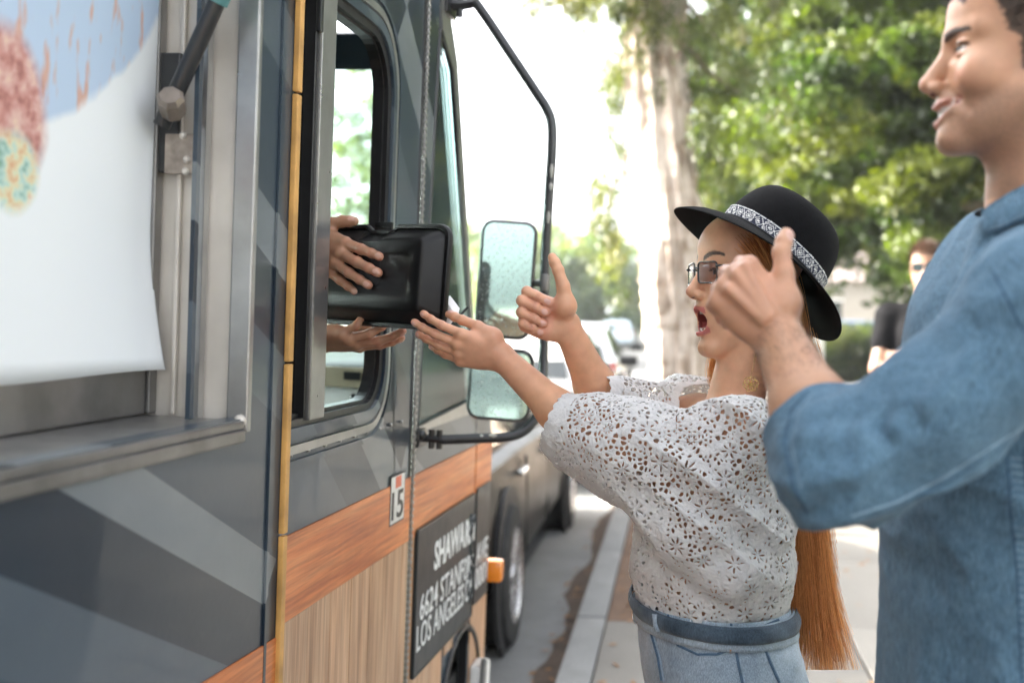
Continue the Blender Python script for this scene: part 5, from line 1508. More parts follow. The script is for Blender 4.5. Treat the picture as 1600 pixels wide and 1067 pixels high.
def fabric(name, c, var=.12, scale=30, weave=900, bmp=.35, rough=.85, c2=None, sheen=.3, spec=.2):
    m, N, Lk, B = mat_new(name)
    v = coord(N, Lk)
    a = ramp(N, Lk, noise(N, Lk, v, scale, 6, .6), [(.3, tuple(x * (1 - var) for x in c)), (.7, tuple(min(1, x * (1 + var)) for x in (c2 or c)))])
    w = N.new('ShaderNodeTexWave'); w.inputs['Scale'].default_value = weave / 6; w.inputs['Distortion'].default_value = 1.5; w.bands_direction = 'DIAGONAL'; Lk.new(v, w.inputs['Vector'])
    st = noise(N, Lk, coord(N, Lk, 'Object', (1.4, 1.4, .22)), weave * .55, 3)
    a = mixc(N, Lk, 1.0, a, ramp(N, Lk, st, [(.33, (.70,) * 3), (.66, (1.30,) * 3)]), 'MULTIPLY')
    a = mixc(N, Lk, .35, a, mixc(N, Lk, 1.0, a, ramp(N, Lk, noise(N, Lk, v, weave, 2), [(.3, (.62,) * 3), (.7, (1.35,) * 3)]), 'MULTIPLY'))
    Lk.new(a, B.inputs['Base Color']); B.inputs['Roughness'].default_value = rough; B.inputs['Sheen Weight'].default_value = sheen; B.inputs['Specular IOR Level'].default_value = spec
    bump(N, Lk, B, noise(N, Lk, v, weave, 2), bmp, .001)
    return m
def bvh_of(V, F): return BVHTree.FromPolygons([tuple(v) for v in V], [tuple(int(i) for i in f) for f in F])
def drape(bvh, pix, off=.002):
    """points on a surface along the sight lines of the photograph, lifted by off"""
    out = []
    for x, y in pix:
        r = bvh.ray_cast(Vector(CAM), Vector(ray(x, y)).normalized())
        if r[0] is not None: out.append(r[0] + r[1].normalized() * off * (1 if r[1].dot(Vector(CB)) > 0 else -1))
    return out
def dense(P, n=8):
    out = []
    for a, b in zip(P, P[1:]):
        for i in range(n): out.append((a[0] + (b[0] - a[0]) * i / n, a[1] + (b[1] - a[1]) * i / n))
    out.append(P[-1]); return out
# ================================================================== TAKE-OUT BOX
M_BOX = plain('black_foam_plastic', (.005, .005, .0055), .40, 0, .1, 20, .015, 300, 0, .38)
def takeout():
    TLc, TRc, BRc, BLc = pt(488, 342, 2.33), pt(708, 360, 2.12), pt(690, 507, 2.12), pt(478, 513, 2.33)
    cx = (TLc + TRc + BRc + BLc) / 4
    X = nrm((TRc - TLc) + (BRc - BLc)); Zv = nrm((TLc - BLc) + (TRc - BRc)); Zv = nrm(Zv - X * (Zv @ X)); Yv = np.cross(X, Zv)   # Y toward the photographer or away
    if Yv @ CB < 0: Yv = -Yv
    w = (np.linalg.norm(TRc - TLc) + np.linalg.norm(BRc - BLc)) / 4; h = (np.linalg.norm(TLc - BLc) + np.linalg.norm(TRc - BRc)) / 4
    M = Matrix([[X[i], Zv[i], Yv[i], cx[i]] for i in range(3)] + [[0, 0, 0, 1]])
    t = thing('takeout_box', 'black clamshell take-out food box passed through the truck window', 'food box', M)
    nx = .012   # latch offset along the top edge
    def outline(ww, hh, r, notch=0., nd=0.):
        o = rrect(-ww, ww, -hh, hh, r, 6)
        if notch:
            i = next(k for k in range(len(o)) if abs(o[k][1] - hh) < 1e-6 and o[k][0] > 0 and abs(o[k + 1][1] - hh) < 1e-6 and o[k + 1][0] < 0)
            o = o[:i + 1] + [(nx + notch, hh), (nx + notch * .62, hh - nd), (nx - notch * .62, hh - nd), (nx - notch, hh)] + o[i + 1:]
        return o
    def loft(bm, loops, capf=True, capb=False):
        rs = [[bm.verts.new((x, y, z)) for x, y in l] for l, z in loops]
        for A, Bq in zip(rs, rs[1:]):
            n = len(A)
            for i in range(n): bm.faces.new((A[i], A[(i + 1) % n], Bq[(i + 1) % n], Bq[i]))
        if capf: bm.faces.new(rs[-1])
        if capb: bm.faces.new(rs[0][::-1])
        bmesh.ops.recalc_face_normals(bm, faces=bm.faces[:])
        return rs
    N_, D_ = .042, .011
    O = lambda ww, hh, r, nd=D_: outline(ww, hh, r, N_, nd)
    bm = bmesh.new()
    loft(bm, [(O(w, h, .026), -.003), (O(w, h, .026), .0), (O(w - .002, h - .002, .025), .0035), (O(w - .0085, h - .0085, .022), .0035), (O(w - .010, h - .010, .021, .009), .000), (O(w - .0125, h - .0125, .02, .009), .003), (O(w - .030, h - .030, .016, .0085), .036), (O(w - .034, h - .034, .014, .0045), .0395), (O(w - .039, h - .039, .012, .0), .041), (O(w - .060, h - .060, .010, .0), .041), (O(w - .0615, h - .0615, .010, .0), .0398)])
    lid = obj('lid', bm, M_BOX, t, auto=38)
    bm = bmesh.new()
    loft(bm, [(O(w - .001, h - .001, .025), -.004), (O(w - .001, h - .001, .025), -.009), (O(w - .012, h - .012, .02, .008), -.009), (O(w - .032, h - .032, .016, .006), -.044), (O(w - .036, h - .036, .012, 0), -.046)], True, True)
    obj('tray', bm, M_BOX, t, auto=38)
    bm = bmesh.new()
    bm_box(bm, (nx - .022, h - .014, -.006), (nx + .022, h + .004, .001), .002)
    for k in range(14): bm_box(bm, (nx - .0205 + k * .003, h - .006, .001), (nx - .0190 + k * .003, h + .0035, .0022))
    obj('latch_tab', bm, M_BOX, t)
    for s in (-1, 1):   # pressed-in gussets beside the latch
        bm = bmesh.new()
        a = [(nx + s * .020, h - .020, .012), (nx + s * .046, h - .020, .013), (nx + s * .035, h - .040, .0405), (nx + s * .033, h - .013, .006)]
        vv = [bm.verts.new(p) for p in a]; vv2 = [bm.verts.new((p[0], p[1] - .004, p[2] - .004)) for p in a]
        bmesh.ops.convex_hull(bm, input=vv + vv2); obj('gusset', bm, M_BOX, t)
    # embossed marks, upside down as the box is held
    def emb(s, x0, x1, y, hh):
        cu = bpy.data.curves.new('embossed_mark', 'FONT'); cu.body = s; cu.extrude = .02; cu.offset = -.012
        o = bpy.data.objects.new('embossed_mark', cu); COL.objects.link(o)
        me = bpy.data.meshes.new_from_object(o.evaluated_get(bpy.context.evaluated_depsgraph_get())); bpy.data.objects.remove(o)
        n = len(me.vertices); V = np.zeros(n * 3, np.float32); me.vertices.foreach_get('co', V); V = V.reshape(-1, 3); lo, hi = V.min(0), V.max(0)
        u = 1 - (V[:, 0] - lo[0]) / (hi[0] - lo[0]); q = 1 - (V[:, 1] - lo[1]) / (hi[1] - lo[1])
        P = np.stack([x0 + u * (x1 - x0), y + q * hh, np.where(V[:, 2] > 0, .0410, .039)], 1)
        me.vertices.foreach_set('co', P.astype(np.float32).ravel()); me.update(); me.materials.clear(); link('embossed_mark', me, M_BOX, lid)
    emb('20500', .0, .028, .018, .0085); emb('C', -.016, -.010, .019, .0085); emb('L', .020, .026, -.004, .008); emb('-', .006, .010, -.002, .003)
    bm = bmesh.new(); bm_tube(bm, [(x, y, .0402) for x, y in rrect(-.040, .048, -.022, .040, .005, 4)], .0007, 5, True); obj('embossed_border', bm, M_BOX, lid)
    return t, M, w, h
BOX_T, BOX_M, BOX_W, BOX_H = takeout()
# folded paper receipt and wrapped cutlery behind the box
t = thing('receipt', 'crumpled white paper slip held behind the corner of the black box', 'receipt', Vector(pt(712, 492, 2.15)))
bm = bmesh.new()
P = [pt(x, y, d) for x, y, d in ((694, 466, 2.15), (703, 462, 2.16), (718, 482, 2.15), (716, 492, 2.14), (703, 508, 2.14), (692, 502, 2.145), (706, 484, 2.135))]
vv = [bm.verts.new(p) for p in P]
for i in range(6): bm.faces.new((vv[i], vv[(i + 1) % 6], vv[6]))
o = obj('paper', bm, plain('white_paper', (.78, .78, .77), .8, 0, .03, 40), t, True); o.modifiers.new('t', 'SOLIDIFY').thickness = .0006
tube('pen', [pt(700, 512, 2.15), pt(731, 480, 2.16)], .0026, M_BLKM, t, 8, world_space=True)

# ================================================================== THE WOMAN
def woman():
    t = thing('person', 'woman in black hat and glasses, white lace blouse, mouth wide open, giving a thumbs up', 'person', Vector((pt(1115, 900, 2.02)[0], pt(1115, 900, 2.02)[1], 0)))
    F = nrm(-CR * cos(radians(15)) + CB * sin(radians(15)) + CU * .04); Yl = nrm(np.cross(CU, F)); Up = np.cross(F, Yl)
    H = Frame(pt(1164, 430, 2.02), F, Yl, Up, .965)
    BF = nrm(-CR * cos(radians(2)) + CB * sin(radians(2))); BL = nrm(np.cross([0, 0, 1], BF))
    S = Body(); nails = []
    OP = .032
    head(S, H, 'open', OP, pt(1148, 640, 2.03), .047)
    Sn, Sf = pt(1152, 678, 1.87), pt(1092, 655, 2.18)
    nb = pt(1148, 640, 2.03)
    S.cap(nb - CU * .025, Sn, .036, .047, .03); S.cap(nb - CU * .025, Sf, .036, .046, .03)
    S.cap(pt(1125, 765, 2.03), pt(1112, 900, 2.02), .135, .118, .04, 1, (BF, .72))
    S.cap(pt(1112, 900, 2.02), pt(1125, 1000, 2.01), .118, .140, .04, 1, (BF, .75))
    for s in (-1, 1): S.ell(pt(1062, 745, 2.03) + BL * s * .07, .05, None, .03)
    # arm towards the box
    E1, W1 = pt(942, 710, 1.97), pt(786, 560, 2.06)
    S.cap(Sn, E1, .047, .037, .02); S.cap(E1, E1 + (W1 - E1) * .45, .036, .034, .015); S.cap(E1 + (W1 - E1) * .45, W1, .034, .0235, .02)
    X = nrm(-CR * .955 + CU * .27 + CB * .03)
    th = [pt(770, 527, 2.055), pt(747, 510, 2.06), pt(722, 500, 2.075), pt(701, 491, 2.095)]
    _, T = hand(S, W1, X, CU * .9 + CB * .45, CB, .955, [(10, 14, 10), (12, 12, 8), (14, 12, 8), (18, 14, 10)], th, .93, .05, nails)
    thumb_nail(S, T, CU * .9 + CB * .3, .93, nails)
    # far arm, thumb up, palm side to the photographer
    E2, W2 = pt(957, 660, 2.13), pt(887, 513, 2.04)
    S.cap(Sf, E2, .046, .037, .02); S.cap(E2, E2 + (W2 - E2) * .4, .0375, .036, .015); S.cap(E2 + (W2 - E2) * .4, W2, .036, .024, .02)
    th = [pt(884, 478, 2.012), pt(880, 447, 2.005), pt(872, 422, 2.005), pt(863, 402, 2.012)]
    _, T = hand(S, W2, nrm(-CR * .88 + CU * .44 - CB * .10), CU * .9 + CR * .45, -CB, .93, [(76, 98, 16), (80, 98, 18), (83, 100, 20), (86, 102, 24)], th, 1.10, .0, nails)
    thumb_nail(S, T, -CR * .9 - CB * .5, .93, nails)
    V, Fc = S.mesh(.0021)
    C = skin_paint(V, SKW)
    L = paint_head(C, V, H, 'open', OP, (.52, .16, .14), (.045, .028, .020), (.09, .05, .03))
    paint_creases(C, V); paint_nails(C, V, nails, (.68, .42, .35))
    for ar in (W1, W2): put(C, smooth01(.13, .05, np.linalg.norm(V - (ar + (-CR) * .08), axis=1)) * .18, (.60, .27, .20))
    m = smooth01(.0028, .0016, np.linalg.norm(V - pt(1160, 555, 1.95), axis=1) * .0 + 1); 
    person_part('body', (V, Fc), M_SKIN, t, C)

    # ---------------- jeans
    J = Body()
    hip = pt(1122, 1010, 2.01)
    J.cap(pt(1106, 925, 2.02), hip, .160, .170, .03, 1, (BF, .80))
    for s, kx in ((1, 0), (-1, 0)):
        hp = hip + BL * s * .085 - np.array([0, 0, .06]) + BF * .0
        kn = np.array([hp[0], hp[1], .47]) + BF * .03 + BL * s * .01; an = np.array([hp[0], hp[1], .09]) + BL * s * .015
        J.cap(hp, kn, .094, .066, .05); J.cap(kn, an, .064, .048, .03)
    J.ell(hip - BF * .045 + BL * .07 - CU * .06, .088, None, .04); J.ell(hip - BF * .045 - BL * .07 - CU * .06, .088, None, .04)
    ztop = pt(1110, 932, 2.02)[2]
    def jd(P): return .0022 * (1 - np.abs(vnoise(P * np.array([16, 16, 34]) + 3))) + .0018 * vnoise(P * 40)
    V, Fc = J.mesh(.004, jd)
    tilt = (V - hip) @ BF
    V, Fc, _ = clip_mesh(V, Fc, (ztop - .002 + .02 * tilt) - V[:, 2]); 
    M_JEAN = fabric('light_denim', (.23, .32, .42), .22, 9, 1100, .5, .85, (.38, .46, .54))
    M_JDARK = fabric('dark_denim', (.030, .055, .085), .3, 20, 900, .7, .9, (.075, .11, .15))
    jn = person_part('jeans', (V, Fc), M_JEAN, t); jn.modifiers.new('t', 'SOLIDIFY').thickness = .0015
    bv = bvh_of(V, Fc)
    M_STITCH = plain('seam_thread', (.07, .13, .21), .8, 0, .2, 90)
    M_SEAML = plain('worn_seam', (.30, .40, .50), .85, 0, .2, 90)
    def seam(name, pix, r, mat, par, off=.0008):
        P = drape(bv, dense(pix, 10), off)
        if len(P) > 3: return tube(name, P, r, mat, par, 6, world_space=True)
    def seam2(name, pix, d=4):
        seam(name, pix, .0022, M_STITCH, jn); seam(name, [(x + d, y + d * .5) for x, y in pix], .0009, M_SEAML, jn, .001)
    seam2('front_pocket', [(1044, 955), (1047, 985), (1060, 1008), (1090, 1022), (1120, 1022), (1141, 1014)])
    seam2('side_seam', [(1131, 948), (1142, 975), (1149, 1010), (1154, 1040), (1160, 1067)])
    seam2('back_pocket', [(1216, 968), (1192, 978), (1186, 985), (1192, 1006), (1203, 1035), (1217, 1066)])
    seam2('yoke_seam', [(1141, 968), (1170, 962), (1205, 950)])
    seam2('fly_seam', [(1012, 958), (1018, 990), (1028, 1025), (1034, 1062)])
    for x, y in ((1141, 1016),):
        p = drape(bv, [(x, y)], .001)
        if p:
            bm = bmesh.new(); bmesh.ops.create_uvsphere(bm, u_segments=10, v_segments=6, radius=.0042, matrix=Matrix.Translation(p[0])); obj('rivet', bm, plain('copper', (.36, .22, .13), .35, .9, .1, 30), jn, True, auto=60)
    # belt: a denim band round the waist, knotted, end hanging at the back
    def girdle(name, zf, h, off, mat, par, bulge=.003, n=90):
        bm = bmesh.new(); prev = None; first = None
        c0 = pt(1110, 940, 2.02)
        for i in range(n + 1):
            a = 2 * pi * i / n; d = BF * cos(a) + BL * sin(a)
            row = []
            for k in range(6):
                g = k / 5; z = zf(cos(a), sin(a)) + h * (g - .5)
                o_ = Vector((c0[0], c0[1], min(z, ztop - .012 + .02 * .1 * cos(a)))); r = bv.ray_cast(o_ + Vector(d) * .5, Vector(-d))
                rad = (r[0] - o_).length if r[0] is not None else .14
                p = Vector((c0[0], c0[1], z)) + Vector(d) * (rad + off + bulge * sin(pi * g))
                row.append(bm.verts.new(p))
            if prev:
                for k in range(5): bm.faces.new((prev[k], prev[k + 1], row[k + 1], row[k]))
            prev = row
        o = obj(name, bm, mat, par, True, True); m_ = o.modifiers.new('t', 'SOLIDIFY'); m_.thickness = .003; return o
    bz = pt(1110, 946, 2.02)[2]
    girdle('waistband', lambda c, s: bz - .010 + .004 * c, .040, .0015, M_JEAN, jn, .001)
    belt = girdle('belt', lambda c, s: bz + .003 - .007 * s + .006 * c, .026, .006, M_JDARK, jn, .004)
    bl = [(1222, 922), (1229, 932), (1228, 952), (1218, 946), (1196, 934)]
    P = drape(bv, [(1196, 936), (1210, 940)], .012) or []
    pz = drape(bv, dense([(1165, 948), (1185, 946), (1203, 944)], 3), .0125)
    if len(pz) > 2:
        pz.append(pz[-1] + Vector(CR) * .014 + Vector(CB) * .004 - Vector(CU) * .006)
        bm = bmesh.new(); prev = None
        for i, p in enumerate(pz):
            row = (bm.verts.new(p + Vector(CU) * .013), bm.verts.new(p + Vector(CB) * .003), bm.verts.new(p - Vector(CU) * .013))
            if prev:
                bm.faces.new((prev[0], prev[1], row[1], row[0])); bm.faces.new((prev[1], prev[2], row[2], row[1]))
            prev = row
        o = obj('belt_end', bm, M_JDARK, belt, True, True); o.modifiers.new('t', 'SOLIDIFY').thickness = .003
    for x0, y0, x1, y1 in ((1030, 938, 1035, 984), (1165, 918, 1172, 958)):
        P = drape(bv, dense([(x0, max(y0, 945)), (x1, y1)], 6), .010)
        if len(P) > 3:
            bm = bmesh.new(); prev = None
            for p in P:
                row = [bm.verts.new(p + Vector(CR) * q * .0055 + Vector(CB) * (.003 if q == 0 else 0)) for q in (-1, 0, 1)]
                if prev:
                    for k in range(2): bm.faces.new((prev[k], prev[k + 1], row[k + 1], row[k]))
                prev = row
            o = obj('belt_loop', bm, M_JEAN, jn, True, True); o.modifiers.new('t', 'SOLIDIFY').thickness = .002
    for y in (934, 962):
        c = Vector(pt(993, y, 2.0)); bm = bmesh.new(); bm_tube(bm, [c + Vector(CB) * .012 * cos(a) + Vector(CU) * .013 * sin(a) + Vector(CR) * .004 * cos(a) for a in np.linspace(0, 2 * pi, 16, endpoint=False)], .0017, 6, True); obj('belt_ring', bm, M_CHROME, belt, True, auto=60)
    # shoes
    for s in (1, -1):
        p = hip + BL * s * .10; sh = Body(); b0 = np.array([p[0], p[1], .045])
        sh.cap(b0 - BF * .05, b0 + BF * .13 - np.array([0, 0, .012]), .042, .034, .02); sh.cap(b0, b0 + np.array([0, 0, .05]), .045, .05, .02); sh.cap(b0 - BF * .06 - np.array([0, 0, .025]), b0 + BF * .14 - np.array([0, 0, .025]), .02, .018, .01)
        person_part('shoe', sh.mesh(.005), plain('white_canvas', (.6, .6, .58), .8, 0, .1, 20), t)

    # ---------------- lace blouse
    B = Body()
    B.cap(pt(1116, 775, 2.03), pt(1110, 880, 2.02), .160, .160, .05, 1, (BF, .79))
    B.cap(pt(1110, 880, 2.02), pt(1108, 946, 2.02), .160, .150, .03, 1, (BF, .80))
    B.cap(pt(1150, 700, 2.03), Sn, .055, .056, .03); B.cap(pt(1150, 700, 2.03), Sf, .055, .054, .03)
    B.cap(pt(1128, 650, 2.12), pt(1050, 640, 2.16), .036, .040, .04)
    cf1 = pt(872, 652, 2.0)
    B.cap(cf1, pt(990, 706, 1.945), .047, .074, .03); B.cap(pt(990, 706, 1.945), pt(1115, 725, 1.90), .074, .086, .05)
    B.cap(pt(905, 690, 2.0), pt(1010, 745, 1.95), .040, .055, .04)
    B.cap(pt(1115, 725, 1.90), Sn + CR * .01, .086, .056, .04)
    cf2 = pt(938, 628, 2.075)
    B.cap(cf2, pt(1085, 655, 2.17), .043, .058, .03); B.cap(pt(1085, 655, 2.17), pt(1120, 700, 2.12), .06, .10, .05)
    B.cap(pt(1022, 782, 1.905), pt(1080, 842, 1.872), .046, .042, .02); B.cap(pt(1080, 842, 1.872), pt(1138, 896, 1.862), .042, .034, .02); B.cap(pt(1138, 896, 1.862), pt(1200, 884, 1.91), .034, .034, .03)
    B.cap(pt(1090, 795, 1.885), pt(1186, 810, 1.91), .05, .045, .06)
    B.cap(pt(1186, 740, 1.98), pt(1184, 880, 1.99), .034, .038, .05)
    fold_dir = nrm(pt(1000, 740, 1.9) - pt(1150, 850, 1.9)); fold_n = nrm(np.cross(fold_dir, CB))
    def bd(P):
        a = P @ fold_dir; b = P @ fold_n; c = P @ CB
        q = np.stack([a * 4, b * 17, c * 9], -1)
        return .012 * (1 - 1.6 * np.abs(vnoise(q + 5))) - .002 + .0045 * vnoise(P * 24) + .0015 * vnoise(P * 75)
    V, Fc = B.mesh(.0021, bd)
    N_ = normals(V, Fc)
    # flower motifs spread over the cloth
    rng = np.random.default_rng(4)
    cand = rng.permutation(len(V))[:9000]; cen = []; cn = []
    Cc = np.zeros((0, 3))
    for i in cand:
        if len(Cc) == 0 or np.min(((Cc - V[i]) ** 2).sum(1)) > .046 ** 2:
            Cc = np.vstack([Cc, V[i]]); cn.append(N_[i])
    cn = np.array(cn)
    best = np.full(len(V), 9.); bi = np.zeros(len(V), int)
    for i in range(len(Cc)):
        m = np.nonzero(np.abs(V - Cc[i]).max(1) < .05)[0]
        d = np.sqrt(((V[m] - Cc[i]) ** 2).sum(1)); k = d < best[m]; best[m[k]] = d[k]; bi[m[k]] = i
    c, n = Cc[bi], cn[bi]
    e1 = np.cross(n, np.array([.3, .2, .9])); e1 /= np.linalg.norm(e1, axis=1)[:, None]; e2 = np.cross(n, e1)
    q = V - c; u = (q * e1).sum(1); v = (q * e2).sum(1); r = np.hypot(u, v); th = np.arctan2(v, u) + bi * 1.7
    npet = 7 + (bi % 3)
    ph = (th * npet / (2 * pi)); fr = np.abs(ph - np.round(ph)) * 2 * pi / npet
    jit = vnoise(V * 230) * .00055
    RF = .0145 + .0035 * np.sin(bi * 2.1)
    wslot = .0014 * np.sin(pi * np.clip((r - .0034) / (RF - .004), 0, 1)) ** .8
    s_fl = np.where(r < RF * .98, r * fr - wslot, .003)
    # second ring of short slits
    ph2 = (th * npet * 2 / (2 * pi) + .25); fr2 = np.abs(ph2 - np.round(ph2)) * 2 * pi / (npet * 2)
    f1, f2 = worley(V + .002 * np.stack([vnoise(V * 60), vnoise(V * 60 + 7), vnoise(V * 60 + 3)], -1), 0.0088)
    op = vnoise(V * 11 + 2) * .5 + .5
    sh_d = np.linalg.norm(V - pt(1192, 655, 1.90), axis=1)
    big = smooth01(.09, .03, sh_d)
    s_net = (.00090 + .0008 * (1 - op) - .0003 * big + .0006 * smooth01(1.18, 1.08, V[:, 2])) - (f2 - f1) * .5
    s = np.where(r < RF, s_fl, s_net) + jit
    s = np.where(np.abs(r - RF) < .0016 + .0006 * np.sin(th * npet * 2), np.maximum(s, .0008), s)
    s = np.maximum(s, .0022 - r)
    # plain crocheted bands at cuffs and hem, open sleeves and neck
    d1 = nrm(pt(990, 706, 1.965) - cf1); d2 = nrm(pt(1085, 655, 2.17) - cf2)
    a1 = (V - cf1) @ d1; a2 = (V - cf2) @ d2
    n1 = (np.linalg.norm(V - cf1, axis=1) < .13); n2 = np.linalg.norm(V - cf2, axis=1) < .09
    sc1 = .004 * np.abs(np.sin(np.arctan2((V - cf1) @ CU, (V - cf1) @ CB) * 9)); sc2 = .003 * np.abs(np.sin(np.arctan2((V - cf2) @ CU, (V - cf2) @ CB) * 9))
    band = (n1 & (a1 < .020)) | (n2 & (a2 < .018) )
    s = np.where(band, np.maximum(s, .0010 + .0 * s), s)
    s = np.where(n1, np.minimum(s, a1 + .004 + sc1), s); s = np.where(n2, np.minimum(s, a2 + .004 + sc2), s)
    nd = np.linalg.norm((V - (nb + CU * .030 + BF * .02)) * np.array([1, 1, 1.1]), axis=1)
    s = np.minimum(s, nd - .090); s = np.where(nd < .102, np.maximum(np.minimum(s, nd - .090), np.where(nd > .091, .001, -1)), s)
    hz = pt(1110, 938, 2.02)[2]
    ang = np.arctan2((V - pt(1110, 938, 2.02)) @ BL, (V - pt(1110, 938, 2.02)) @ BF)
    s = np.minimum(s, V[:, 2] - hz + .018 * np.clip(np.sin(ang), 0, 1) + .012)
    Vd = V + N_ * (.0013 * smooth01(0, .0022, s) + .0006 * vnoise(V * 420) + .0005 * np.sin(fr * 60) * (r < RF))[:, None]
    V2, F2, _ = clip_mesh(Vd, Fc, s)
    m, Nn, Lk, Bp = mat_new('white_cotton_lace')
    Bp.inputs['Base Color'].default_value = (.80, .80, .80, 1); Bp.inputs['Roughness'].default_value = .9; Bp.inputs['Sheen Weight'].default_value = .2
    vv = coord(Nn, Lk); bump(Nn, Lk, Bp, noise(Nn, Lk, vv, 520, 3), .7, .0015)
    Lk.new(ramp(Nn, Lk, noise(Nn, Lk, vv, 60, 4), [(.3, (.80, .80, .81)), (.65, (.92, .92, .92))]), Bp.inputs['Base Color'])
    tr = Nn.new('ShaderNodeBsdfTranslucent'); tr.inputs[0].default_value = (.8, .8, .78, 1); mx = Nn.new('ShaderNodeMixShader'); mx.inputs[0].default_value = .28
    Lk.new(Bp.outputs[0], mx.inputs[1]); Lk.new(tr.outputs[0], mx.inputs[2]); Lk.new(mx.outputs[0], Nn['Material Output'].inputs[0])
    bl = person_part('blouse', (V2, F2), m, t)
    sm = bl.modifiers.new('t', 'SOLIDIFY'); sm.thickness = .0016; sm.offset = -1

    # ---------------- hat
    al = radians(36)
    FH = nrm(-CR * cos(radians(20)) + CB * sin(radians(20)) + CU * .04); fr_ = nrm(FH * cos(al) + np.array(Up) * sin(al)); vx = nrm(-FH * sin(al) + np.array(Up) * cos(al)); wy = np.cross(vx, fr_)
    ro = radians(9)
    vx, wy = vx * cos(ro) + wy * sin(ro), wy * cos(ro) - vx * sin(ro)
    HO = pt(1201, 402, 2.02)
    def hp(a, rx, ry, v): return HO + fr_ * rx * cos(a) + wy * ry * sin(a) + vx * v
    n = 96
    rings = [(.184, .168, lambda a: -.034 - .010 * cos(a) ** 2 + .012 * np.sin(a) ** 2), (.178, .162, lambda a: -.031 - .007 * cos(a) ** 2 + .009 * np.sin(a) ** 2), (.160, .145, lambda a: -.021 + .004 * np.sin(a) ** 2), (.130, .115, lambda a: -.008), (.113, .096, lambda a: .0), (.107, .090, lambda a: .004), (.1055, .0885, lambda a: .03), (.101, .085, lambda a: .055), (.093, .079, lambda a: .078), (.082, .068, lambda a: .095), (.066, .053, lambda a: .105), (.045, .034, lambda a: .1075), (.022, .016, lambda a: .103), (.0005, .0005, lambda a: .100)]
    V = []; 
    for rx, ry, vf in rings:
        for j in range(n):
            a = 2 * pi * j / n; V.append(hp(a, rx, ry, vf(a) + (.012 * (vf(a) > .07)) * (-cos(a) * .0)))
    F4 = []
    for i in range(len(rings) - 1):
        for j in range(n): F4.append((i * n + j, i * n + (j + 1) % n, (i + 1) * n + (j + 1) % n, (i + 1) * n + j))
    M_FELT = plain('black_wool_felt', (.003, .003, .0038), .95, 0, .35, 120, .6, 700)
    M_FELT.node_tree.nodes['Principled BSDF'].inputs['Specular IOR Level'].default_value = .15; M_FELT.node_tree.nodes['Principled BSDF'].inputs['Sheen Weight'].default_value = .02; M_FELT.node_tree.nodes['Principled BSDF'].inputs['Sheen Roughness'].default_value = .6
    hat = person_part('hat', (V, F4), M_FELT, t); sm = hat.modifiers.new('t', 'SOLIDIFY'); sm.thickness = .0032; sm.offset = 1
    ss = hat.modifiers.new('s', 'SUBSURF'); ss.levels = 1; ss.render_levels = 1
    # woven band
    na, nv = 900, 15; V = []; C = []
    for k in range(nv + 1):
        for j in range(na):
            a = 2 * pi * j / na; g = k / nv; V.append(hp(a, .1115, .0945, .004 + .0235 * g))
            s_ = a * .1 / .0016; row = int(g * 13); col = int(s_) 
            per = col % 26; y = abs(row - 6)
            d1 = abs((per % 13) - 6)
            on = (d1 + y == 6) or (d1 + y == 3) or (y == 0 and d1 < 2) or (d1 + y in (8, 9) and per < 13) or row in (0, 12) and True
            if row in (1, 11): on = False
            C.append((.72, .72, .70) if on and (col + row) % 9 else (.03, .035, .06))
    F4 = [(k * na + j, k * na + (j + 1) % na, (k + 1) * na + (j + 1) % na, (k + 1) * na + j) for k in range(nv) for j in range(na)]
    me = np_mesh('hat_band', V, F4); set_col(me, C); bd_ = link('hat_band', me, vcol('woven_band', .85, 0, .5, 1500, .3, 0, .1, 300), hat, True, True); bd_.modifiers.new('t', 'SOLIDIFY').thickness = .0014
    bd_.matrix_parent_inverse = t.matrix_basis.inverted(); bd_.parent = hat; bd_.matrix_parent_inverse = Matrix.Identity(4)

    # ---------------- glasses
    M_FRM = plain('black_acetate', (.012, .012, .014), .2, 0, .1, 40, 0, 60, .5)
    M_LENS, LN, LL, LB = mat_new('spectacle_lens'); LN.remove(LB)
    l1 = LN.new('ShaderNodeBsdfTransparent'); l1.inputs[0].default_value = (.95, .92, .95, 1); l2 = LN.new('ShaderNodeBsdfGlossy'); l2.inputs[0].default_value = (.95, .90, 1, 1); l2.inputs[1].default_value = .01
    l3 = LN.new('ShaderNodeMixShader'); l3.inputs[0].default_value = .42; LL.new(l1.outputs[0], l3.inputs[1]); LL.new(l2.outputs[0], l3.inputs[2]); LL.new(l3.outputs[0], LN['Material Output'].inputs[0])
    gl = None
    def lens_out(s, e=0.):
        out = []
        for y, z in rrect(-.0265 - e, .0265 + e, -.0190 - e, .0185 + e, [.010, .010, .007, .007], 5):
            yy = s * (.0345 + y); x = .0965 - .012 * (abs(yy) / .06) ** 2; out.append(H(x + (.001 if z > 0 else 0), yy, -.001 + z - (.0015 * abs(yy) / .06)))
        return out
    bm = bmesh.new()
    for s in (-1, 1): bm_tube(bm, lens_out(s), .0017, 8, True)
    bm_tube(bm, [H(.0965, -.009, .006), H(.0985, 0, .008), H(.0965, .009, .006)], .0018, 8)
    gl = obj('glasses', bm, M_FRM, t, True, auto=60)
    for s in (-1, 1):
        bm = bmesh.new(); P = [H(.0875, s * .0615, .008), H(.080, s * .0665, .009), H(.03, s * .0745, .0085), (H(-.005, s * .080, .006)), H(-.025, s * .081, -.010)]
        bm_tube(bm, smooth_path(P, 4), .0021, 8); tm = obj('temple', bm, M_FRM, gl, True, auto=60)
        tm.parent = gl; tm.matrix_parent_inverse = Matrix.Identity(4)
        bm = bmesh.new(); bm_box(bm, (-.010, -.0012, -.0022), (.010, .0012, .0022), .0004, Matrix([[*(H.x), 0], [*(H.y), 0], [*(H.z), 0], [0, 0, 0, 1]]).transposed())
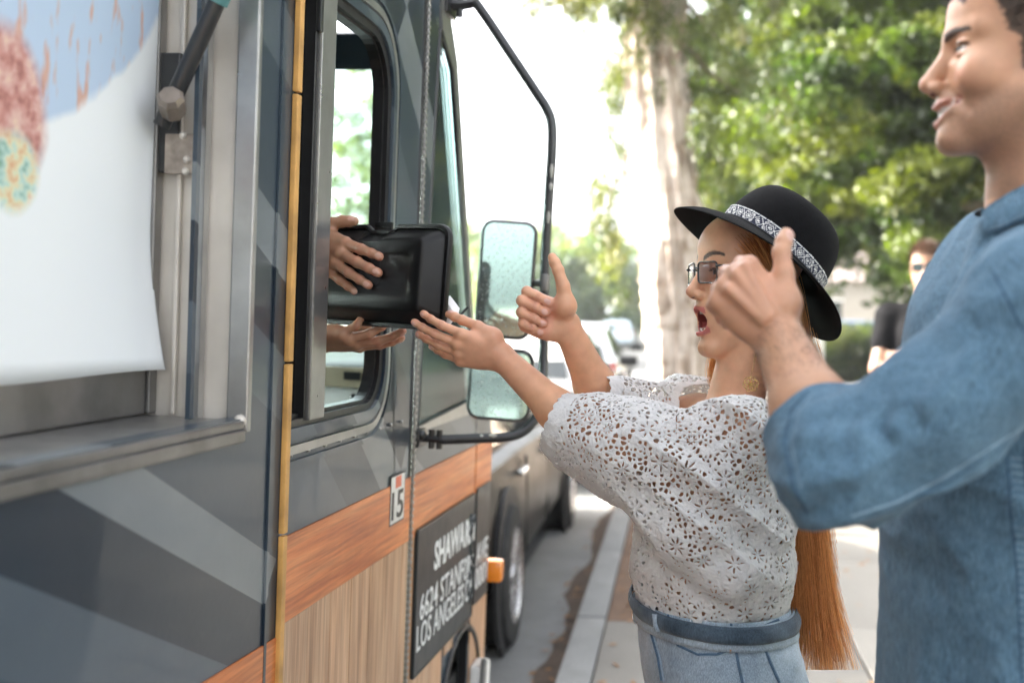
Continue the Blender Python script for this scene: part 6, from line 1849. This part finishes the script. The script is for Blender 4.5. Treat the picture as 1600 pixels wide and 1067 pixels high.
        for v in bm.verts: v.co += Vector(H(.068, s * .0695, .009))
        o = obj('temple_badge', bm, M_CHROME, gl, True); o.matrix_parent_inverse = Matrix.Identity(4)
        bm = bmesh.new(); bm.faces.new([bm.verts.new(p) for p in lens_out(s)]); o = obj('lens', bm, M_LENS, gl, True); o.matrix_parent_inverse = Matrix.Identity(4)
    # ---------------- earring: gold wire flower
    M_GOLDW = plain('gold_wire', (.62, .42, .16), .25, 1.0, .1, 40)
    ec = Vector(pt(1173, 600, 1.945)); bm = bmesh.new()
    for k in range(6):
        a0 = k * pi / 3 + .2; P = []
        for i in range(14):
            g = i / 14 * 2 * pi; r_ = .0105 * (1 - cos(g)) * .62; w_ = .0062 * sin(g)
            P.append(ec + Vector(CR) * (r_ * cos(a0) - w_ * sin(a0)) + Vector(CU) * (r_ * sin(a0) + w_ * cos(a0)) + Vector(CB) * .001 * sin(3 * g))
        bm_tube(bm, P, .0008, 6, True)
    bm_tube(bm, [ec + Vector(CU) * .013, Vector(H(-.010, .079, -.040))], .00035, 6)
    obj('earring', bm, M_GOLDW, t, True, auto=60)

    # ---------------- long auburn hair
    rng = np.random.default_rng(9)
    M_HAIR = hair_mat('auburn_hair', (.36, .125, .034), (.92, .48, .18), .36, .5)
    n = 5200; k = 12
    f = rng.random(n); g = rng.random(n); w = rng.normal(size=n)
    keys = []
    for (xa, xb, y, da, db) in ((1180, 1222, 385, 2.0, 2.05), (1200, 1245, 450, 1.955, 2.08), (1205, 1258, 520, 1.95, 2.08), (1214, 1270, 620, 1.95, 2.08), (1222, 1282, 740, 1.955, 2.07), (1226, 1288, 830, 1.955, 2.06), (1228, 1300, 930, 1.955, 2.06), (1218, 1330, 1046, 1.94, 2.07)):
        keys.append((xa, xb, y, da, db))
    tt = np.linspace(0, 1, k); ky = np.linspace(0, 1, len(keys))
    Pth = np.zeros((n, k, 3))
    lenf = 1 - .36 * rng.random(n) ** 1.6
    clump = np.round(f * 46) / 46; clw = rng.normal(size=48)[(np.round(f * 46)).astype(int)]
    lenf = lenf * (1 - .05 * np.clip(clw, -1, 1.5) * .8)
    lenf = np.clip(lenf, .4, 1)
    for j in range(k):
        s_ = tt[j] * lenf
        ii = s_ * (len(keys) - 1); i0 = np.minimum(ii.astype(int), len(keys) - 2); fr2_ = ii - i0
        Kk = np.array(keys)
        kk = Kk[i0] * (1 - fr2_)[:, None] + Kk[i0 + 1] * fr2_[:, None]
        ff = f * (1 - .55 * tt[j]) + clump * .55 * tt[j]
        x = kk[:, 0] + (kk[:, 1] - kk[:, 0]) * ff + w * (1.5 + 9 * tt[j] ** 2.5) * (1 - .25 * (np.abs(w) > 1.7)) + clw * (2 + 4 * tt[j]) * np.sin(tt[j] * 6.5 + f * 11 + clw)
        dd = kk[:, 3] + (kk[:, 4] - kk[:, 3]) * g
        # rounder bundle: edges sit mid-depth
        md = (kk[:, 3] + kk[:, 4]) / 2; dd = md + (dd - md) * np.sqrt(np.clip(1 - (2 * f - 1) ** 2, .06, 1))
        y = kk[:, 2]
        q = np.stack([(x - 800) / FPX * dd, -(y - 533.5) / FPX * dd, -dd], 1)
        Pth[:, j] = CAM + q @ RC.T
    hair('hair', None, Pth, .00042, M_HAIR, t, .5)
    def locks(pairs, n, spread, rad=.0004):
        k = len(pairs); kk = 10; out = np.zeros((n, kk, 3)); Kp = np.array([pt(*p) for p in pairs])
        sm_ = np.array([tuple(v) for v in smooth_path(Kp, 9)]); ix = np.linspace(0, len(sm_) - 1, kk).astype(int)
        a = rng.normal(size=(n, 3)) * spread; b = rng.normal(size=(n, 3)) * spread * .6
        for j in range(kk): out[:, j] = sm_[ix[j]] + a * (1 - .3 * j / kk) + b * (j / kk)
        return out
    hair('hair_lock', None, locks([(1150, 505, 2.11), (1126, 545, 2.12), (1116, 580, 2.12), (1122, 603, 2.11)], 420, .0065), .0004, M_HAIR, t)
    hair('hair_lock', None, locks([(1160, 380, 1.962), (1188, 415, 1.948), (1214, 470, 1.945), (1228, 560, 1.955), (1234, 650, 1.96)], 800, .0075), .0004, M_HAIR, t)
    hair('hair_lock', None, locks([(1185, 375, 1.965), (1208, 420, 1.95), (1226, 480, 1.95), (1240, 570, 1.96), (1246, 660, 1.97)], 900, .011), .0004, M_HAIR, t)
    hair('hair_lock', None, locks([(1255, 530, 2.0), (1268, 570, 2.0), (1272, 620, 2.0), (1268, 700, 2.0)], 300, .008), .0004, M_HAIR, t)
    return t
woman()
# ================================================================== THE MAN IN THE DENIM SHIRT
def short_hair(name, H, V, Fc, n, ln, rad, mat, parent, rng, comb):
    """strands grown out of the head wherever the hairline says so"""
    N_ = normals(V, Fc); L = H.loc(V); nl = N_ @ H.ax().T
    w = hairline(L + np.stack([vnoise(V * 260), vnoise(V * 260 + 5), vnoise(V * 260 + 9)], -1) * .003) > .35
    ix = np.nonzero(w)[0]; ix = rng.choice(ix, n)
    L, u = L[ix] + rng.normal(size=(n, 3)) * .0009, nl[ix]
    kk = 5; P = np.zeros((n, kk, 3))
    d = u * .75 + comb + rng.normal(size=u.shape) * .22; d /= np.linalg.norm(d, axis=1)[:, None]
    fade = .35 + .65 * smooth01(.0, .055, L[:, 2])
    l = (ln * rng.uniform(.6, 1.2, n) * fade * (1 + .7 * (L[:, 0] > .05)))[:, None]
    for j in range(kk):
        t = j / (kk - 1); q = L - u * .001 + d * l * t + comb * .25 * l * t * t
        P[:, j] = H.o + H.sc * (q @ H.ax())
    return hair(name, None, P, rad, mat, parent, .4)
M_DENIM = fabric('mid_blue_denim', (.078, .150, .225), .06, 60, 700, .9, .9, (.105, .188, .265), .1)
M_DSEAM = plain('denim_seam', (.19, .28, .36), .9, 0, .25, 60, .4, 300)
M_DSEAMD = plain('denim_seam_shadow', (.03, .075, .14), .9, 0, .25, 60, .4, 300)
M_CHINO = fabric('dark_trousers', (.03, .035, .045), .15, 12, 900, .4, .9)
M_SHOE = plain('brown_leather', (.10, .055, .03), .45, 0, .2, 14, .2, 60)
def legs(name_p, hip, BF, BL, mat, t, sc=1., top=None, shoe=M_SHOE, foot=.0):
    J = Body(); J.cap(hip + np.array([0, 0, .12]) * sc, hip, .155 * sc, .165 * sc, .03, 1, (BF, .74))
    for s in (1, -1):
        hp = hip + BL * s * .085 * sc - np.array([0, 0, .06]); kn = np.array([hp[0], hp[1], .49 * sc]) + BF * .02; an = np.array([hp[0], hp[1], .09]) + BL * s * .02
        J.cap(hp, kn, .098 * sc, .072 * sc, .05); J.cap(kn, an, .07 * sc, .055 * sc, .03)
    person_part('trousers', J.mesh(.007, lambda P: .003 * vnoise(P * np.array([18, 18, 7]))), mat, t)
    for s in (1, -1):
        b0 = np.array([*(hip + BL * s * .105 * sc)[:2], .05]); sh = Body()
        sh.cap(b0 - BF * .06, b0 + BF * .15 - np.array([0, 0, .015]), .045, .036, .02); sh.cap(b0, b0 + np.array([0, 0, .05]), .048, .054, .02); sh.cap(b0 - BF * .07 - np.array([0, 0, .028]), b0 + BF * .16 - np.array([0, 0, .028]), .022, .020, .01)
        person_part('shoe', sh.mesh(.006), shoe, t)
def man():
    g0 = pt(1590, 900, 1.46)
    t = thing('person', 'smiling dark-haired man in a blue denim shirt giving a thumbs up at the right edge', 'person', Vector((g0[0], g0[1], 0)))
    F = nrm(-CR * cos(radians(-16)) + CB * sin(radians(-15)) + CU * .065); Yl = nrm(np.cross(CU, F)); Up = np.cross(F, Yl)
    H = Frame(pt(1600, 87, 1.37), F, Yl, Up, 1.02)
    BF = nrm(-CR * cos(radians(-14)) + CB * sin(radians(-14))); BF[2] = 0; BF = nrm(BF); BL = nrm(np.cross([0, 0, 1], BF))
    S = Body(); nails = []
    nb = pt(1628, 345, 1.39)
    head(S, H, 'smile', 0, nb, .060, True)
    Sn, Sf = pt(1640, 478, 1.21), pt(1615, 440, 1.62)
    S.cap(nb - CU * .02, Sn, .045, .058, .03); S.cap(nb - CU * .02, Sf, .045, .058, .03)
    S.cap(pt(1600, 560, 1.46), pt(1580, 1100, 1.48), .160, .150, .04, 1, (BF, .70))
    E1, W1 = pt(1312, 738, 1.245), pt(1214, 522, 1.395)
    S.cap(Sn, E1, .056, .046, .02); S.cap(E1, E1 + (W1 - E1) * .42, .047, .044, .015); S.cap(E1 + (W1 - E1) * .42, W1, .044, .0295, .02, 1, (CR, 1.0))
    X = nrm(-CR * .62 + CU * .78 - CB * .08)
    th = [pt(1226, 474, 1.392), pt(1225, 428, 1.395), pt(1221, 394, 1.40), pt(1228, 366, 1.41)]
    _, T = hand(S, W1, X, CR * .78 + CU * .62, CB * 1. + CU * .05, .98, [(78, 92, 45), (80, 94, 48), (84, 96, 50), (88, 96, 50)], th, 1.10, .05, nails, .6)
    thumb_nail(S, T, CR * .45 + CB * .2 - CU * .0 + CB * .6, 1.10, nails)
    # tendons and wrist bone
    for a, b in (((1150, 428), (1196, 492)), ((1138, 452), (1190, 500)), ((1166, 415), (1205, 490))):
        S.cap(pt(*a, 1.3785), pt(*b, 1.3715), .0045, .0035, .014)
    S.ell(pt(1228, 520, 1.375), .013, None, .015)
    E2, W2 = pt(1640, 760, 1.68), pt(1600, 1010, 1.66)
    S.cap(Sf, E2, .055, .045, .02); S.cap(E2, W2, .045, .03, .02)
    hand(S, W2, nrm(-CU + BF * .15), BF, CR * .1 - CB, 1.04, [(15, 20, 12), (18, 22, 14), (22, 24, 16), (26, 26, 18)], [W2 - CU * .035 + BF * .035, W2 - CU * .06 + BF * .045, W2 - CU * .09 + BF * .048, W2 - CU * .115 + BF * .045], 1.05, .03)
    V, Fc = S.mesh(.0021)
    C = skin_paint(V, SKM)
    L = paint_head(C, V, H, 'smile', 0, (.43, .20, .155), (.03, .018, .014), (.05, .03, .018), True)
    # stubble-dark hairline under the strands
    x, y, z = L.T
    put(C, hairline(L + np.stack([vnoise(V * 300), vnoise(V * 300 + 5), vnoise(V * 300 + 9)], -1) * .003) * .86, (.030, .023, .019))
    paint_creases(C, V); paint_nails(C, V, nails, (.60, .38, .31))
    put(C, smooth01(.11, .03, np.linalg.norm(V - (W1 + X * .085), axis=1)) * .22, (.55, .24, .18))
    person_part('body', (V, Fc), M_SKIN, t, C)
    rng = np.random.default_rng(31)
    M_MH = hair_mat('dark_short_hair', (.008, .006, .005), (.035, .027, .022), .4, .1)
    short_hair('hair', H, V, Fc, 26000, .017, .00022, M_MH, t, rng, np.array([-.35, 0, .25]))
    Ld = H.loc(V); bw_ = smooth01(-.040, -.058, Ld[:, 2] + .35 * np.clip(.02 - Ld[:, 0], 0, .06)) * (Ld[:, 0] > -.03) * (Ld[:, 2] > -.125) * (np.abs(Ld[:, 1]) < .1)
    bw_ = np.maximum(bw_, (Ld[:, 0] > .084) * (np.abs(Ld[:, 1]) < .03) * (Ld[:, 2] < -.048) * (Ld[:, 2] > -.060))
    bw_ = bw_ * (C[:, 0] < .75) * (C[:, 0] > .2) * ~((np.abs(Ld[:, 1]) < .036) * (np.abs(Ld[:, 2] + .070) < .016) * (Ld[:, 0] > .055))
    ix = rng.choice(np.nonzero(bw_ > .3)[0], 6000); NV = normals(V, Fc)[ix]; b0 = V[ix] + rng.normal(size=(6000, 3)) * .0008
    dr = NV * .4 - Up * .7 + rng.normal(size=(6000, 3)) * .3; P = np.stack([b0 + dr * .0011 * j / 2 for j in range(3)], 1)
    hair('stubble', None, P, .00007, M_MH, t, .5)
    # forearm hair
    n = 900; fr = rng.random(n); an = rng.random(n) * 2 * pi
    ax = nrm(W1 - E1); u1 = nrm(np.cross(ax, CB)); u2 = np.cross(ax, u1)
    P = np.zeros((n, 4, 3))
    base = E1 + (W1 - E1) * (.42 + .55 * fr)[:, None]; rr = (.0445 - .0145 * fr)
    for j in range(4):
        P[:, j] = base + (u1 * np.cos(an)[:, None] + u2 * np.sin(an)[:, None]) * (rr + .0012 + .0015 * j * .6)[:, None] + (ax * .5 + u1 * rng.normal(size=(n, 1)) * .3) * .0045 * j
    hair('arm_hair', None, P, .00013, M_MH, t, .4)

    # ---------------- denim shirt
    B = Body()
    B.cap(pt(1592, 560, 1.46), pt(1578, 800, 1.47), .190, .196, .06, 1, (BF, .73)); B.cap(pt(1578, 800, 1.47), pt(1572, 1190, 1.48), .196, .208, .05, 1, (BF, .76))
    B.cap(nb - CU * .045, Sn, .068, .072, .04); B.cap(nb - CU * .045, Sf + CU * .01, .070, .075, .04)
    B.cap(pt(1590, 455, 1.44), pt(1515, 640, 1.42), .040, .06, .06)
    B.cap(Sn - CU * .005, pt(1455, 652, 1.225), .076, .064, .04); B.cap(pt(1455, 652, 1.225), E1 + CU * .004 + CR * .008, .064, .060, .03)
    B.ell(E1 - CU * .002, .058, None, .03)
    axf = nrm(W1 - E1)
    c1 = E1 + axf * .040; c2 = E1 + axf * .070
    B.cap(E1, c1, .058, .058, .03)
    B.cap(c1 - axf * .012, c2, .0655, .0625, .005)              # rolled cuff
    # folds bunched above the elbow
    for fold in ([(1298, 632, 1.262), (1270, 690, 1.206), (1262, 775, 1.200)], [(1334, 642, 1.228), (1308, 692, 1.192), (1292, 765, 1.190)], [(1385, 632, 1.205), (1348, 690, 1.178), (1330, 740, 1.178)], [(1440, 600, 1.19), (1400, 668, 1.166)], [(1520, 560, 1.165), (1450, 640, 1.160)]):
        for a_, b_ in zip(fold, fold[1:]): B.cap(pt(*a_), pt(*b_), .0085, .0065, .012)
    # collar stand and leaf
    B.cap(pt(1556, 352, 1.33), pt(1640, 318, 1.30), .012, .013, .012)
    B.cap(pt(1545, 350, 1.345), pt(1540, 395, 1.36), .012, .012, .02)
    B.cap(pt(1545, 385, 1.36), pt(1468, 545, 1.315), .013, .016, .02)   # placket edge
    ar = nrm(E1 - Sn); an_ = nrm(np.cross(ar, CB)); tl = np.array([0, 0, 1.])
    diag = nrm(CR * .62 - CU * .78); dg2 = nrm(CR * .78 + CU * .62)
    wr = nrm(CR * .9 + CU * .45); wr2 = nrm(CU * .9 - CR * .45)
    eb = E1 + axf * .03
    def bd(P):
        de = np.linalg.norm(P - E1, axis=-1)
        sleeve = smooth01(.36, .22, np.linalg.norm(P - (Sn + E1) / 2, axis=-1) - .02)
        a, b, c = P @ ar, P @ an_, P @ CB
        f1 = 1 - np.abs(vnoise(np.stack([a * 5 + b * 5, b * 17 - a * 6, c * 9], -1) + 7)) * 1.7
        f2 = 1 - np.abs(vnoise(np.stack([P @ diag * 22, P @ dg2 * 5, c * 8], -1) + 2)) * 1.7
        f3 = 1 - np.abs(vnoise(np.stack([P[..., 0] * 15, P[..., 1] * 15, P[..., 2] * 2.2], -1) + 11)) * 1.6
        near_el = smooth01(.17, .05, de)
        r = sleeve * (f1 * .0105 - .004) + near_el * (f2 * .0130 - .004) + (1 - sleeve) * (1 - near_el) * f3 * .010
        return r + .0018 * vnoise(P * 42) + .0007 * vnoise(P * 110)
    V, Fc = B.mesh(.0033, bd)
    s = np.full(len(V), 1.)
    a = (V - E1) @ axf
    nearc = (np.linalg.norm(V - c2, axis=1) < .10)
    s = np.where(nearc, .074 + .004 * np.sin(V @ CR * 60) - a, s)
    ndv = V - (nb + CU * .055 + BF * .01); nd = np.linalg.norm(ndv, axis=1); s = np.minimum(s, np.where(nd < .16, nd - .080, 1))
    s = np.minimum(s, V[:, 2] - pt(1580, 1180, 1.48)[2] + .03 * np.cos((V - g0) @ BF * 14))
    ef = W2 - E2; 
    V2, F2, _ = clip_mesh(V, Fc, s)
    sh = person_part('shirt', (V2, F2), M_DENIM, t); sm = sh.modifiers.new('t', 'SOLIDIFY'); sm.thickness = .0022; sm.offset = 0
    # right sleeve hanging down
    R = Body(); R.cap(Sf, E2, .075, .064, .02); R.cap(E2, E2 + ef * .35, .064, .060, .02)
    person_part('shirt_sleeve', R.mesh(.005, lambda P: .004 * vnoise(P * 24)), M_DENIM, t)
    bv = bvh_of(V2, F2)
    def seam(pix, r, mat, name='seam', off=.0006):
        P = drape(bv, dense(pix, 12), off)
        if len(P) > 4:
            o = tube(name, P, r, mat, sh, 6, world_space=True); o.parent = sh; o.matrix_parent_inverse = Matrix.Identity(4)
    seam([(1640, 640), (1560, 690), (1480, 742), (1400, 784), (1330, 806)], .0016, M_DSEAM)
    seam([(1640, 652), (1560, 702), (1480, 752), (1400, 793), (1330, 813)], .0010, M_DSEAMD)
    for q in (0, 26):
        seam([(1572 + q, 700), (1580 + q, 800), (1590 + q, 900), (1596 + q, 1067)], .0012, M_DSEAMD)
    bm = bmesh.new()
    for y in range(715, 1067, 12):
        P = drape(bv, [(1578 + (y - 700) * .06, y), (1600 + (y - 700) * .06, y + 2)], .0006)
        if len(P) == 2: bm_tube(bm, P, .0011, 5)
    o = obj('seam_stitching', bm, M_DSEAM, sh, True); o.matrix_parent_inverse = Matrix.Identity(4)
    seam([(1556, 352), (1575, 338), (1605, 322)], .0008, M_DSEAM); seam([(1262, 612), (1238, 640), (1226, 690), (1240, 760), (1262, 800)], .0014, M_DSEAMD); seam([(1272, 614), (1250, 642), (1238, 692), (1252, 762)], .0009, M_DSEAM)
    seam([(1552, 425), (1575, 470), (1600, 520)], .0012, M_DSEAMD); seam([(1535, 372), (1500, 430), (1455, 515)], .0009, M_DSEAM)
    # collar leaf: folded double cloth standing off the neck
    top = [(1532, 330, 1.338), (1560, 311, 1.322), (1590, 294, 1.306), (1625, 278, 1.296), (1670, 262, 1.300)]
    bot = [(1537, 366, 1.334), (1562, 360, 1.308), (1592, 346, 1.290), (1630, 330, 1.278), (1675, 316, 1.280)]
    bm = bmesh.new(); rows = []
    tp, bp = smooth_path([pt(*q) for q in top], 6), smooth_path([pt(*q) for q in bot], 6)
    for i, (a_, b_) in enumerate(zip(tp, bp)):
        rows.append([bm.verts.new(a_.lerp(b_, k / 6) + Vector(CB) * (.007 * sin(pi * k / 6) + .0015 * sin(i * 1.1))) for k in range(7)])
    inn = [[bm.verts.new(a_ + Vector(CR) * .004 * k - Vector(CB) * .005 * k - Vector(CU) * .010 * k) for k in (1, 2, 3)] for a_ in tp]
    for r0, r1 in zip(rows, rows[1:]):
        for k in range(6): bm.faces.new((r0[k], r0[k + 1], r1[k + 1], r1[k]))
    for i in range(len(tp) - 1):
        r0, r1 = [rows[i][0]] + inn[i], [rows[i + 1][0]] + inn[i + 1]
        for k in range(3): bm.faces.new((r0[k], r0[k + 1], r1[k + 1], r1[k]))
    cl = obj('collar', bm, M_DENIM, t, True, True); cl.modifiers.new('t', 'SOLIDIFY').thickness = .003
    P = [a_.lerp(b_, .86) + Vector(CB) * .0052 for a_, b_ in zip(tp, bp)]
    o = tube('seam', P, .0007, M_DSEAM, cl, 5, world_space=True); o.parent = cl; o.matrix_parent_inverse = Matrix.Identity(4)
    legs('trousers', np.array([g0[0], g0[1], .93]), BF, BL, M_CHINO, t, 1.05)
def hairline(L):
    """1 where hair grows on the head, soft at the edge"""
    x, y, z = L.T; ay = np.abs(y)
    xl = np.interp(z, [-.034, -.03, .006, .014, .035, .05, .066, .09, .13], [-.002, .010, .014, .028, .036, .045, .066, .078, .06])
    m = smooth01(-.003, .003, xl - x) * ((ay > .045) | (z > .045))
    bk = smooth01(-.003, .003, -.030 - x) * (z > -.06)
    up = (z > -.034) | (x < -.03)
    near = (x > -.15) & (ay < .1) & (z < .16) & (z > -.08)
    fl = smooth01(.058, .064, z + .25 * np.clip(ay - .028, 0, 1) * 3) * (ay < .045) * (x > 0)
    return np.maximum(np.maximum(m * up, bk), fl) * near
man()

# ================================================================== THE SERVER INSIDE THE TRUCK
def server():
    base = RT @ np.array([-.52, ym(2.16), .44]) + TO
    t = thing('person', 'food truck server inside the cab handing out the black box with both hands', 'person', Vector(base))
    up = RT @ np.array([0, 0, 1.]); out = RT @ np.array([1., 0, 0]); fw = RT @ np.array([0, 1., 0])
    P = lambda x, y, z: base + out * x + fw * y + up * z
    S = Body(); nails = []
    H = Frame(P(.03, 0, 1.50), nrm(out * .9 + fw * .1 - up * .25), fw, nrm(up + out * .22), 1.03)
    head(S, H, 'rest', 0, P(-.04, 0, 1.30), .058, True)
    Sr, Sl = P(-.04, -.19, 1.24), P(-.04, .19, 1.24)
    S.cap(P(-.04, 0, 1.28), Sr, .045, .056, .03); S.cap(P(-.04, 0, 1.28), Sl, .045, .056, .03)
    S.cap(P(-.04, 0, 1.12), P(-.04, 0, .62), .16, .145, .04, 1, (out, .68))
    W1 = pt(480, 375, 2.272)     # hand on the face of the box
    S.cap(Sr, P(.10, -.22, 1.0), .055, .046, .02); S.cap(P(.10, -.22, 1.0), W1, .046, .029, .02)
    th = [pt(500, 362, 2.275), pt(518, 350, 2.26), pt(535, 346, 2.25), pt(554, 346, 2.24)]
    _, T = hand(S, W1, nrm(CR * .075 - CU * .040 + CB * .055), CU * .8 + CR * .35, CB, 1.10, [(-4, 6, 6), (-4, 7, 6), (-2, 8, 6), (4, 10, 8)], th, 1.03, .09, nails)
    thumb_nail(S, T, CB * .8 + CU * .5, 1.03, nails)
    W2 = pt(488, 534, 2.29)
    S.cap(Sl, P(.12, .20, .98), .055, .046, .02); S.cap(P(.12, .20, .98), W2, .046, .029, .02)
    th = [W2 + CR * .03 - CB * .045, W2 + CR * .06 - CB * .06 + CU * .01, W2 + CR * .085 - CB * .062 + CU * .02, W2 + CR * .105 - CB * .06 + CU * .03]
    hand(S, W2, nrm(CR * .95 + CU * .03 + CB * .30), -CB * .95 - CU * .35, -CU, 1.04, [(2, 10, 10), (5, 12, 10), (12, 18, 14), (26, 34, 22)], th, 1.0, .03, nails)
    V, Fc = S.mesh(.0030)
    C = skin_paint(V, (.42, .225, .14)); paint_creases(C, V); paint_head(C, V, H, 'rest', 0, (.40, .16, .13), (.03, .02, .015), (.03, .02, .015), True); paint_nails(C, V, nails, (.60, .36, .28))
    person_part('body', (V, Fc), M_SKIN, t, C)
    short_hair('hair', H, V, Fc, 3500, .018, .0006, hair_mat('black_hair', (.010, .009, .008), (.03, .025, .02)), t, np.random.default_rng(3), np.array([-.2, 0, .3]))
    B = Body()
    B.cap(P(-.04, 0, 1.12), P(-.04, 0, .60), .18, .17, .05, 1, (out, .74)); B.cap(P(-.04, 0, 1.26), Sr, .06, .072, .03); B.cap(P(-.04, 0, 1.26), Sl, .06, .072, .03)
    B.cap(Sr, P(.05, -.215, 1.08), .07, .066, .03); B.cap(Sl, P(.06, .2, 1.06), .07, .066, .03)
    person_part('shirt', B.mesh(.006, lambda Q: .004 * vnoise(Q * 18)), fabric('black_cotton', (.012, .012, .014), .2, 12, 700, .3, .9, None, 0, .05), t)
    J = Body()
    for s in (1, -1): J.cap(P(-.04, s * .09, .60), P(-.04, s * .10, .06), .098, .06, .05)
    J.cap(P(-.04, 0, .66), P(-.04, 0, .56), .16, .16, .03, 1, (out, .75))
    person_part('trousers', J.mesh(.009), M_CHINO, t)
    for s in (1, -1):
        sh = Body(); sh.cap(P(-.10, s * .10, .05), P(.10, s * .10, .035), .045, .036, .02); person_part('shoe', sh.mesh(.007), M_BLKPL, t)
    # dark wrist watch
    a = nrm(W2 - P(.12, .20, .98)); c = W2 - a * .028; u = nrm(np.cross(a, CB)); v = np.cross(a, u)
    bm = bmesh.new()
    for o_ in (-.006, 0, .006): bm_tube(bm, [c + a * o_ + (u * cos(q) + v * sin(q)) * .034 for q in np.linspace(0, 2 * pi, 24, endpoint=False)], .004, 6, True)
    obj('watch', bm, M_BLKPL, t, True, auto=60)
server()

# ================================================================== PASSER-BY IN BLACK
def passer():
    c = pt(1447, 560, 6.3); g = np.array([c[0], c[1], 0.])
    t = thing('person', 'short-haired man in sunglasses and black t-shirt standing with folded arms on the pavement', 'person', Vector(g))
    F = nrm(np.array([-c[0], -c[1], 0]) / 6 + np.array([-.12, 0, 0])); Yl = np.cross([0, 0, 1], F)
    P = lambda x, y, z: g + F * x + Yl * y + np.array([0, 0, z])
    S = Body()
    H = Frame(P(.02, 0, 1.705), nrm(F + np.array([0, 0, -.08])), Yl, nrm(np.array([0, 0, 1]) + F * .08), 1.03)
    head(S, H, 'rest', 0, P(-.03, 0, 1.50), .058, True)
    Sr, Sl = P(-.03, -.20, 1.43), P(-.03, .20, 1.43)
    S.cap(P(-.03, 0, 1.47), Sr, .045, .058, .03); S.cap(P(-.03, 0, 1.47), Sl, .045, .058, .03)
    S.cap(P(-.02, 0, 1.32), P(-.02, 0, .9), .16, .15, .04, 1, (F, .68))
    Er, El = P(.05, -.25, 1.14), P(.05, .25, 1.14); Wr, Wl = P(.17, .06, 1.16), P(.19, -.06, 1.20)
    S.cap(Sr, Er, .055, .045, .02); S.cap(Sl, El, .055, .045, .02); S.cap(Er, Wr, .045, .03, .02); S.cap(El, Wl, .045, .03, .02)
    hand(S, Wr, Yl + F * -.3, np.array([0, 0, 1.]), F, 1.02, [(20, 30, 20)] * 4, [Wr + Yl * .03 + np.array([0, 0, q]) for q in (.02, .035, .045, .05)])
    hand(S, Wl, -Yl - F * .3, np.array([0, 0, 1.]), F, 1.02, [(20, 30, 20)] * 4, [Wl - Yl * .03 + np.array([0, 0, q]) for q in (.02, .035, .045, .05)])
    V, Fc = S.mesh(.0042)
    C = skin_paint(V, (.27, .155, .10)); CREASE.clear(); paint_head(C, V, H, 'rest', 0, (.5, .22, .18), (.03, .02, .02), (.12, .06, .03), True)
    person_part('body', (V, Fc), M_SKIN, t, C)
    short_hair('hair', H, V, Fc, 4000, .022, .0009, hair_mat('reddish_brown_hair', (.035, .018, .010), (.07, .035, .02)), t, np.random.default_rng(5), np.array([-.1, 0, .5]))
    B = Body()
    B.cap(P(-.02, 0, 1.32), P(-.02, 0, .88), .182, .175, .05, 1, (F, .74)); B.cap(P(-.03, 0, 1.45), Sr, .062, .076, .03); B.cap(P(-.03, 0, 1.45), Sl, .062, .076, .03)
    B.cap(Sr, P(.01, -.232, 1.28), .074, .068, .03); B.cap(Sl, P(.01, .232, 1.28), .074, .068, .03)
    person_part('tshirt', B.mesh(.008, lambda Q: .005 * vnoise(Q * 15)), fabric('black_tee', (.008, .008, .009), .2, 12, 500, .3, .9, None, 0, .05), t)
    legs('trousers', P(-.02, 0, .90), F, Yl, fabric('grey_trousers', (.09, .10, .12), .15, 12, 700, .3), t)
    bm = bmesh.new()
    for s in (-1, 1):
        bm_plate_pts = [H(.100 - .014 * abs(s * (.034 + y)) / .06, s * (.034 + y), z) for y, z in rrect(-.027, .027, -.022, .018, .010, 4)]
        bm.faces.new([bm.verts.new(p) for p in bm_plate_pts]); bm_tube(bm, bm_plate_pts, .0022, 6, True)
        bm_tube(bm, [H(.088, s * .062, .006), H(.03, s * .076, .006), H(-.01, s * .082, .004)], .0025, 6)
    bm_tube(bm, [H(.099, -.008, .006), H(.103, 0, .008), H(.099, .008, .006)], .002, 6)
    obj('sunglasses', bm, M_DARKGL, t, True)
passer()
